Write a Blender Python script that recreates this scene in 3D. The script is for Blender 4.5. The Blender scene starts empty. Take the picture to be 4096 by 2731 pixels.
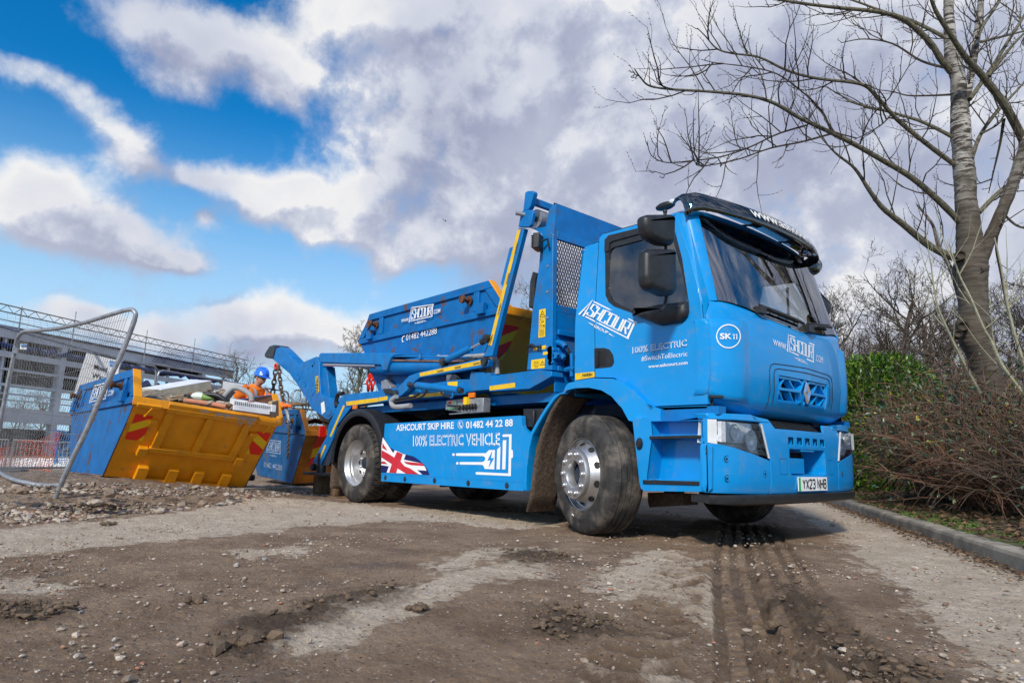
import bpy, bmesh, math, random
from math import sin, cos, pi, radians, sqrt, atan2, exp, hypot
from mathutils import Vector, Matrix, noise, geometry
random.seed(7)
SC = bpy.context.scene
COL = SC.collection
# ------------------------------------------------------------------ camera
FPX = 2656.68; SS = 4096/2352
CAM = Vector((3.8964, -5.5315, .64))
YAW, PITCH, ROLL = 2.4239, .171, .0248
_f = Vector((cos(YAW)*cos(PITCH), sin(YAW)*cos(PITCH), sin(PITCH)))
_r = Vector((sin(YAW), -cos(YAW), 0)); _u = _r.cross(_f)
CR = cos(ROLL)*_r + sin(ROLL)*_u; CU = -sin(ROLL)*_r + cos(ROLL)*_u; CF = _f
cd = bpy.data.cameras.new('camera'); cam = bpy.data.objects.new('camera', cd); COL.objects.link(cam)
cam.matrix_world = Matrix(((CR.x, CU.x, -CF.x, CAM.x), (CR.y, CU.y, -CF.y, CAM.y), (CR.z, CU.z, -CF.z, CAM.z), (0, 0, 0, 1)))
cd.sensor_width = 36; cd.lens = FPX/4096*36; cd.clip_start = .05; cd.clip_end = 3000
SC.camera = cam
SC.view_settings.view_transform = 'Standard'; SC.view_settings.look = 'None'
SC.view_settings.exposure = .35; SC.view_settings.gamma = 1
SC.render.resolution_x = 1024; SC.render.resolution_y = 682
# ------------------------------------------------------------------ sun (light travels towards +x, +y, down)
SUNV = Vector((-.42, .70, -.58)).normalized()
sl = bpy.data.lights.new('sun', 'SUN'); sl.energy = 3.1; sl.angle = radians(7); sl.color = (1, .93, .82)
so = bpy.data.objects.new('sun', sl); COL.objects.link(so)
so.rotation_euler = SUNV.to_track_quat('-Z', 'Y').to_euler()
SUN_EL = math.asin(-SUNV.z); SUN_AZ = atan2(-SUNV.x, -SUNV.y)
# ------------------------------------------------------------------ photo measuring helpers (pixel of the 2352 px wide print -> ray -> point on a real plane)
def ray(q):
    return CR*((q[0]*SS-2048)/FPX) - CU*((q[1]*SS-1365.5)/FPX) + CF
def onY(q, y): d = ray(q); return CAM + d*((y-CAM.y)/d.y)
def onX(q, x): d = ray(q); return CAM + d*((x-CAM.x)/d.x)
def onZ(q, z): d = ray(q); return CAM + d*((z-CAM.z)/d.z)
def atD(q, dep): return CAM + ray(q)*dep
def onP(q, P, n): d = ray(q); return CAM + d*((P-CAM).dot(n)/d.dot(n))
def crop(ox, oy, s): return lambda a, b: ((ox+a/s)/SS, (oy+b/s)/SS)
K1 = crop(2200, 760, 1.96); K2 = crop(2200, 1500, 1.96); K3 = crop(1250, 1300, 1.96); K4 = crop(1400, 740, 1.96)
K5 = crop(0, 1150, 1.7423); K6 = crop(2500, 0, 1.3064); K7 = crop(3000, 1000, 1.2062)
Z1 = crop(2180, 1600, 2.704); Z2 = crop(2700, 1550, 2.614); Z3 = crop(1250, 1600, 3.409); Z4 = crop(1000, 1320, 2.613); Z5 = crop(3050, 1150, 2.6125)
V1 = crop(0, 1180, 2.352); V2 = crop(0, 1500, 2.85); V3 = crop(650, 1380, 3.92); V5 = crop(3300, 1400, 1.7425)
D = lambda a, b: (a, b)
def lerp(a, b, t): return a+(b-a)*t
def interp(x, xs, ys):
    if x <= xs[0]: return ys[0]
    for i in range(1, len(xs)):
        if x <= xs[i]: return lerp(ys[i-1], ys[i], (x-xs[i-1])/(xs[i]-xs[i-1]))
    return ys[-1]
def smooth(a, b, x):
    t = min(1, max(0, (x-a)/(b-a))); return t*t*(3-2*t)
# ------------------------------------------------------------------ node helpers
class NT:
    def __init__(s, nt): s.t = nt; s.n = nt.nodes; s.l = nt.links
    def node(s, typ, **kw):
        n = s.n.new(typ)
        for k, v in kw.items():
            if k[0] == '_': setattr(n, k[1:], v)
        return n
    def link(s, a, b): s.l.new(a, b)
    def put(s, sock, v):
        if hasattr(v, 'is_linked'): s.l.new(v, sock)
        elif v is not None: sock.default_value = v
    def math(s, op, a, b=None, c=None, clamp=False):
        n = s.n.new('ShaderNodeMath'); n.operation = op; n.use_clamp = clamp
        s.put(n.inputs[0], a)
        if b is not None: s.put(n.inputs[1], b)
        if c is not None: s.put(n.inputs[2], c)
        return n.outputs[0]
    def vmath(s, op, a, b=None, out=0, sc=None):
        n = s.n.new('ShaderNodeVectorMath'); n.operation = op
        s.put(n.inputs[0], a)
        if b is not None: s.put(n.inputs[1], b)
        if sc is not None: s.put(n.inputs[3], sc)
        return n.outputs[out]
    def mix(s, f, a, b, typ='RGBA'):
        n = s.n.new('ShaderNodeMix'); n.data_type = typ
        s.put(n.inputs[0], f)
        i = 6 if typ == 'RGBA' else 2
        s.put(n.inputs[i], a); s.put(n.inputs[i+1], b)
        return n.outputs[2 if typ == 'RGBA' else 0]
    def noise(s, vec, scale, detail=4, rough=.55, out=0, dist=0):
        n = s.n.new('ShaderNodeTexNoise')
        if vec is not None: s.l.new(vec, n.inputs['Vector'])
        n.inputs['Scale'].default_value = scale; n.inputs['Detail'].default_value = detail; n.inputs['Roughness'].default_value = rough
        n.inputs['Distortion'].default_value = dist
        return n.outputs[out]
    def ramp(s, f, pts):
        n = s.n.new('ShaderNodeValToRGB'); e = n.color_ramp.elements
        while len(e) < len(pts): e.new(.5)
        for i, (p, c) in enumerate(pts):
            e[i].position = p; e[i].color = (*c, 1) if not isinstance(c, (int, float)) else (c, c, c, 1)
        s.put(n.inputs[0], f); return n.outputs[0]
    def mrange(s, v, a, b, c=0, d=1, smooth_=True):
        n = s.n.new('ShaderNodeMapRange'); n.interpolation_type = 'SMOOTHSTEP' if smooth_ else 'LINEAR'
        s.put(n.inputs[0], v)
        for i, x in enumerate((a, b, c, d)): n.inputs[1+i].default_value = x
        return n.outputs[0]
# ------------------------------------------------------------------ world: daylight sky with broken cloud
W = bpy.data.worlds.new('World'); SC.world = W; W.use_nodes = True
wt = NT(W.node_tree); W.node_tree.nodes.clear()
sky = wt.n.new('ShaderNodeTexSky'); sky.sky_type = 'NISHITA'; sky.sun_disc = False
sky.sun_elevation = SUN_EL; sky.sun_rotation = SUN_AZ; sky.air_density = 1.0; sky.dust_density = .4; sky.ozone_density = 2.2
tc = wt.n.new('ShaderNodeTexCoord'); dirv = tc.outputs['Generated']
# each cloud bank: centre direction, half sizes (tangent units), strength
BANKS = [((1170, 230), 350, 270, 1.25), ((1600, 320), 620, 420, 1.3), ((2250, 350), 560, 560, 1.3), ((1780, 700), 480, 240, .95), ((2300, 900), 900, 200, .6), ((800, 20), 170, 60, .62), ((430, 45), 190, 62, .92), ((395, 165), 85, 55, .75),
         ((70, 150), 115, 40, .76), ((195, 245), 110, 50, .74), ((275, 325), 60, 50, .8), ((60, 440), 140, 105, 1.25), ((225, 530), 190, 66, 1.2), ((400, 585), 90, 24, .9), ((440, 395), 115, 38, .9), ((460, 497), 36, 22, .75),
         ((660, 445), 115, 56, 1.15), ((740, 505), 180, 50, 1.0), ((900, 480), 170, 110, .95), ((980, 560), 150, 36, .65), ((890, 615), 40, 42, .6), ((640, 190), 90, 52, .62), ((610, 722), 190, 58, 1.15), ((180, 725), 160, 34, .7), ((840, 765), 110, 40, .65), ((400, 795), 420, 55, .7)]
grp = bpy.data.node_groups.new('cloud_cover', 'ShaderNodeTree')
grp.interface.new_socket('Vector', in_out='INPUT', socket_type='NodeSocketVector')
grp.interface.new_socket('Value', in_out='OUTPUT', socket_type='NodeSocketFloat')
g = NT(grp); gi = g.n.new('NodeGroupInput'); go = g.n.new('NodeGroupOutput')
v0 = gi.outputs[0]
nv = g.noise(v0, 2.2, 3, .5, out=1); nv = g.vmath('SUBTRACT', nv, (.5, .5, .5)); nv = g.vmath('SCALE', nv, sc=.09)
nv2 = g.noise(v0, 9, 4, .6, out=1); nv2 = g.vmath('SUBTRACT', nv2, (.5, .5, .5)); nv2 = g.vmath('SCALE', nv2, sc=.05)
vd = g.vmath('NORMALIZE', g.vmath('ADD', g.vmath('ADD', v0, nv), nv2))
acc = None
for (q, hw, hh, st) in BANKS:
    c = ray(q).normalized(); rt = c.cross(Vector((0, 0, 1))).normalized(); up = rt.cross(c)
    a = rt/(hw/1525*c.dot(CF)); b = up/(hh/1525*c.dot(CF))
    uu = g.vmath('DOT_PRODUCT', vd, tuple(a), out=1); vv = g.vmath('DOT_PRODUCT', vd, tuple(b), out=1)
    r2 = g.math('ADD', g.math('MULTIPLY', uu, uu), g.math('MULTIPLY', vv, vv))
    ex = g.math('POWER', 2.718, g.math('MULTIPLY', r2, -1.0))
    front = g.math('GREATER_THAN', g.vmath('DOT_PRODUCT', vd, tuple(c), out=1), 0)
    ex = g.math('MULTIPLY', g.math('MULTIPLY', ex, front), st)
    acc = ex if acc is None else g.math('ADD', acc, ex)
acc = g.math('MINIMUM', acc, 1.25)
# scattered cloud over the rest of the sky, out of the picture
outv = g.mrange(g.vmath('DOT_PRODUCT', vd, tuple(CF), out=1), .72, .45)
acc = g.math('ADD', acc, g.math('MULTIPLY', outv, .62))
f1 = g.noise(v0, 5.0, 10, .6, dist=.2); f2 = g.noise(v0, 17, 7, .6)
fb = g.math('ADD', g.math('MULTIPLY', g.math('SUBTRACT', f1, .5), 2.1), g.math('MULTIPLY', g.math('SUBTRACT', f2, .5), 1.0))
den = g.math('ADD', g.math('SUBTRACT', acc, .55), fb)
g.link(den, go.inputs[0])
def cg(vec):
    n = wt.n.new('ShaderNodeGroup'); n.node_tree = grp; wt.put(n.inputs[0], vec); return n.outputs[0]
d0 = cg(dirv)
upv = (CU*.045 - CR*.03)
d1 = cg(wt.vmath('ADD', dirv, tuple(upv)))
cover = wt.mrange(d0, -.26, .52)
lit = wt.mrange(wt.math('SUBTRACT', d0, d1), -.25, .38)
thick = wt.mrange(d0, .15, 1.2)
big = wt.noise(dirv, 3.1, 4, .5)
shade = wt.math('ADD', wt.math('MULTIPLY', lit, .62), wt.math('MULTIPLY', wt.mrange(big, .33, .68), .55), clamp=True)
shade = wt.math('SUBTRACT', shade, wt.math('MULTIPLY', thick, .18), clamp=True)
ccol = wt.ramp(shade, [(0, (3.6, 3.9, 5.4)), (.38, (5.0, 5.4, 6.8)), (.75, (7.0, 7.3, 8.3)), (1, (9.7, 9.6, 9.5))])
bright = wt.mrange(wt.vmath('DOT_PRODUCT', dirv, tuple(CF), out=1), .55, .1, 1.0, 1.25)
ccol = wt.vmath('SCALE', ccol, sc=bright)
# deepen the blue overhead as in the photograph
sep = wt.n.new('ShaderNodeSeparateXYZ'); wt.link(dirv, sep.inputs[0])
el = wt.mrange(sep.outputs[2], 0, .75)
tint = wt.ramp(el, [(0, (.62, .95, 1.45)), (.35, (.12, 1.15, 1.75)), (1, (.0, 1.05, 1.75))])
skyc = wt.mix(1.0, (0, 0, 0, 1), sky.outputs[0]); 
mul = wt.n.new('ShaderNodeMix'); mul.data_type = 'RGBA'; mul.blend_type = 'MULTIPLY'; mul.inputs[0].default_value = 1
wt.link(sky.outputs[0], mul.inputs[6]); wt.link(tint, mul.inputs[7])
lowband = wt.mrange(sep.outputs[2], .46, .08)
skyb = wt.mix(wt.math('MULTIPLY', lowband, .93), mul.outputs[2], (5.4, 8.2, 10.4, 1))
fin = wt.mix(cover, skyb, ccol)
bg = wt.n.new('ShaderNodeBackground'); bg.inputs[1].default_value = .075
wo = wt.n.new('ShaderNodeOutputWorld'); wt.link(fin, bg.inputs[0]); wt.link(bg.outputs[0], wo.inputs[0])
# ------------------------------------------------------------------ materials
def pmat(name, col, rough=.5, metal=0, coat=0, spec=.5, var=.12, vscale=6, bump=0, bscale=60, dirt=0, dcol=(.16, .12, .085), dscale=3, dlo=.52, dhi=.72, trans=0, ior=1.45, alpha=1, speck=0, scol=(.6, .52, .42), sscale=38):
    m = bpy.data.materials.new(name); m.use_nodes = True
    t = NT(m.node_tree); b = m.node_tree.nodes['Principled BSDF']
    co = t.n.new('ShaderNodeTexCoord').outputs['Object']
    c = (*col, 1)
    if var:
        nz = t.noise(co, vscale, 5, .6)
        dark = tuple(x*(1-var) for x in col); lite = tuple(min(1, x*(1+var)) for x in col)
        c = t.mix(t.mrange(nz, .3, .7), (*dark, 1), (*lite, 1))
    r = rough
    if dirt:
        dn = t.noise(co, dscale, 9, .68); dm = t.math('MULTIPLY', t.mrange(dn, dlo, dhi), dirt)
        c = t.mix(dm, c, (*dcol, 1)); r = t.mix(dm, rough, .85, 'FLOAT')
    if speck: c = t.mix(t.math('MULTIPLY', t.mrange(t.noise(co, sscale, 3, .5), .70, .73), t.mrange(t.noise(co, 2.2, 4, .6), .5, .6)), c, (*scol, 1))
    t.put(b.inputs['Base Color'], c); t.put(b.inputs['Roughness'], r)
    b.inputs['Metallic'].default_value = metal; b.inputs['Coat Weight'].default_value = coat; b.inputs['Coat Roughness'].default_value = .04
    b.inputs['Specular IOR Level'].default_value = spec; b.inputs['IOR'].default_value = ior
    b.inputs['Transmission Weight'].default_value = trans; b.inputs['Alpha'].default_value = alpha
    if bump:
        bn = t.n.new('ShaderNodeBump'); bn.inputs['Strength'].default_value = bump; bn.inputs['Distance'].default_value = .01
        t.link(t.noise(co, bscale, 6, .65), bn.inputs['Height']); t.link(bn.outputs[0], b.inputs['Normal'])
    return m
BLUE = (.001, .255, .64)
M = {}
M['paint'] = pmat('glossy_blue_paint', BLUE, .28, coat=.35, spec=.35, var=.05, vscale=2, dirt=.34, dscale=10, dlo=.50, dhi=.76, dcol=(.19, .21, .22))
M['frame_paint'] = pmat('worn_blue_paint', (.001, .160, .46), .40, coat=.05, spec=.35, var=.12, vscale=7, dirt=.6, dscale=5, dlo=.50, dhi=.70, dcol=(.07, .10, .14), bump=.08)
M['skip_blue'] = pmat('scuffed_skip_blue', (.001, .125, .38), .48, spec=.3, var=.15, vscale=5, dirt=.85, dscale=3.4, dlo=.565, dhi=.61, dcol=(.11, .06, .035), bump=.08, bscale=18)
M['skip_blue_old'] = pmat('old_skip_blue', (.008, .095, .26), .6, spec=.3, var=.25, vscale=4, dirt=.8, dscale=4, dlo=.5, dhi=.66, dcol=(.10, .08, .07), bump=.3, bscale=30)
M['skip_orange'] = pmat('skip_orange_paint', (.80, .31, .006), .42, var=.10, vscale=4, dirt=.65, dscale=4.5, dlo=.57, dhi=.72, dcol=(.22, .13, .07), bump=.12, bscale=25, speck=1)
M['skip_orange_dirty'] = pmat('dirty_skip_orange', (.42, .15, .012), .5, var=.25, vscale=3, dirt=.6, dscale=7, dlo=.5, dhi=.75, dcol=(.12, .06, .03), bump=.2, bscale=25)
M['scraped'] = pmat('scraped_bare_metal', (.42, .36, .31), .6, var=.2)
M['rust'] = pmat('rusty_steel', (.14, .06, .03), .75, metal=.3, var=.5, vscale=25, bump=.5, bscale=80)
M['yellow_tape'] = pmat('yellow_reflective_tape', (.75, .47, .01), .35, var=.12, vscale=12, dirt=.5, dscale=10, dlo=.55, dhi=.75, dcol=(.2, .16, .08))
M['yellow'] = pmat('yellow_label', (.85, .55, .01), .4, var=.03)
M['red'] = pmat('red_reflective', (.80, .03, .012), .35, var=.05)
M['white'] = pmat('white_vinyl', (.80, .81, .83), .4, var=.03)
M['black'] = pmat('black_plastic', (.018, .019, .022), .42, var=.25, vscale=20, bump=.12, bscale=220)
M['blackmat'] = pmat('matt_black', (.012, .012, .013), .7, var=.3)
M['dark'] = pmat('dark_underbody', (.012, .03, .07), .65, var=.6, vscale=5, dirt=.7, dscale=5, dlo=.4, dhi=.6, dcol=(.03, .026, .022))
M['ink'] = pmat('black_ink', (.012, .012, .014), .45, var=0)
M['navy'] = pmat('flag_navy', (.010, .018, .12), .4, var=.1)
M['flagred'] = pmat('flag_red', (.55, .03, .05), .4, var=.15)
M['tyre'] = pmat('tyre_rubber', (.033, .031, .030), .75, var=.35, vscale=9, dirt=.9, dscale=5, dlo=.45, dhi=.68, dcol=(.16, .135, .11), bump=.35, bscale=90)
M['wall'] = pmat('tyre_sidewall', (.026, .026, .028), .6, var=.3, vscale=6, dirt=.55, dscale=6, dlo=.46, dhi=.72, dcol=(.13, .12, .11), bump=.15, bscale=60)
M['alu'] = pmat('polished_alloy', (.55, .55, .56), .36, metal=.85, var=.08, dirt=.25, dscale=7, dcol=(.3, .27, .24))
M['steel'] = pmat('galvanised_steel', (.33, .345, .37), .5, metal=.55, var=.22, vscale=18, bump=.15, bscale=70)
M['chrome'] = pmat('chrome_rod', (.8, .8, .82), .12, metal=1, var=0)
M['copper'] = pmat('greasy_rod', (.45, .27, .2), .3, metal=.8, var=.3)
M['grease'] = pmat('greasy_steel', (.05, .055, .06), .4, metal=.5, var=.4, vscale=14, bump=.3)
M['mud'] = pmat('caked_mud', (.10, .07, .05), .95, var=.4, vscale=30, bump=1, bscale=45)
M['amber'] = pmat('amber_lens', (.75, .17, .01), .2, var=.05)
M['redlens'] = pmat('red_lens', (.6, .015, .01), .2, var=.05)
M['green'] = pmat('green_plate_band', (.02, .42, .12), .4, var=0)
M['grey'] = pmat('grey_plastic', (.33, .34, .35), .55, var=.1)
M['cloth'] = pmat('seat_fabric', (.035, .035, .042), .9, var=.3)
M['cabin'] = pmat('cabin_trim', (.24, .25, .26), .8, var=.2)
M['lamp_inner'] = pmat('lamp_reflector', (.78, .79, .82), .22, metal=.35, var=.15, vscale=30)
M['lens_white'] = pmat('ribbed_white_lens', (.62, .64, .66), .25, var=.1)
M['concrete'] = pmat('kerb_concrete', (.30, .26, .205), .9, var=.3, vscale=5, dirt=.7, dscale=6, dlo=.5, dhi=.7, dcol=(.10, .085, .065), bump=.6, bscale=80)
M['bird'] = pmat('dark_feathers', (.03, .03, .03), .8)
def glass(name, col=(.9, .95, .97), rough=.0, tint=.35):
    m = bpy.data.materials.new(name); m.use_nodes = True; t = NT(m.node_tree); m.node_tree.nodes.clear()
    gl = t.n.new('ShaderNodeBsdfGlossy'); gl.inputs['Roughness'].default_value = rough; gl.inputs['Color'].default_value = (1, 1, 1, 1)
    tr = t.n.new('ShaderNodeBsdfTransparent'); tr.inputs['Color'].default_value = (*[c*tint**.5 for c in col], 1)
    fr = t.n.new('ShaderNodeFresnel'); fr.inputs['IOR'].default_value = 2.1
    mx = t.n.new('ShaderNodeMixShader'); t.link(fr.outputs[0], mx.inputs[0]); t.link(tr.outputs[0], mx.inputs[1]); t.link(gl.outputs[0], mx.inputs[2])
    o = t.n.new('ShaderNodeOutputMaterial'); t.link(mx.outputs[0], o.inputs[0]); return m
M['glass'] = glass('window_glass', tint=.55)
M['screen'] = glass('windscreen_glass', tint=.8)
M['screen'].node_tree.nodes['Fresnel'].inputs['IOR'].default_value = 3.4
M['smoke'] = glass('smoked_acrylic', (.72, .70, .72), .03, .7)
M['lens'] = glass('clear_lens', tint=.9)
M['lens'].node_tree.nodes['Fresnel'].inputs['IOR'].default_value = 1.45
def holes_mat(name, col, cell, hole, metal=0):
    m = bpy.data.materials.new(name); m.use_nodes = True; t = NT(m.node_tree); b = m.node_tree.nodes['Principled BSDF']
    b.inputs['Base Color'].default_value = (*col, 1); b.inputs['Roughness'].default_value = .5; b.inputs['Metallic'].default_value = metal
    return m
# ------------------------------------------------------------------ mesh helpers
class MB:
    def __init__(s): s.v = []; s.f = []; s.m = []
    def add(s, vs, fs, mi=0):
        o = len(s.v); s.v += [Vector(v) for v in vs]
        for f in fs: s.f.append([o+i for i in f]); s.m.append(mi)
        return s
    def box(s, c, size, R=None, mi=0):
        c = Vector(c); x, y, z = (a/2 for a in size)
        vs = [Vector((i*x, j*y, k*z)) for i in (-1, 1) for j in (-1, 1) for k in (-1, 1)]
        if R is not None: vs = [R @ v for v in vs]
        return s.add([c+v for v in vs], [(0, 1, 3, 2), (4, 6, 7, 5), (0, 4, 5, 1), (2, 3, 7, 6), (0, 2, 6, 4), (1, 5, 7, 3)], mi)
    def bb(s, x0, x1, y0, y1, z0, z1, mi=0): return s.box(((x0+x1)/2, (y0+y1)/2, (z0+z1)/2), (abs(x1-x0), abs(y1-y0), abs(z1-z0)), None, mi)
    def beam(s, a, b, w, h, up=(0, 0, 1), mi=0):
        a = Vector(a); b = Vector(b); d = (b-a); L = d.length; d.normalize(); up = Vector(up)
        sd = d.cross(up)
        if sd.length < 1e-4: sd = d.cross(Vector((1, 0, 0)))
        sd.normalize(); u = sd.cross(d)
        return s.box((a+b)/2, (L, w, h), Matrix((d, sd, u)).transposed(), mi)
    def prism(s, pts, vec, mi=0):
        n = len(pts); vec = Vector(vec); pts = [Vector(p) for p in pts]
        tess = geometry.tessellate_polygon([pts]); vs = pts+[p+vec for p in pts]
        fs = [tuple(t) for t in tess]+[tuple(n+i for i in reversed(t)) for t in tess]
        fs += [(i, (i+1) % n, n+(i+1) % n, n+i) for i in range(n)]
        return s.add(vs, fs, mi)
    def ngonprism(s, pts, vec, mi=0):   # keeps caps as n-gons (for bevelling)
        n = len(pts); vec = Vector(vec); pts = [Vector(p) for p in pts]
        return s.add(pts+[p+vec for p in pts], [tuple(range(n)), tuple(range(2*n-1, n-1, -1))]+[(i, n+i, n+(i+1) % n, (i+1) % n) for i in range(n)], mi)
    def tube(s, path, r, n=8, caps=True, mi=0, closed=False):
        path = [Vector(p) for p in path]; k = len(path)
        rs = r if isinstance(r, (list, tuple)) else [r]*k
        t0 = (path[1]-path[0]).normalized(); ref = Vector((0, 0, 1)) if abs(t0.z) < .9 else Vector((1, 0, 0))
        nx = t0.cross(ref).normalized(); vs = []
        for i, p in enumerate(path):
            if closed: t = path[(i+1) % k]-path[i-1]
            else: t = (path[min(i+1, k-1)]-path[max(i-1, 0)])
            if t.length < 1e-9: t = t0
            t = t.normalized(); nx = (nx-t*nx.dot(t))
            nx = nx.normalized() if nx.length > 1e-6 else t.orthogonal().normalized()
            ny = t.cross(nx)
            for j in range(n):
                a = 2*pi*j/n; vs.append(p+(nx*cos(a)+ny*sin(a))*rs[i])
        fs = []
        for i in range(k if closed else k-1):
            i2 = (i+1) % k
            for j in range(n): fs.append((i*n+j, i*n+(j+1) % n, i2*n+(j+1) % n, i2*n+j))
        if caps and not closed: fs += [tuple(range(n-1, -1, -1)), tuple((k-1)*n+j for j in range(n))]
        return s.add(vs, fs, mi)
    def cyl(s, a, b, r, n=20, mi=0, r2=None): return s.tube([a, b], [r, r2 if r2 is not None else r], n, True, mi)
    def lathe(s, prof, c, axis, n=48, mi=0, closed=False):   # prof: (radius, height along axis)
        c = Vector(c); ax = Vector(axis).normalized(); x = ax.orthogonal().normalized(); y = ax.cross(x)
        k = len(prof); vs = []
        for (r, h) in prof:
            for j in range(n): a = 2*pi*j/n; vs.append(c+ax*h+(x*cos(a)+y*sin(a))*r)
        fs = []
        for i in range(k if closed else k-1):
            i2 = (i+1) % k
            for j in range(n): fs.append((i*n+j, i*n+(j+1) % n, i2*n+(j+1) % n, i2*n+j))
        return s.add(vs, fs, mi)
    def sphere(s, c, r, nu=12, nv=8, sc=(1, 1, 1), mi=0):
        c = Vector(c); vs = [c+Vector((0, 0, r*sc[2]))]
        for i in range(1, nv):
            for j in range(nu):
                t = pi*i/nv; a = 2*pi*j/nu; vs.append(c+Vector((r*sc[0]*sin(t)*cos(a), r*sc[1]*sin(t)*sin(a), r*sc[2]*cos(t))))
        vs.append(c-Vector((0, 0, r*sc[2]))); fs = [(0, 1+j, 1+(j+1) % nu) for j in range(nu)]
        for i in range(nv-2):
            for j in range(nu): a = 1+i*nu+j; b = 1+i*nu+(j+1) % nu; fs.append((a, a+nu, b+nu, b))
        L = len(vs)-1; o = 1+(nv-2)*nu; fs += [(L, o+(j+1) % nu, o+j) for j in range(nu)]
        return s.add(vs, fs, mi)
    def islands(s):
        par = list(range(len(s.v)))
        def fd(i):
            while par[i] != i: par[i] = par[par[i]]; i = par[i]
            return i
        for f in s.f:
            a = fd(f[0])
            for i in f[1:]: par[fd(i)] = a
        out = {}
        for f, m in zip(s.f, s.m): out.setdefault(fd(f[0]), []).append((f, m))
        res = []
        for fl in out.values():
            ids = sorted({i for f, _ in fl for i in f}); mp = {o: n for n, o in enumerate(ids)}; q = MB(); q.v = [s.v[i] for i in ids]; q.f = [[mp[i] for i in f] for f, _ in fl]; q.m = [m for _, m in fl]; res.append(q)
        return res
    def each(s, *a, **k): return [q.build(*a, **k) for q in s.islands()]
    def xf(s, Mx): s.v = [Mx @ v for v in s.v]; return s
    def build(s, name, mats, parent=None, smooth=False, bevel=0, seg=2, local=False, fix=True, ang=35):
        me = bpy.data.meshes.new(name)
        off = Vector((0, 0, 0))
        if parent is not None and not local:
            p = parent
            while p is not None: off += Vector(p.location); p = p.parent
        me.from_pydata([v-off for v in s.v], [], s.f)
        if not isinstance(mats, (list, tuple)): mats = [mats]
        for m in mats: me.materials.append(m)
        me.polygons.foreach_set('material_index', s.m)
        if fix:
            bm = bmesh.new(); bm.from_mesh(me)
            if bevel: bmesh.ops.remove_doubles(bm, verts=bm.verts, dist=1e-5)
            bmesh.ops.recalc_face_normals(bm, faces=bm.faces); bm.to_mesh(me); bm.free()
        me.update()
        if smooth or bevel:
            me.polygons.foreach_set('use_smooth', [True]*len(me.polygons))
            if hasattr(me, 'set_sharp_from_angle'): me.set_sharp_from_angle(angle=radians(ang))
        o = bpy.data.objects.new(name, me); COL.objects.link(o)
        if parent is not None: o.parent = parent
        if bevel:
            bv = o.modifiers.new('bevel', 'BEVEL'); bv.width = bevel; bv.segments = seg; bv.limit_method = 'ANGLE'; bv.angle_limit = radians(30)
            bv.harden_normals = False
        return o
def tag(o, label=None, cat=None, group=None, kind=None):
    if label: o['label'] = label
    if cat: o['category'] = cat
    if group: o['group'] = group
    if kind: o['kind'] = kind
    return o
def empty(name, loc=(0, 0, 0), rot=None):
    o = bpy.data.objects.new(name, None); COL.objects.link(o); o.location = loc; o.empty_display_size = .2
    if rot is not None: o.rotation_euler = rot
    return o
def inpoly(x, y, P):
    c = False; n = len(P); j = n-1
    for i in range(n):
        xi, yi = P[i]; xj, yj = P[j]
        if (yi > y) != (yj > y) and x < (xj-xi)*(y-yi)/(yj-yi)+xi: c = not c
        j = i
    return c
def dens(P, step):
    o = []
    for i in range(len(P)):
        a = Vector(P[i]); b = Vector(P[(i+1) % len(P)]); k = max(1, int((b-a).length/step))
        for j in range(k): o.append(a+(b-a)*(j/k))
    return o
def rnd_poly(P, r, seg=4):   # round the corners of a 2D polygon; r may be a list
    o = []; n = len(P)
    for i in range(n):
        p = Vector(P[i]); a = Vector(P[i-1])-p; b = Vector(P[(i+1) % n])-p; rr = r[i] if isinstance(r, (list, tuple)) else r
        rr = min(rr, a.length*.45, b.length*.45)
        if rr < 1e-5: o.append(p); continue
        A = p+a.normalized()*rr; B = p+b.normalized()*rr
        for k in range(seg+1):
            t = k/seg; o.append(A*(1-t)**2+p*2*t*(1-t)+B*t*t)
    return o
def sheet(outline, holes, warp, mb=None, step=.12, thick=0, tvec=None, mi=0, grid=True):
    """flat 2D region with holes -> warped 3D sheet (optionally with an edge wall towards tvec*thick)"""
    loops = [dens(outline, step)]+[dens(h, step) for h in holes]
    vs = []; es = []
    for L in loops:
        o = len(vs); n = len(L); vs += [Vector((p[0], p[1])) for p in L]; es += [(o+i, o+(i+1) % n) for i in range(n)]
    nb = len(vs)
    if grid:
        xs = [p[0] for p in loops[0]]; ys = [p[1] for p in loops[0]]
        x = min(xs)+step/2
        while x < max(xs):
            y = min(ys)+step/2
            while y < max(ys):
                if inpoly(x, y, loops[0]) and not any(inpoly(x, y, h) for h in loops[1:]):
                    if min((Vector((x, y))-q).length_squared for q in vs[:nb]) > (step*.35)**2: vs.append(Vector((x, y)))
                y += step
            x += step
    r = geometry.delaunay_2d_cdt(vs, es, [], 0, 1e-6)
    V, F = r[0], r[2]; keep = []
    for f in F:
        cx = sum(V[i].x for i in f)/len(f); cy = sum(V[i].y for i in f)/len(f)
        if inpoly(cx, cy, loops[0]) and not any(inpoly(cx, cy, h) for h in loops[1:]): keep.append(tuple(f))
    P = [warp(v.x, v.y) for v in V]
    mb = mb or MB()
    o = len(mb.v)
    mb.add(P, keep, mi)
    if thick:
        T = Vector(tvec)*thick
        Q = [p+T for p in P]; mb.add(Q, [tuple(reversed(f)) for f in keep], mi)
        cnt = {}
        for f in keep:
            for a, b in zip(f, f[1:]+f[:1]): cnt[(a, b)] = 1
        k = len(P)
        for (a, b) in list(cnt):
            if (b, a) not in cnt: mb.f.append([o+b, o+a, o+k+a, o+k+b]); mb.m.append(mi)
    return mb
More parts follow.
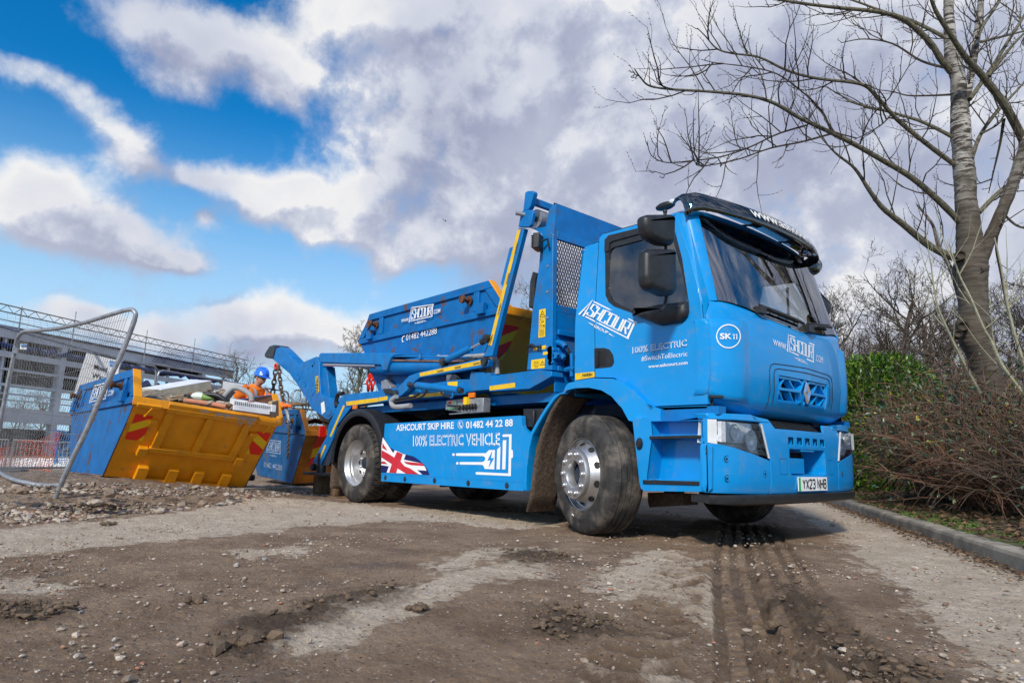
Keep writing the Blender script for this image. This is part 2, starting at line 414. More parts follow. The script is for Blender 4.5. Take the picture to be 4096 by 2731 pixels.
# ------------------------------------------------------------------ lettering
_tc = {}
def text2d(s, bold=0, outline=0):
    key = (s, bold, outline)
    if key in _tc: return _tc[key]
    cu = bpy.data.curves.new('t', 'FONT'); cu.body = s; cu.size = 1; cu.resolution_u = 3; cu.offset = bold
    if outline: cu.fill_mode = 'NONE'; cu.dimensions = '3D'; cu.bevel_depth = outline; cu.bevel_resolution = 0
    else: cu.dimensions = '2D'; cu.fill_mode = 'BOTH'
    ob = bpy.data.objects.new('t', cu); COL.objects.link(ob)
    dg = bpy.context.evaluated_depsgraph_get(); me = bpy.data.meshes.new_from_object(ob.evaluated_get(dg))
    vs = [v.co.copy() for v in me.vertices]; fs = [tuple(p.vertices) for p in me.polygons]
    bpy.data.objects.remove(ob); bpy.data.curves.remove(cu); bpy.data.meshes.remove(me)
    x0 = min(v.x for v in vs); x1 = max(v.x for v in vs); y0 = min(v.y for v in vs); y1 = max(v.y for v in vs)
    vs = [((v.x-x0)/(x1-x0), (v.y-y0)/(y1-y0), v.z) for v in vs]
    _tc[key] = (vs, fs); return _tc[key]
def outline2(mb, s, Q, nrm, fn=None, b0=.024, b1=-.020, off=.002):
    d0 = text2d(s, b0); d1 = text2d(s, b1); e = .02
    put2d(mb, d0, Q, nrm, off, 0, fn)
    vs = [(e*.6+v[0]*(1-1.2*e), .022+v[1]*(1-.044), v[2]) for v in d1[0]]
    put2d(mb, (vs, d1[1]), Q, nrm, off+.0025, 1, fn); return mb
def quadmap(tl, tr, br, bl, u, v): return (bl*(1-u)+br*u)*(1-v)+(tl*(1-u)+tr*u)*v
def put2d(mb, data, Q, nrm, off=.003, mi=0, fn=None):
    vs, fs = data; tl, tr, br, bl = (Vector(q) for q in Q); nrm = Vector(nrm).normalized()
    P = []
    for v in vs:
        p = quadmap(tl, tr, br, bl, v[0], v[1])
        if fn: p = fn(p)
        P.append(p+nrm*(off+(v[2] if len(v) > 2 else 0)))
    mb.add(P, fs, mi); return mb
def stroke(pts, w, closed=False):
    pts = [Vector(p) for p in pts]; n = len(pts); L = []; Rr = []
    for i, p in enumerate(pts):
        a = pts[i-1] if (i > 0 or closed) else None; b = pts[(i+1) % n] if (i < n-1 or closed) else None
        d1 = (p-a).normalized() if a is not None else None; d2 = (b-p).normalized() if b is not None else None
        if d1 is None: nn = Vector((-d2.y, d2.x)); k = 1
        elif d2 is None: nn = Vector((-d1.y, d1.x)); k = 1
        else:
            n1 = Vector((-d1.y, d1.x)); n2 = Vector((-d2.y, d2.x)); nn = (n1+n2); nn = nn.normalized() if nn.length > .1 else n1; k = min(3, 1/max(.3, nn.dot(n1)))
        L.append(p+nn*w/2*k); Rr.append(p-nn*w/2*k)
    vs = [(p.x, p.y) for p in L+Rr]; m = n if closed else n-1
    return vs, [(i, (i+1) % n, n+(i+1) % n, n+i) for i in range(m)]
def logo2d(group=True):
    """slanted-frame word ASHCOURT with bars above and below, GROUP beneath; unit box"""
    V = []; F = []
    def add(d, sx=1, sy=1, ox=0, oy=0):
        o = len(V); V.extend((v[0]*sx+ox, v[1]*sy+oy) for v in d[0]); F.extend(tuple(o+i for i in f) for f in d[1])
    y0, y1 = .36, .86; w = .034; x = .135; cw = .094; gp = .041
    c = .012
    def nx(): nonlocal x; x0 = x; x += cw+gp; return x0, x0+cw
    # A (reaches above and below the other letters)
    add(stroke([(.015, .20), (.065, .985), (.10, .22)], w)); add(stroke([(.052, .47), (.082, .47)], w*.9))
    a, b = nx(); add(stroke([(b, y1-.1), (b, y1), (a, y1), (a, .64), (b, .56), (b, y0), (a, y0), (a, y0+.1)], w))
    a, b = nx(); add(stroke([(a, y0), (a, y1)], w)); add(stroke([(b, y0), (b, y1)], w)); add(stroke([(a+w/2, .61), (b-w/2, .61)], w*1.6))
    a, b = nx(); add(stroke([(b, y1-.12), (b, y1), (a, y1), (a, y0), (b, y0), (b, y0+.12)], w))
    a, b = nx(); add(stroke([(a, y0), (b, y0), (b, y1), (a, y1)], w, True))
    a, b = nx(); add(stroke([(a, y1), (a, y0), (b, y0), (b, y1)], w))
    a, b = nx(); add(stroke([(a, y0), (a, y1), (b, y1), (b, .60), (a+w/2, .60)], w)); add(stroke([(a+.05, .575), (b, y0)], w))
    xt = x+.015; add(stroke([(xt, y0-.08), (xt, .935)], w))
    add(stroke([(.10, .96), (1.0, .96)], .05)); add(stroke([(.14, .255), (.985, .255)], .05))
    if group:
        t = text2d('GROUP', .02); add(([(v[0], v[1]) for v in t[0]], t[1]), .27, .12, .365, .02)
        add(([(.23, .10), (.345, .10), (.345, .05)], [(0, 1, 2)])); add(([(.655, .10), (.655, .05), (.77, .05)], [(0, 1, 2)]))
    return V, F
# ================================================================== THE TRUCK (x forward, its right side is -y)
T = tag(empty('skip_loader_truck'), 'blue electric skip loader lorry with white lettering and grey smoked sun visor, front wheels turned', 'truck')
def Wd(z): return 1.15 if z < 1.86 else 1.15-.105*(z-1.86)
_zb = [1.0, 1.05, 1.10, 1.2, 1.4, 1.6, 1.75, 1.857, 2.61, 2.8]; _xb = [1.22, 1.275, 1.31, 1.335, 1.34, 1.335, 1.318, 1.293, 1.07, 1.0]
def Xf(y, z, off=0):
    t = min(abs(y)/1.15, 1.02); return interp(z, _zb, _xb)-.10*t*t-.10*t**12+off
def Xb(y, z=0, off=0):
    t = min(abs(y)/1.24, 1.0); return 1.33-.08*t*t-.13*t**12+off
def march(q, F, ylim=1.16):
    d = ray(q); t = 2.5
    while t < 14:
        P = CAM+d*t
        if P.x < F(P.y, P.z) and abs(P.y) < ylim: return P
        t += .002
    return CAM+d*5
def fr(q, off=0): p = march(q, lambda y, z: Xf(y, z, off)); return p
def fb(q, off=0): p = march(q, lambda y, z: Xb(y, z, off), 1.25); return p
def sd(q):   # pixel -> (x, z) on the cab side
    y = -1.15
    for _ in range(6): p = onY(q, y); y = -Wd(p.z)
    return Vector((p.x, p.z))
def sw(off=0, sgn=-1): return lambda x, z: Vector((x, sgn*(Wd(z)+off), z))
def yw(y): return lambda x, z: Vector((x, y, z))
def yz(q, y): p = onY(q, y); return Vector((p.x, p.z))
# ---- cab shell --------------------------------------------------------------
door_o = [sd(q) for q in [K1(985, 205), K1(955, 207), K1(700, 268), K1(415, 345), K1(388, 375), K1(384, 420), K1(355, 1240), K1(352, 1470), K1(500, 1474), K1(560, 1505), K1(625, 1560), K2(775, 250), K2(1245, 232), K1(1232, 1480), K1(1207, 1050), K1(1190, 880), K1(1165, 745), K1(1100, 500), K1(1010, 235)]]
shell_o = [sd(q) for q in [K1(1205, 1000), K1(1185, 780), K1(1240, 780), K1(1165, 600), K1(1085, 215)]]
zr = 2.60
side_outline = [Vector((-.245, 1.19)), Vector((-.245, 1.9)), Vector((-.215, 2.45)), Vector((-.20, 2.60)), Vector((.80, 2.66)), Vector((.915, 2.64)), Vector((1.155, 1.862)),
                Vector((1.085, 1.60)), Vector((1.115, 1.03)), Vector((.53, 1.03)), Vector((.10, 1.22)), Vector((-.03, 1.27)), Vector((-.20, 1.25))]
def grow(P, d):
    n = len(P); o = []; A = sum(P[i-1].x*P[i].y-P[i].x*P[i-1].y for i in range(n)); s = 1 if A > 0 else -1
    for i in range(n):
        a = (P[i]-P[i-1]).normalized(); b = (P[(i+1) % n]-P[i]).normalized(); na = Vector((a.y, -a.x))*s; nb = Vector((b.y, -b.x))*s
        m = (na+nb).normalized(); o.append(P[i]+m*d/max(.4, m.dot(na)))
    return o
mb = MB()
hole = [p for p in grow(door_o, .005) if True]
for sg in (-1, 1): sheet(side_outline, [hole], sw(0, sg), mb, .14)
# roof: rounded across, level from back to front
def roof_pt(x, t):    # t in -1..1 across
    zt = interp(x, [-.24, .2, .8, .93], [2.60, 2.64, 2.66, 2.61]); w = Wd(zt)
    a = t*pi/2; y = w*(1 if t > 0 else -1)*(1-(1-abs(sin(a)))**1.0) if False else w*max(-1, min(1, sin(a)**1))
    return Vector((x, w*sin(a) if abs(sin(a)) < 1 else w*sin(a), zt+.12*(1-abs(sin(a))**7)))
xs = [-.22, -.19, -.1, .1, .3, .5, .7, .8, .86, .91, .93, 1.0, 1.05]; nt = 40
vs = []; fs = []
for i, x in enumerate(xs):
    for j in range(nt+1):
        p = roof_pt(min(x, .93), -1+2*j/nt); 
        if x < -.1: p.z -= .05*((-.1-x)/.12)**2
        if i >= 10: p.x = Xf(p.y, 2.61)+(.0 if i == 12 else -.03*(12-i)/2-.02); p.z = lerp(p.z, 2.615, (i-9)/3)
        p.x = max(p.x, x if i < 10 else p.x); vs.append(p)
for i in range(len(xs)-1):
    for j in range(nt): a = i*(nt+1)+j; fs.append((a, a+1, a+nt+2, a+nt+1))
mb.add(vs, fs)
# back wall, floor
mb.add([(-.245, -1.15, 1.19), (-.245, 1.15, 1.19), (-.245, 1.15, 1.86), (-.225, 1.08, 2.58), (-.225, -1.08, 2.58), (-.245, -1.15, 1.86)], [(0, 1, 2, 5), (5, 2, 3, 4)])
vs = [roof_pt(-.22, -1+2*j/nt)-Vector((0, 0, .05)) for j in range(nt+1)]; o = len(mb.v); mb.add(vs+[Vector((-.225, p.y, 2.575)) for p in vs], [(j, j+1, nt+2+j, nt+1+j) for j in range(nt)])
mb.add([(-.24, -1.12, 1.22), (1.05, -1.12, 1.1), (1.05, 1.12, 1.1), (-.24, 1.12, 1.22)], [(0, 1, 2, 3)])
cab = mb.build('cab', M['paint'], T, smooth=True, ang=40)
# A pillars (outer skin between windscreen and door)
mb = MB()
for sg in (-1, 1):
    P = [];k = 14
    for i in range(k+1):
        z = lerp(1.862, 2.64, i/k)
        for (yy, dx) in ((1.15, -.13), (1.15, -.02), (1.065, 0), (1.05, -.01)):
            w = Wd(z); y = min(yy*w/1.15, w-.002)
            P.append(Vector((Xf(y, z)+dx*1.0+.006*(dx > -.1), sg*(y+(.004 if yy > 1.1 else 0)), z)))
    mb.add(P, [(i*4+j, i*4+j+1, i*4+j+5, i*4+j+4) for i in range(k) for j in range(3)])
mb.each('windscreen_pillar', M['paint'], T, smooth=True, ang=60)
# ---- front panel with grille opening -----------------------------------------
def ctop(y): return interp(abs(y), [0, .55, .75, 1.0, 1.15], [1.752, 1.80, 1.835, 1.862, 1.862])
gy = .437; gz0, gz1 = 1.118, 1.335
rows = [1.0, 1.015, 1.04, 1.075, gz0, gz1, 1.45, 1.55, 1.65]
ys = sorted(set([-gy, gy]+[1.149*sin(pi/2*t/26) for t in range(-26, 27)]))
mb = MB(); vs = []; fs = []; ny_ = len(ys); nr = len(rows)+4
for i in range(nr):
    for y in ys:
        z = rows[i] if i < len(rows) else lerp(1.65, ctop(y), (i-len(rows)+1)/4)
        x = Xf(y, z)
        if i == nr-1: x -= .012
        if i == 0: x -= .05
        if z < 1.1: z += .06*smooth(.75, 1.15, abs(y))*(1.1-z)/.1
        vs.append(Vector((x, y, z)))
for i in range(nr-1):
    for j in range(ny_-1):
        if i == 4 and ys[j] >= -gy-1e-6 and ys[j+1] <= gy+1e-6: continue
        a = i*ny_+j; fs.append((a, a+1, a+ny_+1, a+ny_))
mb.add(vs, fs)
# recess walls of the grille opening
rc = .085
fr4 = [(-gy, gz0), (gy, gz0), (gy, gz1), (-gy, gz1)]
for (a, b) in zip(fr4, fr4[1:]+fr4[:1]):
    n = 12; q = []
    for i in range(n+1):
        y, z = lerp(a[0], b[0], i/n), lerp(a[1], b[1], i/n); q += [Vector((Xf(y, z), y, z)), Vector((Xf(y, z)-rc, y*.97, lerp(z, 1.225, .06)))]
    mb.add(q, [(2*i, 2*i+2, 2*i+3, 2*i+1) for i in range(n)])
front = mb.build('front_panel', M['paint'], T, smooth=True, ang=40)
def ribbon_on(F, pts, w, dep, mb, off=0, closed=False, mi=0):
    """bar following a surface: pts are (y,z); section w wide, from off down to off-dep"""
    pts2 = [Vector(p) for p in pts]
    vs, fs = stroke(pts2, w, closed); P = [Vector((F(y, z)+off, y, z)) for y, z in vs]; Q = [Vector((F(y, z)+off-dep, y, z)) for y, z in vs]
    n = len(P); mb.add(P+Q, fs+[tuple(n+i for i in reversed(f)) for f in fs])
    h = n//2; m = h if closed else h-1; o = len(mb.v)-2*n
    for i in range(m):
        j = (i+1) % h
        mb.f += [[o+i, o+n+i, o+n+j, o+j], [o+h+i, o+h+j, o+n+h+j, o+n+h+i]]; mb.m += [mi, mi]
    if not closed:
        for a in (0, h-1): mb.f.append([o+a, o+h+a, o+n+h+a, o+n+a]); mb.m.append(mi)
# grille: raised frame, horizontal and slanted bars meeting the badge
gr = MB()
for sg in (-1, 1):
    ribbon_on(Xf, [(sg*.425, 1.322), (sg*.10, 1.322), (sg*.045, 1.30)], .022, .07, gr, -.008)
    ribbon_on(Xf, [(sg*.425, 1.228), (sg*.10, 1.228)], .022, .07, gr, -.008)
    ribbon_on(Xf, [(sg*.425, 1.130), (sg*.10, 1.130), (sg*.045, 1.15)], .020, .07, gr, -.008)
    for (a, b) in (((.415, 1.235), (.33, 1.312)), ((.25, 1.312), (.17, 1.238)), ((.415, 1.215), (.33, 1.14)), ((.25, 1.218), (.165, 1.14)), ((.425, 1.14), (.425, 1.31))):
        ribbon_on(Xf, [(sg*a[0], a[1]), (sg*b[0], b[1])], .016, .06, gr, -.014)
ribbon_on(Xf, [(0, 1.345), (.088, 1.228), (0, 1.108), (-.088, 1.228)], .02, .06, gr, -.004, True)
gr.add([Vector((Xf(y, 1.22)-.05, y, z)) for y, z in ((-.10, 1.32), (-.10, 1.13), (.10, 1.13), (.10, 1.32))], [(0, 1, 2, 3)])
for sg in (-1, 1):
    gr.add([Vector((Xf(y, 1.22)-.055, y, z)) for y, z in ((sg*.44, 1.12), (sg*.30, 1.12), (sg*.30, 1.34), (sg*.44, 1.34))], [(0, 1, 2, 3)])
grille = gr.build('grille', M['paint'], T, bevel=.003)
bd = MB()
R4 = [(0, 1.322), (.052, 1.228), (0, 1.13), (-.052, 1.228)]; r4 = [(0, 1.278), (.026, 1.228), (0, 1.176), (-.026, 1.228)]
P = [Vector((Xf(0, 1.22)+.004, y, z)) for y, z in R4]+[Vector((Xf(0, 1.22)+.022, y*.78, 1.226+(z-1.226)*.78)) for y, z in R4]+[Vector((Xf(0, 1.22)+.002, y, z)) for y, z in r4]
bd.add(P, [(i, (i+1) % 4, 4+(i+1) % 4, 4+i) for i in range(4)]+[(4+i, 4+(i+1) % 4, 8+(i+1) % 4, 8+i) for i in range(4)])
bd.build('diamond_badge', M['chrome'], T)
sv = MB(); sv.bb(1.13, 1.16, -.5, .5, 1.06, 1.36); sv.build('radiator_panel', M['blackmat'], T)
# thin panel gap lines on the front (rubber-dark seams set into the skin)
sm = MB()
for L in ([(-.56, 1.06), (-.565, 1.36), (-.545, 1.405), (-.50, 1.42), (0, 1.435), (.50, 1.42), (.545, 1.405), (.565, 1.36), (.56, 1.06)], [(-.50, 1.10), (-.505, 1.345), (-.485, 1.375), (-.44, 1.385), (0, 1.395), (.44, 1.385), (.485, 1.375), (.505, 1.345), (.50, 1.10)]):
    p3 = []
    for a, b in zip(L, L[1:]):
        for k in range(6): y, z = lerp(a[0], b[0], k/6), lerp(a[1], b[1], k/6); p3.append(Vector((Xf(y, z)+.0005, y, z)))
    sm.tube(p3, .0035, 5)
sm.build('panel_seam', M['dark'], T)
# corner air deflectors
for sg in (-1, 1):
    vs = []; rows_ = [1.085, 1.10, 1.13, 1.3, 1.5, 1.64, 1.70, 1.715]; n = 16
    for i, z in enumerate(rows_):
        for j in range(n+1):
            t = j/n; y = lerp(.80, 1.165, sin(t*pi/2)); e = .032*smooth(0, .25, t)*(0.15 if i in (0, 7) else 1)
            x = Xf(min(y, 1.149), z)-(.10*smooth(.88, 1, t))
            vs.append(Vector((x+e*(1-.5*t), sg*(y+e*.3*t), z+(.05*smooth(.3, 1, t) if i < 3 else 0))))
    d = MB().add(vs, [(i*(n+1)+j, i*(n+1)+j+1, (i+1)*(n+1)+j+1, (i+1)*(n+1)+j) for i in range(7) for j in range(n)])
    fo = d.build('air_deflector', M['paint'], T, smooth=True, ang=60)
    sl_ = MB()
    if sg > 0:
        sl_.tube([Vector((1.105, 1.185, z)) for z in (1.2, 1.68)], .04, 8); sl_.build('deflector_slot', M['blackmat'], fo)
        fn_ = MB()
        for z in (1.32, 1.45, 1.57): fn_.box((1.12, 1.20, z), (.09, .06, .012))
        fn_.build('slot_fin', M['paint'], fo)
    else:
        sl_.box((1.16, -1.105, 1.115), (.09, .10, .018), Matrix.Rotation(-.75, 3, 'Z')); sl_.build('deflector_slot', M['blackmat'], fo)
# ---- windscreen --------------------------------------------------------------
def wsgrid(y0, zlo, zhi, off, ny=24, nz=12):
    vs = []
    for i in range(nz+1):
        for j in range(ny+1):
            t = -1+2*j/ny; zl = zlo(t*y0); z = lerp(zl, zhi, i/nz); y = t*y0*(Wd(z)/1.15); vs.append(Vector((Xf(y, z)+off, y, z)))
    return MB().add(vs, [(i*(ny+1)+j, i*(ny+1)+j+1, (i+1)*(ny+1)+j+1, (i+1)*(ny+1)+j) for i in range(nz) for j in range(ny)])
ws = wsgrid(1.06, lambda y: ctop(y)+.004, 2.60, .004).build('windscreen', M['screen'], T, smooth=True)
# black ceramic border of the glass
mb = MB()
def bord(t, z): y = t*(Wd(z)/1.15); return Vector((Xf(y, z)-.004, y, z))
out = [(-1.075, 1.865), (-.8, 1.845), (-.55, 1.80), (0, 1.755), (.55, 1.80), (.8, 1.845), (1.075, 1.865), (1.075, 2.635), (-1.075, 2.635)]
inn = [(-.985, 1.95), (-.8, 1.92), (-.5, 1.875), (0, 1.835), (.5, 1.875), (.8, 1.92), (.985, 1.95), (1.01, 2.48), (.96, 2.53), (-.96, 2.53), (-1.01, 2.48)]
sheet(out, [inn], bord, mb, .1).build('windscreen_border', M['blackmat'], T)
wp = MB()
for (a, b, c) in ((-.62, .02, 0), (.12, .72, 0)):
    for k in range(1):
        za = ctop(a)+.055; zb2 = ctop(b)+.07
        P = [Vector((Xf(lerp(a, b, t), lerp(za, zb2, t))+.035, lerp(a, b, t), lerp(za, zb2, t))) for t in (0, .25, .5, .75, 1)]
        wp.tube(P, .012, 6); wp.tube([p+Vector((-.018, 0, .022)) for p in P], .008, 5)
        for t in (.1, .3, .5, .7, .9): p = P[0].lerp(P[-1], t); wp.beam(p, p+Vector((-.02, .0, .03)), .012, .008)
        Q = Vector((Xf(a, ctop(a))+.02, a, ctop(a)+.03)); wp.box(Q, (.05, .09, .06)); wp.tube([Q, Q+Vector((.03, .06, .02)), P[1]], .011, 6)
wp.build('windscreen_wiper', M['black'], T)
# ---- cab interior ------------------------------------------------------------
it = MB()
it.bb(.80, 1.12, -1.0, 1.0, 1.55, 1.80); it.bb(-.22, -.19, -1.08, 1.08, 1.25, 2.55)
it.add([(-.18, -1.02, 2.58), (.88, -1.02, 2.58), (.88, 1.02, 2.58), (-.18, 1.02, 2.58)], [(0, 1, 2, 3)])
it.build('dashboard', M['cabin'], T, bevel=.03)
for y in (-.55, .55):
    s = MB(); s.bb(.0, .5, y-.25, y+.25, 1.45, 1.6); s.box((-.03, y, 1.9), (.13, .46, .62), Matrix.Rotation(-.12, 3, 'Y')); s.box((-.08, y, 2.28), (.1, .28, .16)); s.build('seat', M['cloth'], T, bevel=.04, seg=3)
s = MB(); ring = [Vector((.70, -.55, 1.86))+Matrix.Rotation(radians(-58), 3, 'Y') @ Vector((.21*cos(a), .21*sin(a), 0)) for a in [2*pi*i/24 for i in range(24)]]
s.tube(ring, .014, 6, closed=True); s.cyl((.70, -.55, 1.86), (.82, -.55, 1.76), .03); s.beam(ring[0], ring[12], .03, .01); s.build('steering_wheel', M['black'], T)
s = MB(); s.tube([(-.12, -.93, 2.35), (-.08, -.93, 1.9), (-.03, -.9, 1.55)], .012, 5); s.build('seat_belt', M['red'], T)
s = MB(); s.box((1.04, -.05, 2.42), (.03, .24, .09)); s.build('rear_view_mirror', M['black'], T, bevel=.01)
for sg in (-1, 1):   # folded sun blinds behind the glass
    s = MB(); s.box((.99, sg*.5, 2.46), (.02, .8, .16), Matrix.Rotation(.3, 3, 'Y')); s.build('sun_blind', M['cabin'], T)
# ---- doors --------------------------------------------------------------------
def inset(P, d): return grow(P, -d)
wf_o = [sd(q) for q in [K1(436, 480), K1(440, 400), K1(470, 362), K1(700, 305), K1(938, 245), K1(965, 262), K1(985, 330), K1(1040, 540), K1(1092, 880), K1(1096, 960), K1(1085, 1000), K1(1040, 1040), K1(885, 1065), K1(840, 1052), K1(660, 968), K1(505, 912), K1(465, 878), K1(440, 825)]]
gl_o = [sd(q) for q in [K1(468, 500), K1(478, 470), K1(500, 452), K1(700, 398), K1(955, 340), K1(1000, 500), K1(1040, 650), K1(1085, 876), K1(930, 905), K1(660, 945), K1(540, 895), K1(490, 862), K1(466, 810)]]
mbase = [sd(q) for q in [K1(655, 968), K1(760, 925), K1(880, 900), K1(1090, 880), K1(1097, 960), K1(1085, 1000), K1(1040, 1040), K1(885, 1065), K1(840, 1052)]]
for sg in (-1, 1):
    dr = MB(); sheet(inset(door_o, .003), [inset(wf_o, .012)], sw(.006, sg), dr, .12, .035, (0, -sg, 0))
    door = dr.build('door', M['paint'], T, smooth=True, ang=40, bevel=.004, seg=2)
    ds = MB(); sheet(grow(door_o, .02), [inset(door_o, .04)], sw(-.03, sg), ds, .12); ds.build('door_seal', M['blackmat'], door)
    f_ = MB(); sheet(wf_o, [gl_o], sw(.009, sg), f_, .08, .03, (0, -sg, 0)); fo = f_.build('window_frame', M['black'], door, bevel=.003)
    g_ = MB(); sheet(inset(gl_o, -.006), [], sw(-.004, sg), g_, .2, grid=False); g_.build('window_glass', M['glass'], fo)
    m_ = MB(); 
    rp = rnd_poly(mbase, .03)
    lay = []
    for (ins, off) in ((0, .008), (.0, .03), (.018, .055), (.05, .07)):
        pp = inset(rp, ins) if ins else rp; lay.append([sw(off, sg)(p.x, p.y) for p in pp])
    n = len(rp); m_.add([p for L in lay for p in L], [(i*n+j, i*n+(j+1) % n, (i+1)*n+(j+1) % n, (i+1)*n+j) for i in range(3) for j in range(n)]+[tuple(3*n+j for j in range(n))])
    m_.build('mirror_mount', M['black'], door, smooth=True, ang=50)
    # door handle in its black cup
    hq = [sd(q) for q in [K1(352, 1240), K1(430, 1238), K1(470, 1250), K1(498, 1290), K1(508, 1350), K1(490, 1385), K1(440, 1392), K1(354, 1400)]]
    h_ = MB(); sheet(rnd_poly(hq, .012), [], sw(.010, sg), h_, .05, .02, (0, -sg, 0)); ho = h_.build('door_handle', M['black'], door, bevel=.003)
    a = sd(K1(372, 1262)); b = sd(K1(425, 1380)); g2 = MB(); g2.bb(a.x, a.x+.028, sg*1.16, sg*1.178, b.y, a.y); g2.bb(a.x+.028, b.x+.02, sg*1.16, sg*1.165, b.y+.01, a.y-.01); g2.build('grip', M['blackmat'], ho, bevel=.004)
# wind deflector over the side window
wd_ = MB(); P = [sd(q) for q in [K1(438, 485), K1(440, 395), K1(470, 360), K1(716, 300), K1(945, 243), K1(955, 285), K1(716, 345), K1(500, 405), K1(478, 420), K1(470, 485)]]
sheet(P, [], sw(.022), wd_, .06, .008, (0, 1, 0)); wd_.build('wind_deflector', M['black'], T)
# mirrors on their arm
for sg in (-1, 1):
    my = lambda p: Vector((p.x-(.24 if sg > 0 else 0), p.y if sg < 0 else -p.y-.36, p.z-(.12 if sg > 0 else 0)))
    def m3(q): return my(onX(q, .97))
    pole = [my(onX(q, .95)) for q in [K1(868, 945), K1(900, 905), K1(912, 850), K1(906, 560), K1(908, 440), K1(903, 200), K1(902, 170)]]
    mm = MB(); mm.tube(pole, .0135, 8); mm.sphere(pole[-1], .018)
    arm = mm.build('mirror_arm', M['black'], T, smooth=True)
    for Q in ([K1(715, 215), K1(745, 198), K1(930, 196), K1(954, 215), K1(955, 410), K1(935, 438), K1(850, 432), K1(760, 390), K1(735, 350), K1(718, 280)],
              [K1(724, 492), K1(750, 466), K1(945, 466), K1(964, 490), K1(967, 790), K1(940, 828), K1(880, 832), K1(760, 785), K1(735, 750), K1(722, 680)]):
        P = [m3(q) for q in Q]; P = rnd_poly([(p.y, p.z) for p in P], .02)
        lay = []
        for (ins, dx) in ((.03, -.05), (.008, -.045), (0, -.03), (0, .012), (.008, .032), (.025, .048), (.05, .057)):
            pp = inset([Vector(p) for p in P], ins) if ins else P; lay.append([Vector((.97+dx, p[0], p[1])) for p in pp])
        n = len(P); k = len(lay); h = MB().add([p for L in lay for p in L], [(i*n+j, i*n+(j+1) % n, (i+1)*n+(j+1) % n, (i+1)*n+j) for i in range(k-1) for j in range(n)]+[tuple((k-1)*n+j for j in range(n)), tuple(range(n-1, -1, -1))])
        ho = h.build('mirror', M['black'], T, smooth=True, ang=55)
        pg = inset([Vector(p) for p in P], .02); MB().add([Vector((.917, p[0], p[1])) for p in pg], [tuple(range(n))]).build('mirror_glass', M['chrome'], ho)
# front mirror hanging by the visor on the far side
mm = MB(); c = onY(K1(2050, 600), 1.12); a0 = onY(K1(1900, 560), 1.0)
hm = MB().sphere((0, 0, 0), 1, 14, 10).xf(Matrix.Translation(c) @ Matrix.Rotation(.3, 4, 'X') @ Matrix.Diagonal((.09, .17, .095, 1)))
h = hm.build('kerb_mirror', M['black'], T, smooth=True); mm.tube([(.98, .85, 2.66), a0, c], .016, 6); mm.build('arm', M['black'], h)
mg = MB().sphere((0, 0, 0), 1, 14, 8).xf(Matrix.Translation(c+Vector((.045, -.03, -.018))) @ Matrix.Rotation(.3, 4, 'X') @ Matrix.Diagonal((.055, .13, .072, 1))); mg.build('mirror_glass', M['glass'], h)
# ---- sun visor ------------------------------------------------------------------
vs = []; nj = 40; prof = [(-.06, 2.73, .0), (.03, 2.775, .02), (.14, 2.765, .03), (.225, 2.715, .02), (.275, 2.61, 0), (.285, 2.56, 0)]
for (dx, z, _) in prof:
    for j in range(nj+1):
        t = -1+2*j/nj; y = t*1.13; e = abs(t)**3; x = .985+dx*(1-.62*e)-.085*t*t-.06*abs(t)**8
        zz = z+.045*(1-t*t)-.0*e+(.06*(e) if z > 2.7 else .10*e)
        if abs(t) > .93: zz -= .07*(abs(t)-.93)/.07
        vs.append(Vector((x, y, zz)))
k = len(prof)
vz = MB().add(vs, [(i*(nj+1)+j, i*(nj+1)+j+1, (i+1)*(nj+1)+j+1, (i+1)*(nj+1)+j) for i in range(k-1) for j in range(nj)])
visor = vz.build('sun_visor', M['smoke'], T, smooth=True); smd = visor.modifiers.new('thickness', 'SOLIDIFY'); smd.thickness = .006
vb = MB()
for y in (-.95, -.3, .35, .95): vb.beam((.93, y, 2.72), (1.12-.1*y*y, y, 2.68), .03, .012); vb.box((1.12-.1*y*y, y, 2.68), (.05, .10, .02))
vb.each('visor_bracket', M['black'], T)
# visor wording
def vis(u, v):
    t = lerp(-.50, .70, u); y = t*1.13; e = abs(t)**3; s = lerp(.272, .228, v)
    dx = s; z = interp(s, [.03, .14, .225, .275, .285], [2.775, 2.765, 2.715, 2.61, 2.56]); return Vector((.985+dx*(1-.62*e)-.085*t*t-.06*abs(t)**8+.011, y, z+.045*(1-t*t)+(.06 if z > 2.7 else .10)*e+.003))
tx = text2d('www.ashcourt.com', .012); MB().add([vis(v[0], v[1]) for v in tx[0]], tx[1]).build('visor_lettering', M['white'], T)
# roof beacon
bq = onY(K1(905, 140), -.98); b_ = MB().sphere((0, 0, 0), 1, 12, 8).xf(Matrix.Translation((bq.x, -.98, bq.z+.015)) @ Matrix.Diagonal((.10, .05, .035, 1))); bo = b_.build('roof_lamp', M['black'], T, smooth=True)
MB().sphere((0, 0, 0), 1, 10, 6).xf(Matrix.Translation((bq.x+.075, -.985, bq.z+.03)) @ Matrix.Diagonal((.035, .03, .028, 1))).build('lens', M['lens_white'], bo, smooth=True)
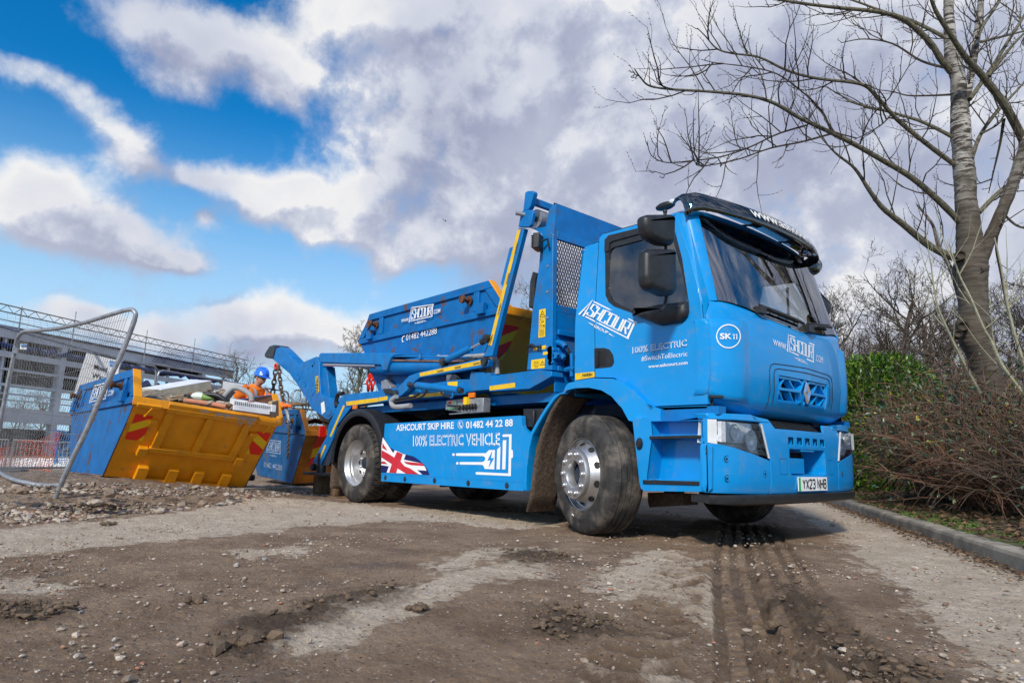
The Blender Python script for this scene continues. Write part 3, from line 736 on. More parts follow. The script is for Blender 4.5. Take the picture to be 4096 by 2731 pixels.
# ---- lettering on the cab ---------------------------------------------------------
def s3(q, off=.0085): p = sd(q); return Vector((p.x, -Wd(p.y)-off, p.y))
def lab(name, data, Q, mat=None, nrm=(0, -1, 0), off=0, parent=T, fn=None):
    return put2d(MB(), data, Q, nrm, off, 0, fn).build(name, mat or M['white'], parent)
fixs = lambda p: Vector((p.x, -Wd(p.z)-.0095, p.z))
lab('company_logo', logo2d(), [s3(K1(318, 852)), s3(K1(690, 1036)), s3(K1(610, 1215)), s3(K1(205, 1005))], fn=fixs)
outline2(MB(), '100% ELECTRIC', [s3(K1(652, 1232)), s3(K1(1078, 1170)), s3(K1(1080, 1225)), s3(K1(654, 1285))], (0, -1, 0), fixs).build('slogan', [M['white'], M['paint']], T, fix=False)
lab('hashtag', text2d('#SwitchToElectric'), [s3(K1(722, 1302)), s3(K1(1082, 1265)), s3(K1(1082, 1305)), s3(K1(722, 1345))], fn=fixs)
lab('web_address', text2d('www.ashcourt.com', .018), [s3(K1(776, 1372)), s3(K1(1084, 1338)), s3(K1(1084, 1366)), s3(K1(776, 1396))], fn=fixs)
q = [s3(K1(203, 1438)), s3(K1(355, 1424)), s3(K1(355, 1466)), s3(K1(205, 1490))]
MB().add([fixs(p) for p in q], [(0, 1, 2, 3)]).build('yellow_strip', M['yellow_tape'], T)
lab('strip_lettering', text2d('HARSH', .03), [s3(K1(262, 1442)), s3(K1(338, 1434)), s3(K1(338, 1456)), s3(K1(262, 1463))], M['ink'], off=.003, fn=fixs)
def f3(q): p = fr(q); return Vector((p.x, p.y, p.z))
ffx = lambda p: Vector((Xf(p.y, p.z)+.0025, p.y, p.z))
lab('company_logo', logo2d(), [f3(K1(1850, 1122)), f3(K1(2070, 1207)), f3(K1(2066, 1400)), f3(K1(1856, 1303))], fn=ffx)
lab('web_prefix', text2d('WWW.', .012), [f3(K1(1744, 1166)), f3(K1(1854, 1210)), f3(K1(1852, 1258)), f3(K1(1750, 1212))], fn=ffx)
lab('web_suffix', text2d('.COM', .0), [f3(K1(2078, 1288)), f3(K1(2137, 1308)), f3(K1(2138, 1362)), f3(K1(2079, 1340))], fn=ffx)
# fleet number in its ring, on the corner deflector
def defl(p):
    y = abs(p.y); t = math.asin(min(1, max(0, (y-.80)/.365)))/(pi/2); e = .032*smooth(0, .25, t)
    return Vector((Xf(min(y, 1.149), p.z)-.10*smooth(.88, 1, t)+e*(1-.5*t)+.004, -(y+e*.3*t)-.002, p.z))
def ds(q):
    d = ray(q); t = 2.5
    while t < 8:
        P = CAM+d*t
        if abs(P.y) < 1.165 and P.x < defl(P).x: return P
        t += .002
    return P
sq = [ds(q) for q in [K1(1335, 1122), K1(1476, 1128), K1(1476, 1170), K1(1335, 1170)]]
_sk = text2d('SK', .03); _V = [(v[0]*.60, v[1], 0) for v in _sk[0]]; _F = list(_sk[1])
for _x in (.74, .92):
    vs, fs = stroke([(_x-.075, .72), (_x, .97), (_x, 0)], .075); _F += [tuple(len(_V)+i for i in f) for f in fs]; _V += [(v[0], min(1, v[1]), 0) for v in vs]
put2d(MB(), (_V, _F), sq, (0, 0, 1), 0, 0, defl).build('fleet_number', M['white'], T)
rg = []; 
for i in range(40):
    a = 2*pi*i/40
    rg.append((defl(ds(K1(1402+88*cos(a), 1147-86*sin(a)))), defl(ds(K1(1402+96*cos(a), 1147-95*sin(a))))))
MB().add([p for r in rg for p in r], [(2*i, 2*i+1, (2*i+3) % 80, (2*i+2) % 80) for i in range(40)]).build('number_ring', M['white'], T)
# ---- bumper -----------------------------------------------------------------------
BZ0, BZ1 = .40, .985
def bump_sheet(outline, holes, mb, off=0, step=.07, thick=.02): return sheet(outline, holes, lambda y, z: Vector((Xb(y, z, off)-.02*smooth(.46, .40, z)-.03*smooth(.86, .99, z), y, z)), mb, step, thick, (-1, 0, 0))
rec = [(-.315, .752), (.315, .752), (.315, .56), (.28, .545), (-.28, .545), (-.315, .56)]
slots = [[(y, .845), (y+.085, .845), (y+.085, .785), (y, .785)] for y in (-.325, -.185, -.045, .095, .235)]
mb = MB()
center = [(-.60, .402), (.60, .402), (.60, .652), (.66, .93), (.55, .945), (.42, .93), (.40, .985), (.33, .985), (.30, .86)]
cen = [(-.60, .402), (.60, .402), (.60, .66), (.69, .94), (.52, .975), (.36, .97), (.33, .905), (-.50, .905), (-.56, .975), (-.69, .94), (-.60, .66)]
bump_sheet(cen, [rec]+slots, mb)
bumper = mb.build('bumper', M['paint'], T, smooth=True, bevel=.005, ang=40)
mb = MB()
for sg in (-1, 1):
    P = [(sg*.606, .402), (sg*1.225, .415), (sg*1.238, .45), (sg*1.238, .765), (sg*1.18, .772), (sg*.606, .655)]
    if sg < 0: P = P[::-1]
    c_ = MB(); bump_sheet(rnd_poly(P, .03), [], c_, .0); co_ = c_.build('bumper_corner', M['paint'], T, smooth=True, bevel=.005, ang=40)
    bt = MB()
    for (y, z) in ((1.10, .66), (1.10, .52), (.68, .555)):
        c3 = Vector((Xb(y)+.001, sg*y, z)); bt.lathe([(.026, .001), (.018, -.004), (.009, -.006), (.009, .002), (0, .003)], c3, (1, sg*.25*(y > 1), 0), 14)
    bt.each('bolt', M['dark'], co_)
    # lid over the lamp
    P = [(sg*.70, .945), (sg*1.19, .945), (sg*1.205, .99), (sg*.80, 1.0), (sg*.70, .985), (sg*.57, .975), (sg*.56, .945)]
    if sg < 0: P = P[::-1]
    l_ = MB(); bump_sheet(P, [], l_, .004, .07, .10); l_.build('lamp_cowl', M['paint'], T, bevel=.008, ang=40)
# recess interior
mb = MB(); X0 = 1.10
for L in ([(-.315, .56), (-.315, .752), (.315, .752), (.315, .56), (.28, .545), (-.28, .545)],):
    n = len(L); v = [Vector((Xb(y)-.002, y, z)) for y, z in L]+[Vector((X0+.03, y*.92, .65+(z-.65)*.9)) for y, z in L]
    mb.add(v, [(i, (i+1) % n, n+(i+1) % n, n+i) for i in range(n)])
for s_ in slots:
    v = [Vector((Xb(y)-.002, y, z)) for y, z in s_]+[Vector((1.22, y, z)) for y, z in s_]; mb.add(v, [(i, (i+1) % 4, 4+(i+1) % 4, 4+i) for i in range(4)])
mb.bb(1.14, 1.29, -.27, -.0, .555, .68); mb.bb(1.20, 1.325, -.12, .12, .735, .752)
mb.build('bumper_recess', M['paint'], T, bevel=.004)
mb = MB(); mb.bb(1.10, 1.12, -.6, .6, .5, .9)
for i in range(12): mb.bb(1.125, 1.135, -.3+i*.05, -.29+i*.05, .55, .72)
for i in range(5): mb.bb(1.125, 1.137, -.3, .3, .56+i*.035, .568+i*.035)
mb.build('lower_grille', M['blackmat'], T)
mb = MB()
for sg in (-1, 1):
    L = [(sg*.365, .675), (sg*.475, .675), (sg*.475, .555), (sg*.365, .555)]; ribbon_on(lambda y, z: Xb(y), L, .006, .004, mb, .002, True)
mb.each('bumper_flap', M['dark'] if False else M['frame_paint'], T)
# upper mesh between bumper and cab
mb = MB(); 
for i in range(21): y = -.50+i*.041; mb.beam((1.20, y, .97), (1.285, y, .905), .006, .008)
for i in range(6): t = i/5; mb.beam((lerp(1.20, 1.285, t), -.50, lerp(.97, .905, t)+.002), (lerp(1.20, 1.285, t), .33, lerp(.97, .905, t)+.002), .008, .006)
mb.build('mesh_panel', M['black'], T)
mb = MB(); mb.bb(.6, 1.2, -1.0, 1.0, .88, .90); mb.bb(1.05, 1.1, -1.0, 1.0, .7, 1.02)
for y in (-.75, .55): mb.cyl((1.13, y-.06, .985), (1.13, y+.06, .985), .03); mb.cyl((1.12, y-.12, .98), (1.12, y+.12, .98), .014)
for k in range(7): y = -.9+k*.045; mb.tube([(1.05, y, 1.03), (1.12, y+.03, .99), (1.1, y+.1, .955)], .009, 5)
mb.build('cab_mounting', M['dark'], T)
# headlights
for sg in (-1, 1):
    L = [(.705, .928), (1.205, .942), (1.215, .775), (1.16, .765), (.615, .672)]
    L = [(sg*y, z) for y, z in L];
    if sg < 0: L = L[::-1]
    mb = MB(); sheet(L, [], lambda y, z: Vector((Xb(y)-.085, y, z)), mb, .08)
    hl = mb.build('headlight', M['lamp_inner'], T)
    ld = MB(); sheet(inset([Vector(p) for p in L], .002), [], lambda y, z: Vector((Xb(y)+.001, y, z)), ld, .06); ld.build('lamp_lens', M['lens'], hl, smooth=True)
    rf = MB(); 
    for (y, z, r) in ((.80, .80, .075), (.99, .86, .06)):
        rf.lathe([(.012, -.055), (r*.6, -.045), (r*.9, -.015), (r, .0), (r+.008, .0)], (Xb(y)-.025, sg*y, z), (1, 0, 0), 24)
    rf.bb(Xb(1.06)-.07, Xb(1.06)-.03, sg*.95, sg*1.17, .785, .83)
    rf.bb(Xb(.9)-.08, Xb(.9)-.05, sg*.74, sg*1.16, .78, .93)
    rf.build('reflector', M['lamp_inner'], hl, smooth=True, ang=50)
    ind = MB(); ind.bb(1.165, 1.20, sg*1.03, sg*1.10, .79, .825); ind.build('indicator', M['amber'], hl)
    tr = MB()
    e1 = [(sg*.70, .928), (sg*.722, .93), (sg*.634, .674), (sg*.614, .671)]; e2 = [(sg*1.165, .944), (sg*1.212, .944), (sg*1.217, .775), (sg*1.165, .765)]
    for L2 in (e1, e2): sheet(L2 if sg > 0 else L2[::-1], [], lambda y, z: Vector((Xb(y)+.004, y, z)), tr, .05, .01, (-1, 0, 0))
    tr.each('lens_trim', M['lens_white'], hl)
# under-run bar below the bumper
mb = MB(); vs = []; n = 40
prof = [(0, .402), (.010, .397), (.013, .37), (.0, .335), (-.03, .322), (-.14, .322), (-.14, .40)]
for i in range(n+1):
    y = lerp(-1.19, 1.19, i/n)
    for (dx, z) in prof: vs.append(Vector((Xb(y)+.0+dx-.05*smooth(1.0, 1.2, abs(y)), y, z+.02*smooth(1.0, 1.2, abs(y))*(z < .33))))
m = len(prof); mb.add(vs, [(i*m+j, i*m+(j+1) % m, (i+1)*m+(j+1) % m, (i+1)*m+j) for i in range(n) for j in range(m)]+[tuple(range(m)), tuple(n*m+j for j in range(m-1, -1, -1))])
mb.build('underrun_bar', M['black'], T, smooth=True, ang=40)
# number plate
px, py, pz = 1.337, .045, .476
pc = [Vector((px, py-.26, pz+.0555)), Vector((px, py+.26, pz+.0555)), Vector((px, py+.26, pz-.0555)), Vector((px, py-.26, pz-.0555))]
mb = MB().box((px-.004, py, pz), (.008, .52, .111)); plate = mb.build('number_plate', M['white'], T, bevel=.002)
MB().bb(px+.0005, px+.0015, py-.258, py-.222, pz-.053, pz+.053).build('green_band', M['green'], plate)
def inplate(u0, u1, v0, v1): return [quadmap(*pc, u0, v1), quadmap(*pc, u1, v1), quadmap(*pc, u1, v0), quadmap(*pc, u0, v0)]
_G = {'Y': [[(0, 1), (.5, .5)], [(1, 1), (.5, .5), (.5, 0)]], 'X': [[(0, 0), (1, 1)], [(0, 1), (.44, .56)], [(.56, .44), (1, 0)]], '2': [[(0, .78), (.04, .95), (.2, 1), (.8, 1), (.97, .93), (1, .72), (.93, .55), (0, .06), (0, 0), (1, 0)]],
      '3': [[(0, .85), (.15, 1), (.8, 1), (1, .88), (1, .64), (.85, .53), (.35, .53)], [(.85, .49), (1, .38), (1, .12), (.8, 0), (.15, 0), (0, .15)]], 'N': [[(0, 0), (0, 1), (1, 0), (1, 1)]], 'H': [[(0, 0), (0, 1)], [(1, 0), (1, 1)], [(.09, .5), (.91, .5)]],
      'B': [[(0, 0), (0, 1), (.8, 1), (.97, .9), (.97, .64), (.8, .53), (.12, .53)], [(.12, .0), (.85, 0), (1, .12), (1, .38), (.85, .47)]]}
o_ = MB(); _hw = 50/520; _x = .135
for _i, ch in enumerate('YX23NHB'):
    if _i == 4: _x += .058
    for st_ in _G[ch]:
        a_, b_ = .010/.050, .011/.079; vs, fs = stroke([(q[0]*.050*.80+.005, q[1]*.079*.88+.005) for q in st_], .0125); put2d(o_, ([(v[0]/.52, v[1]/.111) for v in vs], fs), [quadmap(*pc, _x, 1.14), quadmap(*pc, _x+1, 1.14), quadmap(*pc, _x+1, .14), quadmap(*pc, _x, .14)], (1, 0, 0), .0025)
    _x += .111
o_.build('registration', M['ink'], plate)
# ---- step unit behind the bumper -----------------------------------------------------
def ty(q, y=-1.22): return yz(q, y)
U = [ty(K2(*p)) for p in [(645, 345), (700, 335), (800, 345), (905, 358), (1185, 350), (1190, 480), (1205, 510), (1215, 540), (1270, 560), (1266, 890), (1240, 915), (740, 908), (712, 890), (700, 840)]]
rc1 = [ty(K2(*p)) for p in [(795, 500), (1180, 497), (1180, 560), (1180, 810), (755, 825), (770, 700)]]
rc0 = [ty(K2(*p)) for p in [(790, 362), (1182, 356), (1182, 470), (800, 474)]]
for sg in (-1, 1):
    mb = MB(); sheet(U, [rnd_poly(rc1, .02), rc0], yw(sg*1.22), mb, .1, .02, (0, -sg, 0))
    for L in (rnd_poly(rc1, .02), rc0):
        n = len(L); d1 = .17 if L is not rc0 else .12
        v = [Vector((p[0], sg*1.218, p[1])) for p in L]+[Vector((p[0], sg*(1.22-d1), p[1])) for p in L]
        mb.add(v, [(i, (i+1) % n, n+(i+1) % n, n+i) for i in range(n)]+[tuple(range(n, 2*n))])
    mb.bb(1.12, 1.155, -sg*0+sg*1.22, sg*1.0, .42, .95)
    su = mb.build('step_unit', M['paint'], T, bevel=.008, seg=3, ang=40)
    for (a, b, c, d) in (((785, 478), (1185, 470), (1185, 495), (785, 502)), ((733, 820), (1172, 832), (1172, 862), (733, 850))):
        P = [ty(K2(*p)) for p in (a, b, c, d)]; st = MB(); st.prism([Vector((p.x, sg*1.232, p.y)) for p in P], (0, -sg*.17, 0)); st.build('step', M['black'], su, bevel=.004)
    mk = MB(); p = ty(K2(705, 560)); mk.lathe([(.0, .03), (.02, .028), (.028, .015), (.03, 0)], (p.x, sg*1.22, p.y+.015), (0, sg, 0), 14); mk.v = [Vector((v.x, v.y, p.y+(v.z-p.y)*1.6)) for v in mk.v]
    mk.build('marker_lamp', M['black'], su, smooth=True)
    kk = MB(); p = ty(K2(1217, 596)); kk.lathe([(.022, .004), (.02, .006), (.012, .0), (.0, .004)], (p.x, sg*1.22, p.y), (0, sg, 0), 14); kk.build('lock', M['black'], su, smooth=True)
    sl2 = MB(); sl2.prism([Vector((p.x, sg*1.15, p.y)) for p in [ty(K2(*q)) for q in [(800, 250), (1280, 235), (1280, 300), (905, 360), (800, 345)]]], (0, -sg*.1, 0)); sl2.build('sill', M['frame_paint'], T)
# ---- front wing over the wheel ---------------------------------------------------------
def arch_strip(path, y0, y1, th, sg, mat, name, parent=T, bevel=.01, lip=.0):
    n = len(path); v = []
    for i, p in enumerate(path):
        a = path[max(i-1, 0)]; b = path[min(i+1, n-1)]; d = (Vector(b)-Vector(a)).normalized(); nn = Vector((-d.y, d.x)) if True else 0
        o2 = Vector(p); i2 = o2-nn*th
        v += [Vector((o2.x, sg*y0, o2.y)), Vector((i2.x, sg*y0, i2.y)), Vector((i2.x, sg*y1, i2.y)), Vector((o2.x, sg*y1, o2.y))]
    fs = [(i*4+j, i*4+(j+1) % 4, (i+1)*4+(j+1) % 4, (i+1)*4+j) for i in range(n-1) for j in range(4)]+[(0, 1, 2, 3), ((n-1)*4+3, (n-1)*4+2, (n-1)*4+1, (n-1)*4)]
    return MB().add(v, fs).build(name, mat, parent, bevel=bevel, seg=2, ang=50)
wing_o = [yz(K2(*p), -1.24) for p in [(108, 150), (112, 110), (125, 80), (150, 58), (300, 38), (450, 28), (520, 35), (570, 65), (640, 130), (720, 205), (790, 250), (835, 262), (835, 352), (700, 335), (645, 345), (628, 362), (605, 355), (560, 260), (480, 165), (400, 118), (300, 98), (200, 102), (130, 118)]]
for sg in (-1, 1):
    mb = MB(); sheet(wing_o, [], lambda x, z: Vector((x, sg*(1.24-.05*smooth(.30, .62, x)), z)), mb, .05, .12, (0, -sg, 0)); w = mb.build('front_wing', M['paint'], T, bevel=.012, seg=3, ang=50)
    # rear part: bow behind the wheel, with muddy liner and flap
    bow = [yz(K3(*p), -1.24) for p in [(1960, 528), (1925, 535), (1880, 575), (1820, 660), (1760, 760), (1710, 850), (1685, 950), (1665, 1100), (1660, 1200), (1662, 1290)]]
    bow = [Vector(p) for p in bow]
    mb = MB(); n = len(bow); v = []
    for i, p in enumerate(bow): v += [Vector((p.x, sg*1.25, p.y)), Vector((p.x+.035, sg*1.25, p.y-.012)), Vector((p.x+.03, sg*.92, p.y-.012)), Vector((p.x-.005, sg*.92, p.y))]
    mb.add(v, [(i*4+j, i*4+(j+1) % 4, (i+1)*4+(j+1) % 4, (i+1)*4+j) for i in range(n-1) for j in range(4)]+[(0, 1, 2, 3), (n*4-1, n*4-2, n*4-3, n*4-4)])
    mb.build('wing_bow', M['paint'], T, bevel=.008, ang=50)
    ln = MB(); pts = [Vector((-.36, 1.235)), Vector((-.41, 1.19)), Vector((-.52, 1.06)), Vector((-.62, .9)), Vector((-.70, .72)), Vector((-.74, .5)), Vector((-.78, .30)), Vector((-.83, .14))]
    v = []
    for i, p in enumerate(pts):
        for j in range(9): yy = lerp(1.225, .86, j/8); v.append(Vector((p.x+.045+.02*noise.noise(Vector((p.x*9, yy*9, p.y*9))), sg*yy, p.y)))
    ln.add(v, [(i*9+j, i*9+j+1, (i+1)*9+j+1, (i+1)*9+j) for i in range(len(pts)-1) for j in range(8)]); lo_ = ln.build('mud_flap', M['mud'], T, smooth=True)
    sdm = lo_.modifiers.new('t', 'SOLIDIFY'); sdm.thickness = .018
top = MB()
for sg in (-1, 1):
    pts = [(-.40, 1.20), (-.25, 1.245), (-.05, 1.27), (.12, 1.25), (.30, 1.13), (.42, .98)]
    v = []
    for (x, z) in pts: v += [Vector((x, sg*1.20, z-.03)), Vector((x, sg*.78, z-.03))]
    top.add(v, [(2*i, 2*i+1, 2*i+3, 2*i+2) for i in range(5)])
top.each('wheel_arch_liner', M['dark'], T, smooth=True)
# ---- wheels --------------------------------------------------------------------------
TR = .507
def tyre_mesh(drive):
    prof = [(.296, -.004), (.305, .010), (.33, .018), (.37, .026), (.41, .029), (.45, .022), (.475, .012), (.486, .002), (.494, -.012), (.5005, -.026)]
    mb = MB()
    full = prof+[(r, -.285-h) for r, h in reversed(prof)]
    if not drive:
        tread = []
        h0, h1 = -.026, -.259; W_ = h0-h1
        gro = [.17, .39, .61, .83]; pts = [(0, .5005)]
        for g_ in gro: pts += [(g_-.022, .5065), (g_-.018, .496), (g_+.018, .496), (g_+.022, .5065)]
        pts += [(1, .5005)]
        tread = [(r, h0-u*W_) for u, r in pts[1:-1]]
        P = prof+tread+[(r, -.285-h) for r, h in reversed(prof)]; n = 96
        mb.lathe(P, (0, 0, 0), (0, -1, 0), n)
        # shoulder nicks
        for j in range(120):
            a = 2*pi*j/120; c = Vector((cos(a)*.500, .028, sin(a)*.500)); mb.box(c, (.006, .012, .004), Matrix.Rotation(-a, 3, 'Y'))
        return mb
    # drive tyre: carcass lathe + separate lugs
    P = prof[:-2]+[(.488, -.02), (.490, -.26)]+[(r, -.285-h) for r, h in reversed(prof[:-2])]
    mb.lathe(P, (0, 0, 0), (0, -1, 0), 72)
    nl = 44; rnd = random.Random(3)
    cols_ = [(-.005, -.075, 0), (-.080, -.140, .5), (-.145, -.205, 0), (-.210, -.280, .5)]
    for j in range(nl):
        for (a0, a1, sh) in cols_:
            t0 = 2*pi*(j+sh+.05)/nl; t1 = 2*pi*(j+sh+.93)/nl; sk = .02
            v = []
            for (r, e) in ((.480, 0), (.508, .004)):
                for (tt, hh, sx) in ((t0, a0, -sk), (t0+.012, (a0+a1)/2, sk), (t0, a1, -sk), (t1, a1, -sk), (t1+.012, (a0+a1)/2, sk), (t1, a0, -sk)):
                    q = tt+sx*.5+(e/r if tt < (t0+t1)/2 else -e/r); rr = r-(.010 if (abs(hh+.0) < .03 or abs(hh+.285) < .03) and r > .5 else 0)
                    v.append(Vector((rr*cos(q), -hh if True else 0, rr*sin(q))))
            mb.add(v, [(6, 7, 8, 9, 10, 11)]+[(i, (i+1) % 6, 6+(i+1) % 6, 6+i) for i in range(6)])
    return mb
def rim_front():
    mb = MB()
    mb.lathe([(.299, .006), (.304, .010), (.306, .004), (.299, -.004), (.290, .002), (.284, -.012), (.277, -.026), (.268, -.030), (.255, -.018), (.236, .018), (.222, .042), (.214, .05), (.214, .078), (.209, .090), (.204, .093), (.122, .093), (.115, .090), (.111, .083), (.106, .02), (.103, -.03)], (0, 0, 0), (0, -1, 0), 72)
    mb.lathe([(.299, -.004), (.296, -.10), (.27, -.28)], (0, 0, 0), (0, -1, 0), 40)
    return mb
def rim_rear():
    mb = MB()
    mb.lathe([(.300, .004), (.305, .008), (.303, -.002), (.296, .0), (.288, -.010), (.282, -.03), (.268, -.045), (.262, -.05), (.258, -.075), (.250, -.085), (.243, -.14), (.238, -.165), (.225, -.170), (.19, -.180), (.135, -.172), (.128, -.168), (.120, -.168), (.10, -.165), (.0, -.165)], (0, 0, 0), (0, -1, 0), 72)
    mb.lathe([(.303, -.01), (.296, -.10), (.27, -.28)], (0, 0, 0), (0, -1, 0), 40)
    return mb
def hand_holes(front):
    mb = MB()
    for k in range(10):
        a = 2*pi*(k+.5)/10+.303 if front else 2*pi*(k+.5)/10
        # oval on the sloping disc
        if front: p0, p1 = (.268, -.0285+.0015), (.232, .0265)
        else: p0, p1 = (.226, -.166), (.192, -.1755)
        c = ((p0[0]+p1[0])/2, (p0[1]+p1[1])/2); hv = Vector((p0[0]-p1[0], p0[1]-p1[1]))/2*.82; nn = Vector((-hv.y, hv.x)).normalized()
        if nn.y < 0: nn = -nn
        v = []
        for j in range(20):
            b = 2*pi*j/20; rr = c[0]+hv.x*sin(b)+nn.x*.003; h = c[1]+hv.y*sin(b)+nn.y*.003; tt = a+.030*cos(b)/rr
            v.append(Vector((rr*sin(tt), -h, rr*cos(tt))))
        mb.add(v, [tuple(range(20))])
    return mb
def nuts(front):
    mb = MB()
    for k in range(10):
        a = 2*pi*k/10+(.303 if front else 0); h = .093 if front else -.178
        mb.lathe([(.026, 0), (.026, .006), (.021, .008), (.020, .016), (.014, .023), (0, .025)], (.1675*sin(a), -h, .1675*cos(a)), (0, -1, 0), 12)
    return mb
def wheel(x, y, front, steer=0, flip=False, dat={}):
    """the wheel's own mesh is its hub; tyre, rim, nuts and hand holes are its pieces"""
    k = front
    if k not in dat:
        hub = MB()
        if front: hub.lathe([(.104, .02), (.10, -.02), (.075, -.03), (.07, .03), (.05, .035), (0, .035)], (0, 0, 0), (0, -1, 0), 32)
        else: hub.lathe([(.08, -.16), (.075, -.13), (.05, -.125), (0, -.125)], (0, 0, 0), (0, -1, 0), 32)
        hub.cyl((0, .05 if front else .20, 0), (0, .28, 0), .2)
        h = hub.build('wheel', M['dark'], T, smooth=True, local=True, ang=40)
        t_ = tyre_mesh(not front); r = t_.build('tyre', M['tyre'], h, smooth=True, local=True, ang=30)
        r = (rim_front() if front else rim_rear()).build('rim', M['alu'], h, smooth=True, local=True, ang=28)
        nuts(front).each('wheel_nut', M['alu'], r, smooth=True, local=True, ang=40)
        hand_holes(front).each('hand_hole', M['blackmat'], r, local=True, fix=False)
        # nuts and holes move up one level: thing > part > sub-part
        for c in list(r.children): c.parent = h
        dat[k] = h
        o = h
    else:
        src = dat[k]; o = src.copy(); COL.objects.link(o)
        for c in src.children: d = c.copy(); COL.objects.link(d); d.parent = o
    piv = Vector((0, -1.05 if not flip else 1.05, 0))
    lp = Vector((0, y, 0))-piv; R_ = Matrix.Rotation(steer, 3, 'Z'); p = piv+R_ @ lp
    o.location = (x+p.x, p.y, TR); o.rotation_euler = (0, 0, steer+(pi if flip else 0)); return o
WB = -4.129
wheel(0, -1.25, True, -.297); wheel(0, 1.25, True, -.297, True)
wheel(WB, -1.205, False); wheel(WB, -.86, False); wheel(WB, 1.205, False, 0, True); wheel(WB, .86, False, 0, True)
# tyre size moulding and barcode label on the near front tyre
fw = Vector((0, -1.05, 0))
def fwp(r, a, h=.0):
    R_ = Matrix.Rotation(-.297, 3, 'Z'); return Vector((0, -1.05, TR))+R_ @ Vector((r*sin(a), -.20-h, r*cos(a)))
mb = MB(); tx = text2d('315/70R22.5', .01)
mb.add([fwp(lerp(.372, .402, v[1]), radians(lerp(196, 165, v[0])), .031) for v in tx[0]], tx[1]); mb.build('tyre_size', M['grease'], T, fix=False)
mb = MB(); mb.add([fwp(r, radians(a), .030) for r, a in ((.372, 200), (.372, 194), (.358, 194), (.358, 200))], [(0, 1, 2, 3)]); mb.build('tyre_label', M['white'], T)
# ---- chassis ----------------------------------------------------------------------------
mb = MB()
for y in (-.40, .40):
    mb.bb(-5.2, 1.05, y-.035, y+.035, .76, 1.03); mb.bb(-5.2, .2, y-.05, y+.05, 1.03, 1.17)
for x in (-5.1, -4.5, -3.6, -2.6, -1.6, -.6, .4): mb.bb(x-.04, x+.04, -.38, .38, .80, 1.0)
mb.each('chassis_rail', M['dark'], T, bevel=.006)
mb = MB(); mb.cyl((0, -1.0, TR-.06), (0, 1.0, TR-.06), .055); mb.bb(-.06, .06, -.85, .85, .38, .46)
mb.cyl((WB, -1.0, TR), (WB, 1.0, TR), .11); mb.sphere((WB, 0, TR), .24, 16, 10, (1, 1, 1)); mb.each('axle', M['dark'], T, smooth=True)
mb = MB()
for sg in (-1, 1):
    for k in range(3): mb.tube([(-.75+.05*k, sg*.52, .60-.02*k), (0, sg*.52, .50-.022*k), (.75-.05*k, sg*.52, .62-.02*k)], .02, 5)
    mb.bb(-3.2, -.9, sg*.50, sg*1.08, .45, .98)
mb.bb(-.9, -.3, -.9, .9, .75, 1.05)
mb.build('battery_pack', M['dark'], T, bevel=.02)
mb = MB(); mb.prism([onY(K2(*p), -.8) for p in [(765, 920), (1045, 930), (1050, 1020), (780, 1035), (768, 1000)]], (0, .2, 0)); mb.build('underbody_bracket', M['mud'], T)
# ---- side panel ---------------------------------------------------------------------------
YP = -1.24
po = [yz(K3(*p), YP) for p in [(567, 772), (1640, 708), (1645, 800), (1703, 850), (1655, 1300), (537, 1222), (541, 1160)]]
for sg in (-1, 1):
    mb = MB(); sheet(rnd_poly(po, [.01, .02, .03, .02, .01, .01, 0]), [], yw(sg*1.24), mb, .3, .05, (0, -sg, 0)); sp = mb.build('side_panel', M['paint'], T, bevel=.012, seg=3, ang=40)
    mb = MB(); P = [yz(K3(*p), YP) for p in [(541, 1158), (1665, 1222), (1664, 1232), (541, 1166)]]; mb.prism([Vector((p.x, sg*1.243, p.y)) for p in P], (0, sg*-.006, 0)); mb.build('panel_ledge', M['paint'], sp)
    bt = MB()
    for q in [(572, 1195), (725, 1207), (958, 1218), (1222, 1238), (1525, 1257)]:
        p = yz(K3(*q), YP); bt.lathe([(.03, .003), (.024, .001), (.016, -.001), (.014, .006), (0, .007)], (p.x, sg*1.241, p.y), (0, sg, 0), 12)
    bt.each('panel_bolt', M['dark'], sp)
SP = T
def q3(*a): p = onY(K3(*a), YP-.0); return p
def onp(name, data, Q, mat, off=.003): return put2d(MB(), data, [q3(*q) for q in Q], (0, -1, 0), off).build(name, mat, T, fix=False)
onp('panel_lettering', text2d('ASHCOURT SKIP HIRE', .022), [(660, 778), (1110, 757), (1110, 812), (658, 830)], M['white'])
onp('panel_phone_number', text2d('01482 44 22 88', .022), [(1205, 755), (1572, 735), (1572, 792), (1205, 810)], M['white'])
outline2(MB(), '100% ELECTRIC VEHICLE', [q3(*q) for q in [(790, 865), (1470, 842), (1470, 945), (790, 950)]], (0, -1, 0)).build('panel_slogan', [M['white'], M['paint']], T, fix=False)
def ppoly(mb, pts, off, cropf=K3): 
    P = [onY(cropf(*p), YP)-Vector((0, off, 0)) for p in pts]; t = geometry.tessellate_polygon([P]); mb.add(P, [tuple(f) for f in t])
mb = MB(); c = Vector(K3(1162, 783))
def ring(mb, cx, cy, rx, ry, w, off, n=28):
    P = []
    for i in range(n): a = 2*pi*i/n; P += [q3(cx+rx*cos(a), cy+ry*sin(a))-Vector((0, off, 0)), q3(cx+(rx-w)*cos(a), cy+(ry-w)*sin(a))-Vector((0, off, 0))]
    mb.add(P, [(2*i, 2*i+1, (2*i+3) % (2*n), (2*i+2) % (2*n)) for i in range(n)])
ring(mb, 1162, 780, 21, 33, 3, .003)
ppoly(mb, [(1153, 762), (1160, 760), (1162, 772), (1157, 778), (1163, 790), (1170, 788), (1174, 797), (1168, 803), (1158, 796), (1152, 780)], .003); mb.build('phone_symbol', M['white'], T, fix=False)
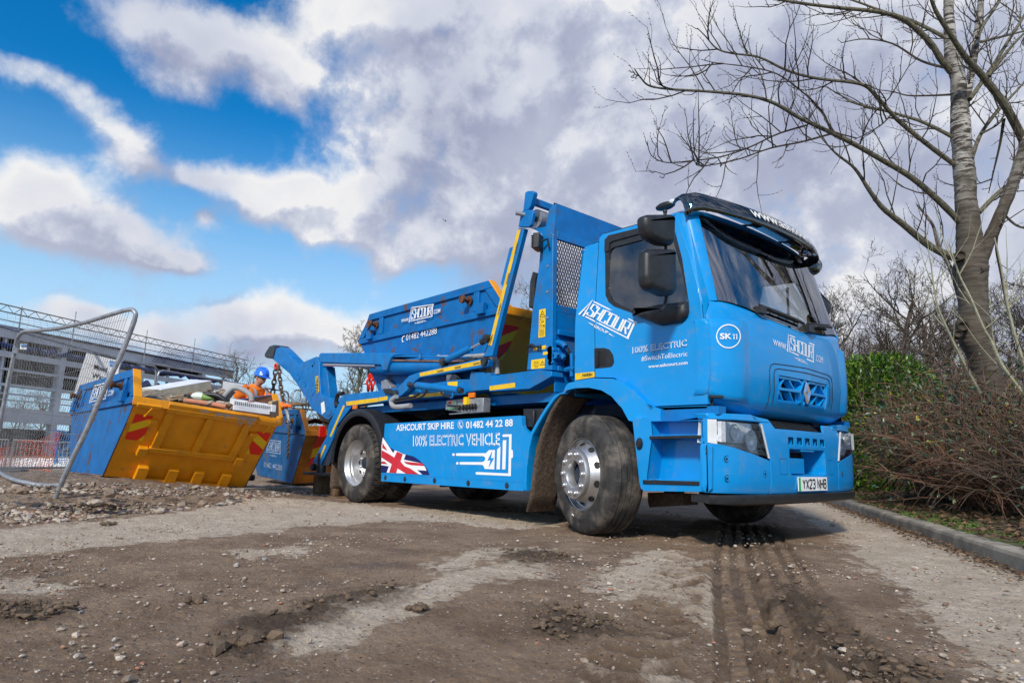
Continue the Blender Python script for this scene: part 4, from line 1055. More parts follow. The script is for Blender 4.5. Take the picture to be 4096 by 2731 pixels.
# plug and battery symbol
mb = MB()
def pstroke(pts, w, off=.003, closed=False):
    vs, fs = stroke(pts, w, closed); mb.add([q3(*v)-Vector((0, off, 0)) for v in vs], fs)
def disc(cx, cy, rx, ry, off): mb.add([q3(cx+rx*cos(2*pi*i/20), cy+ry*sin(2*pi*i/20))-Vector((0, off, 0)) for i in range(20)], [tuple(range(20))])
pstroke([(1500, 866), (1553, 864), (1547, 1172), (1290, 1160)], 20); disc(1500, 866, 9, 10, .0031); disc(1290, 1160, 10, 10, .0031)
ppoly(mb, [(1561, 975), (1573, 980), (1574, 1035), (1560, 1045)], .0032)
ppoly(mb, [(1494, 902), (1522, 900), (1514, 1130), (1488, 1130)], .003); ppoly(mb, [(1449, 975), (1476, 948), (1471, 1130), (1444, 1130)], .003)
ppoly(mb, [(1340, 1003), (1362, 1003), (1385, 978), (1433, 978), (1427, 1130), (1352, 1126), (1340, 1098), (1322, 1094), (1322, 1072), (1340, 1071), (1356, 1055), (1356, 1036), (1340, 1026)], .003)
ppoly(mb, [(1135, 1003), (1340, 1003), (1340, 1026), (1135, 1024)], .003); ppoly(mb, [(1163, 1072), (1322, 1072), (1322, 1094), (1163, 1092)], .003)
for c_ in ((1107, 1014, 10, 11), (1137, 1082, 9, 11), (1135, 1013.5, 9, 10.5), (1163, 1082, 9, 10)): disc(*c_, .0032)
mb.build('plug_symbol', M['white'], T, fix=False)
mb = MB(); ppoly(mb, [(1412, 985), (1374, 1060), (1398, 1058), (1384, 1118), (1426, 1040), (1402, 1042)], .005); mb.build('bolt_symbol', M['paint'], T, fix=False)
# union flag sweeping off the rear corner
z3 = lambda name, L, mat, off: [None for _ in [0]] and None
def flag(name, L, mat, off):
    mb = MB(); [ppoly(mb, P, off, Z3) for P in L]; mb.build(name, mat, T, fix=False)
flag('flag_blue', [[(967, 478), (1000, 555), (1060, 640), (1122, 683), (1240, 730), (1380, 765), (1450, 810), (1534, 890), (1570, 940), (1600, 1020), (935, 984)]], M['navy'], .003)
flag('flag_white', [[(963, 505), (1105, 720), (1122, 683), (1150, 690), (1240, 733), (1275, 740), (1250, 810), (1500, 862), (1534, 903), (1560, 960), (1430, 950), (1500, 1012), (1015, 986), (1045, 900), (942, 885), (945, 620)]], M['white'], .004)
flag('flag_cross', [[(948, 680), (1040, 730), (1120, 780), (1155, 700), (1235, 735), (1205, 835), (1260, 900), (1330, 925), (1455, 1010), (1280, 1001), (1165, 930), (1145, 992), (1050, 985), (1085, 870), (945, 780)], [(960, 580), (1028, 690), (955, 650)], [(945, 835), (985, 835), (1030, 872), (942, 865)], [(1250, 835), (1500, 860), (1530, 897), (1350, 885), (1280, 865)]], M['flagred'], .005)
# ---- rear wheel guards -------------------------------------------------------------------
for sg in (-1, 1):
    ang_ = [radians(a) for a in range(-6, 187, 6)]; v = []
    for a in ang_:
        c_, s_ = cos(a), sin(a); cx, cz = WB+.02, .56
        v += [Vector((cx+r*c_*1.0, sg*y, cz+r*s_*.93+(.0 if s_ > 0 else 0))) for (r, y) in ((.60, 1.225), (.66, 1.235), (.70, 1.215), (.705, 1.17), (.70, .62), (.685, .62), (.685, 1.16), (.64, 1.20))]
    n = len(ang_); mb = MB().add(v, [(i*8+j, i*8+(j+1) % 8, (i+1)*8+(j+1) % 8, (i+1)*8+j) for i in range(n-1) for j in range(8)]+[tuple(range(8)), tuple(8*n-1-i for i in range(8))])
    rg_ = mb.build('rear_mudguard', M['black'], T, smooth=True, ang=50)
    mb = MB(); v = []
    for i in range(12):
        z = lerp(.70, .14, i/11)
        for j in range(9): yy = lerp(1.20, .66, j/8); v.append(Vector((WB-.70+.02*noise.noise(Vector((yy*9, z*9, 2))), sg*yy, z)))
    mb.add(v, [(i*9+j, i*9+j+1, (i+1)*9+j+1, (i+1)*9+j) for i in range(11) for j in range(8)]); fo = mb.build('rear_mud_flap', M['mud'], T, smooth=True); fo.modifiers.new('t', 'SOLIDIFY').thickness = .03
mb = MB(); p = q3(345, 684); mb.sphere((0, 0, 0), 1, 16, 6).xf(Matrix.Translation((p.x, -1.226, p.z-.01)) @ Matrix.Diagonal((.05, .004, .022, 1))); mb.build('guard_badge', M['yellow'], T)
# ---- bed frame (loader sub-frame) -----------------------------------------------------------
def plate_(name, pts, y, th, mat=None, cropf=K3, both=True, bevel=.006, parent=None, far=None):
    P = [onY(cropf(*p), y) for p in pts]; obs = []
    for sg in ((-1, 1) if both else (-1,)):
        mb = MB(); mb.ngonprism([Vector((p.x, p.y if sg < 0 else -p.y, p.z)) for p in P], (0, -sg*th, 0)); obs.append(mb.build(name, mat or M['frame_paint'], parent or T, bevel=bevel, ang=35))
    return obs
plate_('side_beam', [(240, 545), (520, 515), (535, 502), (640, 495), (1150, 425), (1250, 425), (1250, 533), (1100, 555), (600, 594), (262, 640), (225, 590)], -1.14, .14)
plate_('side_beam', [(1385, 400), (1770, 350), (1872, 362), (1876, 400), (1700, 500), (1385, 520)], -1.17, .16)
plate_('knuckle_block', [(1242, 362), (1385, 372), (1400, 420), (1440, 440), (1400, 505), (1300, 512), (1195, 528), (1225, 450)], -1.16, .22)
for P in ([(264, 600), (518, 568), (518, 600), (266, 632)], [(522, 566), (588, 556), (590, 584), (522, 597)], [(755, 549), (1028, 522), (1030, 552), (758, 575)], [(1388, 478), (1588, 450), (1589, 488), (1388, 512)]):
    Y_ = -1.143 if P[0][0] < 1300 else -1.173
    MB().add([onY(K3(*p), Y_) for p in P], [(0, 1, 2, 3)]).build('reflective_tape', M['yellow_tape'], T)
mb = MB(); mb.bb(-5.0, -.62, -1.0, 1.0, 1.17, 1.26); mb.build('deck_plate', M['frame_paint'], T)
ins = []
# rear legs and jacks
lg = plate_('rear_leg', [(960, 690), (1003, 790), (1065, 792), (905, 1000), (865, 1140), (735, 1415), (648, 1385), (800, 1110), (822, 985)], -1.13, .13, None, Z4)
plate_('leg_web', [(905, 1000), (960, 905), (900, 1150), (880, 1280), (820, 1420), (735, 1415), (865, 1140)], -1.10, .05, M['dark'], Z4)
for P in ([(975, 782), (991, 792), (849, 1117), (832, 1106)], [(781, 1196), (796, 1205), (708, 1412), (693, 1405)]):
    MB().add([onY(Z4(*p), -1.133) for p in P], [(0, 1, 2, 3)]).build('reflective_tape', M['yellow_tape'], T)
for sg in (-1, 1):
    mb = MB(); c = onY(Z4(675, 1432), -1.1); mb.cyl((c.x, sg*1.15, c.z), (c.x, sg*1.0, c.z), .05); a = onY(Z4(620, 1492), -1.1); b = onY(Z4(850, 1502), -1.1)
    mb.bb(a.x, b.x, sg*1.2, sg*.95, a.z-.02, a.z+.02); mb.cyl(((a.x+b.x)/2, sg*1.08, a.z), ((a.x+b.x)/2, sg*1.08, .62), .07); mb.build('jack_foot', M['grease'], T, bevel=.004)
p = onY(Z4(755, 1060), -1.05); mb = MB(); mb.box((p.x, -1.05, p.z), (.05, .10, .16)); mb.build('tail_lamp', M['redlens'], T, bevel=.005)
for q in ((1250, 550), (333, 644)):
    p = onY(K3(*q), -1.17); MB().box((p.x, -1.17, p.z), (.10, .03, .055)).build('side_marker', M['amber'], T, bevel=.006)
# ---- lifting jibs ----------------------------------------------------------------------------
YJ = -1.10
jib = plate_('lifting_arm', [(425, 400), (498, 357), (690, 275), (708, 300), (722, 340), (722, 480), (738, 678), (830, 702), (893, 740), (900, 800), (880, 870), (820, 940), (790, 930), (640, 820), (610, 762), (520, 612), (478, 548), (420, 470)], YJ, .24, None, Z4, bevel=.01)
plate_('arm_extension', [(235, 303), (265, 182), (308, 166), (350, 198), (505, 362), (540, 480), (440, 480)], YJ-.0+.035, .17, None, Z4, bevel=.01)
plate_('arm_head', [(150, 245), (198, 168), (240, 153), (290, 157), (312, 172), (266, 190), (236, 300), (165, 290), (147, 275)], YJ+.02, .20, M['grease'], Z4, bevel=.02)
plate_('arm_web', [(715, 420), (800, 380), (822, 600), (832, 700), (730, 690)], YJ+.06, .14, None, Z4)
mb = MB()
for (x, y, r) in ((508, 482, 44), (576, 560, 33), (654, 642, 42), (827, 840, 58), (668, 330, 24)):
    c = onY(Z4(x, y), YJ); R_ = (onY(Z4(x, y+r), YJ)-c).length
    for sg in (-1, 1): mb.lathe([(R_*1.0, 0), (R_*.97, .008), (R_*.6, .008), (R_*.56, .003), (0, .003)], (c.x, sg*abs(YJ), c.z), (0, sg, 0), 24)
mb.each('pivot_disc', M['frame_paint'], T, smooth=True, ang=40)
def lab4(name, s, Q, mat, y, cropf, bold=.02, nm=None): return put2d(MB(), text2d(s, bold), [onY(cropf(*q), y) for q in Q], (0, -1, 0), .003).build(name, mat, T, fix=False)
MB().add([onY(Z4(*p), YJ-.003) for p in [(684, 490), (712, 474), (722, 640), (696, 664)]], [(0, 1, 2, 3)]).build('maker_label', M['yellow'], T)
lab4('label_lettering', 'HARSH', [(690, 655), (693, 500), (711, 490), (716, 640)], M['ink'], YJ-.004, Z4)
MB().add([onY(Z4(*p), YJ-.003) for p in [(740, 765), (775, 742), (788, 850), (750, 880)]], [(0, 1, 2, 3)]).build('paper_sticker', M['white'], T)
# boom cover, ram and rods
plate_('ram_cover', [(48, 235), (62, 218), (640, 217), (692, 232), (645, 236), (612, 258), (578, 356), (548, 356), (536, 312), (60, 293)], -1.12, .30, None, K3, bevel=.012)
def rod(name, q0, q1, y, r, mat, cropf=K3, both=True, n=14):
    a = onY(cropf(*q0), y); b = onY(cropf(*q1), y); o = None
    for sg in ((-1, 1) if both else (-1,)):
        f = lambda p: Vector((p.x, p.y if sg < 0 else -p.y, p.z)); o = MB().cyl(f(a), f(b), r, n).build(name, mat, T, smooth=True, ang=50)
    return o
rod('ram_cylinder', (495, 333), (1060, 318), -.98, .105, M['frame_paint'])
rod('ram_cylinder', (1000, 322), (1330, 305), -.98, .085, M['grease'])
rod('ram_rod', (95, 309), (500, 320), -1.08, .028, M['chrome'])
rod('ram_rod', (595, 277), (1195, 285), -1.08, .016, M['copper'])
rod('hydraulic_pipe', (600, 243), (1225, 254), -1.10, .011, M['frame_paint'])
rod('pipe_clamp', (845, 228), (843, 268), -1.10, .022, M['frame_paint'])
rod('grab_rail', (2, 318), (4, 322), -1.1, .02, M['grease'], both=False)
# lower yellow-taped lever and its cylinders
lv = plate_('stabiliser_lever', [(630, 545), (642, 518), (757, 396), (835, 368), (1318, 262), (1345, 250), (1382, 276), (1372, 322), (1330, 332), (842, 412), (802, 440), (772, 482), (702, 547), (660, 572), (636, 562)], -1.21, .07)
MB().add([onY(K3(*p), -1.213) for p in [(840, 375), (1318, 275), (1318, 310), (842, 403)]], [(0, 1, 2, 3)]).build('reflective_tape', M['yellow_tape'], T)
for x in (980, 1115, 1262):
    t = (x-840)/478; yc = lerp(375, 275, t)+16; put2d(MB(), text2d('HARSH', .03), [onY(K3(*q), -1.214) for q in ((x, yc-5), (x+48, yc-15), (x+48, yc), (x, yc+10))], (0, -1, 0), .002).build('tape_lettering', M['mud'], T, fix=False)
mb = MB()
for q in ((652, 535), (760, 465), (1348, 285), (1020, 288), (1362, 105)):
    c = onY(K3(*q), -1.225); mb.cyl(c+Vector((0, -.02, 0)), c+Vector((0, .06, 0)), .045 if q[0] != 760 else .03, 14)
mb.each('pivot_pin', M['grease'], T, smooth=True, ang=40)
rod('lever_cylinder', (820, 472), (1150, 510), -1.26, .042, M['frame_paint'], both=False); rod('lever_rod_end', (757, 466), (825, 473), -1.26, .026, M['grease'], both=False); rod('lever_rod_end', (1140, 508), (1172, 514), -1.26, .03, M['grease'], both=False)
rod('tilt_cylinder', (1060, 270), (1240, 182), -1.22, .038, M['frame_paint'], both=False); rod('tilt_rod', (1235, 185), (1335, 130), -1.22, .015, M['chrome'], both=False); rod('tilt_end', (1325, 135), (1375, 100), -1.22, .035, M['grease'], both=False); rod('tilt_end', (1015, 292), (1065, 266), -1.22, .032, M['grease'], both=False)
# tall sheeting arm
YA = -1.20
plate_('sheeting_arm', [(1318, 340), (1366, 340), (1132, 1262), (1116, 1340), (1040, 1345), (1085, 1256)], YA, .06, None, K4, both=True)
MB().add([onY(K4(*p), YA-.003) for p in [(1314, 350), (1338, 350), (1111, 1258), (1085, 1256)]], [(0, 1, 2, 3)]).build('reflective_tape', M['yellow_tape'], T)
for (x, y) in ((1302, 490), (1235, 730), (1170, 970), (1103, 1210)):
    Q = [(x-13, y+42), (x+9, y-42), (x+18, y-36), (x-4, y+48)]
    put2d(MB(), text2d('HARSH', .03), [onY(K4(*q), YA-.004) for q in Q], (0, -1, 0), .002).build('tape_lettering', M['mud'], T, fix=False)
plate_('arm_plate', [(1250, 492), (1345, 458), (1342, 480), (1255, 815), (1215, 832), (1180, 772)], YA+.03, .03, None, K4, both=True)
plate_('arm_bracket', [(1357, 195), (1425, 195), (1436, 215), (1420, 310), (1400, 330), (1318, 330), (1340, 215)], YA-.02, .04, None, K4)
plate_('arm_top', [(1395, 46), (1435, 46), (1440, 60), (1416, 160), (1396, 196), (1357, 196), (1365, 130), (1372, 60)], YA, .06, None, K4)
mb = MB(); c = onY(K4(1370, 232), YA-.03); mb.cyl(c+Vector((-.07, -.06, .02)), c+Vector((.02, .1, 0)), .022); mb.build('lock_pin', M['steel'], T)
c = onY(K4(1425, 125), -1.15); mb = MB(); mb.beam(c, Vector((c.x, 1.15, c.z)), .05, .07); mb.build('cross_bar', M['frame_paint'], T, bevel=.005)
c = onY(K4(1452, 268), -1.02); mb = MB(); mb.cyl(c, Vector((c.x, 1.0, c.z)), .105, 28); ro = mb.build('sheet_roller', M['steel'], T, smooth=True, ang=40)
mb = MB(); mb.cyl(c+Vector((0, -.12, 0)), c, .03); mb.build('roller_hub', M['grease'], ro)
# roof box of the sheeting system, headboard posts
a = onY(K4(1590, 155), -1.13); b = onY(K4(1560, 195), -1.13); c = onY(K4(1535, 325), -1.13); d = onY(K4(1440, 342), -1.13); e = onY(K4(1500, 385), -1.13); f = onY(K4(1570, 368), -1.13)
mb = MB(); W2 = 2.26
L = [a, b, c, d, e, f+Vector((0, 0, -.02)), a+Vector((.02, 0, -.33)), a+Vector((.05, 0, -.0))]
mb.prism(L, (0, W2, 0)); mb.build('sheet_box', M['frame_paint'], T)
mb = MB(); mb.tube([a+Vector((.02, 0, .005)), a+Vector((.02, W2, .005))], .012, 6); mb.build('box_seal', M['black'], T)
plate_('headboard_post', [(1500, 388), (1570, 368), (1592, 385), (1585, 1450), (1385, 1450), (1405, 1250), (1430, 980), (1480, 640)], -1.15, .06, None, K4)
hx = onY(K4(1592, 700), -1.15).x
mb = MB(); mb.bb(hx-.05, hx-.01, -1.09, 1.09, 2.03, 2.10); mb.bb(hx-.05, hx-.01, -1.09, 1.09, 2.76, 2.84); mb.bb(hx-.03, hx-.012, -1.09, 1.09, 1.25, 2.03)
for z in (1.45, 1.62, 1.80): mb.bb(hx-.012, hx+.02, -1.08, 1.08, z, z+.05)
for y in (0,): mb.bb(hx-.05, hx-.01, y-.03, y+.03, 2.1, 2.78)
mb.build('headboard', M['frame_paint'], T, bevel=.004)
mb = MB(); z0, z1 = 2.10, 2.76; H = z1-z0; sp_ = .036
for s_ in (-1, 1):
    y = -1.09-H*.5
    while y < 1.09+H*.5:
        ya, yb = (y, y+H*.5) if s_ > 0 else (y+H*.5, y); za, zb_ = z0, z1
        def clip(ya, za, yb, zb_):
            if ya > yb: ya, za, yb, zb_ = yb, zb_, ya, za
            if yb <= -1.09 or ya >= 1.09: return None
            if ya < -1.09: t = (-1.09-ya)/(yb-ya); ya, za = -1.09, lerp(za, zb_, t)
            if yb > 1.09: t = (1.09-ya)/(yb-ya); yb, zb_ = 1.09, lerp(za, zb_, t)
            return ya, za, yb, zb_
        r = clip(ya, za, yb, zb_)
        if r and abs(r[0]-r[2]) > .004: mb.beam((hx-.03+.003*s_, r[0], r[1]), (hx-.03+.003*s_, r[2], r[3]), .005, .007, (1, 0, 0))
        y += sp_
mb.build('headboard_mesh', M['blackmat'], T)
# labels on the post
def lq(pts, mat, name='warning_label', off=.003): return MB().add([onY(K4(*p), -1.15-off) for p in pts], [tuple(range(len(pts)))]).build(name, mat, T)
def rect(x0, y0, x1, y1, sk=0): return [(x0, y0), (x1, y0-3), (x1-sk, y1-3), (x0-sk, y1)]
L1 = lq([(1484, 978), (1534, 968), (1532, 1042), (1481, 1050)], M['yellow']); L2 = lq([(1481, 1054), (1532, 1046), (1530, 1115), (1479, 1122)], M['yellow']); L3 = lq([(1479, 1126), (1530, 1118), (1530, 1188), (1476, 1197)], M['yellow'])
L4 = lq([(1422, 1372), (1528, 1357), (1526, 1432), (1419, 1443)], M['yellow']); L5 = lq([(1436, 1272), (1466, 1268), (1466, 1296), (1435, 1300)], M['yellow']); L6 = lq([(1503, 1260), (1536, 1255), (1536, 1283), (1503, 1288)], M['yellow']); L7 = lq([(1513, 1310), (1549, 1304), (1549, 1326), (1513, 1332)], M['yellow'])
mb = MB()
def lstroke(pts, w, closed=False): vs, fs = stroke(pts, w, closed); mb.add([onY(K4(*v), -1.155) for v in vs], fs)
lstroke([(1488, 1035), (1508, 985), (1528, 1030)], 4, True); lstroke([(1488, 1010+30), (1488, 1041)], 1)
for (s, x0, y0, x1, y1) in (('110 dB', 1482, 1095, 1527, 1112), ('1250Kgs', 1499, 1012, 1517, 1026), ('LWA', 1506, 1062, 1522, 1080), ("IT'S THE RESPONSIBILITY OF", 1436, 1382, 1486, 1388), ('THE OPERATOR OF THIS', 1440, 1393, 1484, 1399), ('EQUIPMENT TO READ THE', 1438, 1404, 1485, 1410), ('RELEVANT MANUALS', 1442, 1415, 1482, 1421), ('BEFORE USE', 1450, 1426, 1474, 1432)):
    put2d(mb, text2d(s, .012), [onY(K4(*q), -1.153) for q in ((x0, y0), (x1, y0-3), (x1, y1-3), (x0, y1))], (0, -1, 0), .002)
for k in range(6): lstroke([(1484, 1136+9*k), (1523, 1132+9*k)], 2.2)
lstroke([(1491, 1412), (1508, 1378), (1524, 1407)], 3, True); lstroke([(1508, 1388), (1508, 1400)], 3); lstroke([(1486, 1076), (1488, 1060), (1498, 1056), (1502, 1068), (1500, 1084), (1490, 1086)], 2.5, True)
lstroke([(1476, 1252), (1474, 1302)], 8); lstroke([(1496, 1248), (1494, 1296)], 8)
za_, zb2_ = onY(K4(1500, 1225), -1.15).z, onY(K4(1500, 1330), -1.15).z; gr_ = [MB(), MB(), MB()]
for q in mb.islands(): zc = sum(v.z for v in q.v)/len(q.v); gr_[0 if zc > za_ else 1 if zc > zb2_ else 2].add(q.v, q.f)
gr_[0].build('label_lettering', M['ink'], T, fix=False); gr_[2].build('label_lettering', M['ink'], T, fix=False); gr_[1].each('post_slot', M['ink'], T, fix=False)
mb = MB(); mb.tube([onY(K4(*q), -1.19) for q in ((1400, 1262), (1425, 1258), (1455, 1268), (1500, 1272))], [.022, .022, .009, .009], 8); mb.build('release_lever', M['ink'], T)
mb = MB()
for q in ((1549, 637), (1547, 837), (1547, 1040), (1541, 1272)): c = onY(K4(*q), -1.151); mb.lathe([(.014, 0), (.012, .006), (0, .007)], c, (0, -1, 0), 8)
mb.each('post_bolt', M['steel'], T)
# work lamp on the post
c = onY(K4(1475, 450), -1.22); mb = MB(); mb.box(c, (.07, .15, .16), Matrix.Rotation(.5, 3, 'Z'))
wl = mb.build('work_lamp', M['black'], T, bevel=.012); mb = MB(); [mb.box(c+Vector((-.035, -.02, -.06+.022*k)), (.02, .15, .007), Matrix.Rotation(.5, 3, 'Z')) for k in range(6)]; mb.tube([c+Vector((.05, 0, 0)), c+Vector((.10, .03, .02)), c+Vector((.11, .05, -.07))], .012, 6); mb.build('lamp_fin', M['blackmat'], wl)
# black hose roll behind post
mb = MB(); mb.tube([onY(K4(*q), -1.0) for q in ((1470, 690), (1450, 760), (1445, 850), (1440, 960))], .05, 8); mb.build('air_hose', M['black'], T, smooth=True)
# valve block and pipes behind the cab
def pipe(name, pts, y, r, mat, cropf=K4, dy=0):
    P = [onY(cropf(*p), y+dy*i) for i, p in enumerate(pts)]; Q = []
    for i in range(len(P)-1):
        p0 = P[max(i-1, 0)]; p1 = P[i]; p2 = P[i+1]; p3 = P[min(i+2, len(P)-1)]
        for k in range(4): t = k/4; Q.append(.5*((2*p1)+(p2-p0)*t+(2*p0-5*p1+4*p2-p3)*t*t+(3*p1-p0-3*p2+p3)*t**3))
    Q.append(P[-1]); return MB().tube(Q, r, 8).build(name, mat, T, smooth=True)
pipe('hydraulic_pipe', [(1600, 1320), (1602, 1250), (1625, 1235), (1665, 1245), (1690, 1270)], -1.08, .028, M['frame_paint'])
pipe('hydraulic_pipe', [(1588, 1450), (1600, 1440), (1612, 1400), (1605, 1330)], -1.08, .026, M['frame_paint'])
pipe('hydraulic_pipe', [(1570, 1345), (1600, 1340), (1640, 1330), (1680, 1360)], -1.08, .022, M['frame_paint'])
pipe('hydraulic_pipe', [(1690, 1450), (1730, 1440), (1760, 1445)], -1.0, .025, M['frame_paint'])
pipe('hydraulic_pipe', [(1738, 1320), (1740, 1400), (1738, 1500)], -1.0, .02, M['frame_paint'])
pipe('hydraulic_hose', [(1690, 1270), (1715, 1320), (1690, 1400), (1640, 1440), (1600, 1500)], -.95, .022, M['black'])
pipe('hydraulic_hose', [(1670, 1270), (1700, 1340), (1710, 1450), (1680, 1540)], -.85, .025, M['black'])
mb = MB()
for q, r in (((1602, 1300), .045), ((1606, 1345), .05), ((1640, 1340), .035), ((1605, 1395), .035)): c = onY(K4(*q), -1.09); mb.cyl(c-Vector((0, .06, .0)), c+Vector((0, .06, 0)), r, 10)
c = onY(K4(1600, 1360), -1.12); mb.beam(c, onY(K4(1640, 1320), -1.16), .015, .015); mb.beam(c, onY(K4(1580, 1400), -1.16), .015, .015); mb.build('valve_block', M['frame_paint'], T, bevel=.004)
pipe('ribbed_hose', [(990, 240), (1010, 250), (1300, 240)], -1.0, .02, M['grey'], K3)
for k, dx in enumerate((0, 25)):
    P = [(1270+dx, 245), (1370+dx, 240), (1410+dx, 270), (1420+dx, 330), (1425+dx, 385)]
    o = pipe('ribbed_hose', P, -1.05, .027, M['grey'], K3)
    mb = MB(); pts = [onY(K3(1418+dx, 275+9*i), -1.05) for i in range(13)]
    for i in range(12): mb.cyl(pts[i], pts[i].lerp(pts[i+1], .5), .033, 12)
    mb.build('hose_rib', M['grey'], T)
pipe('hydraulic_hose', [(660, 560), (620, 590), (625, 625), (660, 640), (770, 630)], -1.24, .03, M['grey'], K3)
pipe('hydraulic_hose', [(650, 585), (720, 570), (800, 560), (850, 520)], -1.27, .014, M['black'], K3)
pipe('hydraulic_hose', [(640, 600), (760, 580), (860, 560), (900, 500)], -1.27, .012, M['black'], K3)
pipe('hydraulic_hose', [(1000, 485), (1010, 530), (1060, 560), (1095, 560), (1098, 540)], -1.28, .012, M['black'], K3)
pipe('hydraulic_pipe', [(1085, 570), (1098, 560), (1100, 530)], -1.28, .012, M['frame_paint'], K3)
pipe('hydraulic_pipe', [(848, 530), (850, 500)], -1.27, .016, M['frame_paint'], K3)
pipe('hydraulic_hose', [(190, 640), (185, 600), (200, 545), (240, 535)], -1.12, .03, M['black'], K3)
pipe('air_line', [(1370, 530), (1440, 560), (1560, 545), (1700, 570), (1830, 600)], -.9, .022, M['frame_paint'], K3)
pipe('air_line', [(1340, 640), (1420, 640), (1500, 600), (1700, 620)], -.7, .02, M['frame_paint'], K3)
for k in range(5): pipe('cable', [(1000+60*k, 600+10*k), (1300, 600+25*k), (1500, 590+30*k), (1800, 560+35*k)], -.75+.05*k, .014, M['black'], K3)
for k in range(4): pipe('cable', [(800, 640+20*k), (900, 690+15*k), (1000, 640+20*k), (1050, 690)], -.8, .012, M['black'], K3)
# wedge blocks and grey brackets of the skip bed
plate_('skip_stop', [(537, 440), (570, 425), (612, 480), (610, 500), (537, 512)], -1.0, .10, M['steel'], K3)
plate_('skip_stop', [(1048, 390), (1110, 385), (1138, 430), (1135, 470), (1048, 450)], -1.0, .06, M['steel'], K3)
plate_('rubber_wedge', [(548, 500), (590, 497), (625, 520), (620, 540), (600, 540), (560, 530)], -1.18, .06, M['black'], K3, both=False)
# control station
cb = plate_('control_box', [(1048, 592), (1180, 575), (1340, 568), (1336, 682), (1215, 692), (1040, 664)], -1.17, .10, M['steel'], K3, both=False)[0]
mb = MB()
for (x, y) in ((1150, 648), (1180, 645), (1205, 645), (1230, 640), (1252, 638), (1275, 636)): mb.sphere(onY(K3(x, y), -1.20), .022, 8, 6, (.7, 1, 1.5))
mb.beam(onY(K3(1060, 632), -1.24), onY(K3(1160, 636), -1.19), .02, .02); mb.each('control_lever', M['ink'], cb)
mb = MB(); [mb.sphere(onY(K3(x, y), -1.185), .016, 8, 6) for (x, y) in ((1075, 605), (1185, 595))]; mb.each('stop_button', M['redlens'], cb)
mb = MB(); [mb.sphere(onY(K3(x, y), -1.175), .010, 8, 6) for (x, y) in ((1060, 655), (1080, 655), (1100, 655), (1120, 652), (1105, 605), (1132, 603))]; mb.each('push_button', M['green'], cb)
mb = MB(); mb.box(onY(K3(1208, 594), -1.19), (.06, .04, .08)); mb.build('switch_box', M['yellow'], cb)
mb = MB(); mb.beam(onY(K3(1085, 698), -1.18), onY(K3(1235, 686), -1.18), .05, .01); mb.build('ledge', M['steel'], cb)
plate_('junction_box', [(1650, 655), (1800, 652), (1806, 665), (1760, 825), (1655, 815)], -1.15, .2, M['black'], K3, both=False, bevel=.01)
plate_('junction_box', [(1662, 668), (1735, 665), (1735, 745), (1728, 800), (1665, 800)], -1.18, .03, M['black'], K3, both=False, bevel=.01)
for Q in ([(1058, 447), (1138, 440), (1136, 487), (1060, 480)],): MB().add([onY(K3(*p), -1.145) for p in Q], [(0, 1, 2, 3)]).build('warning_label', M['yellow'], T)
# ================================================================== GROUND
F0 = Vector((CAM.x, CAM.y, 0))
_P1 = onZ(D(0, 1207), 0); _P2 = onZ(D(760, 1138), 0); _ld = (_P2-_P1).normalized(); _ln = Vector((-_ld.y, _ld.x, 0))
if (_ln.dot(F0-_P1)) > 0: _ln = -_ln
def rub_d(x, y): return (Vector((x, y, 0))-_P1).dot(_ln)
KA = Vector((-1.157, 5.949, 0)); KB = Vector((2.787, -.347, 0)); _kd = (KB-KA).normalized(); _kn = Vector((-_kd.y, _kd.x, 0))
if _kn.dot(F0-KA) > 0: _kn = -_kn
def kerb_d(x, y): return (Vector((x, y, 0))-KA).dot(_kn)
_S2O = Vector((-5.175, -3.896, .299)); _S2M = (Matrix.Translation(_S2O) @ (Matrix.Rotation(.046, 4, 'Z') @ Matrix.Rotation(-.09, 4, 'X') @ Matrix.Rotation(-.013, 4, 'Y'))).inverted()
_S2N = _S2M.inverted().to_3x3() @ Vector((0, 0, 1))
def FZ(O, x, y): return -((x-O.x)*_S2N.x+(y-O.y)*_S2N.y)/_S2N.z
FOOT = [(_S2O, _S2M, 1.777, 1.70)]
def base_h(x, y):
    d = rub_d(x, y); s = (Vector((x, y, 0))-_P1).dot(_ld); w = 1-smooth(1.6, 3.6, s)
    h = .05*smooth(0, .9, d)*(1-smooth(4.6, 6.2, s))+.20*w*smooth(.5, 3.0, d)
    for (O, Mi, L_, w_) in FOOT:
        q = Mi @ Vector((x, y, O.z)); dx = max(0, -L_-q.x, q.x); dy = max(0, -q.y, q.y-w_); r = hypot(dx, dy)
        if r < 1.6:
            zz = (O+Vector((0, 0, 0))).z+FZ(O, x, y)-.015; k = smooth(1.5, .08, r); h = lerp(h, max(h, zz), k)
    return h
def onG(q, add=0):
    p = onZ(q, 0)
    for _ in range(12): p = onZ(q, (base_h(p.x, p.y)+add)*.6+p.z*.4)
    return p
def gp(L): return [(p.x, p.y) for p in (onZ(q, 0) for q in L)]
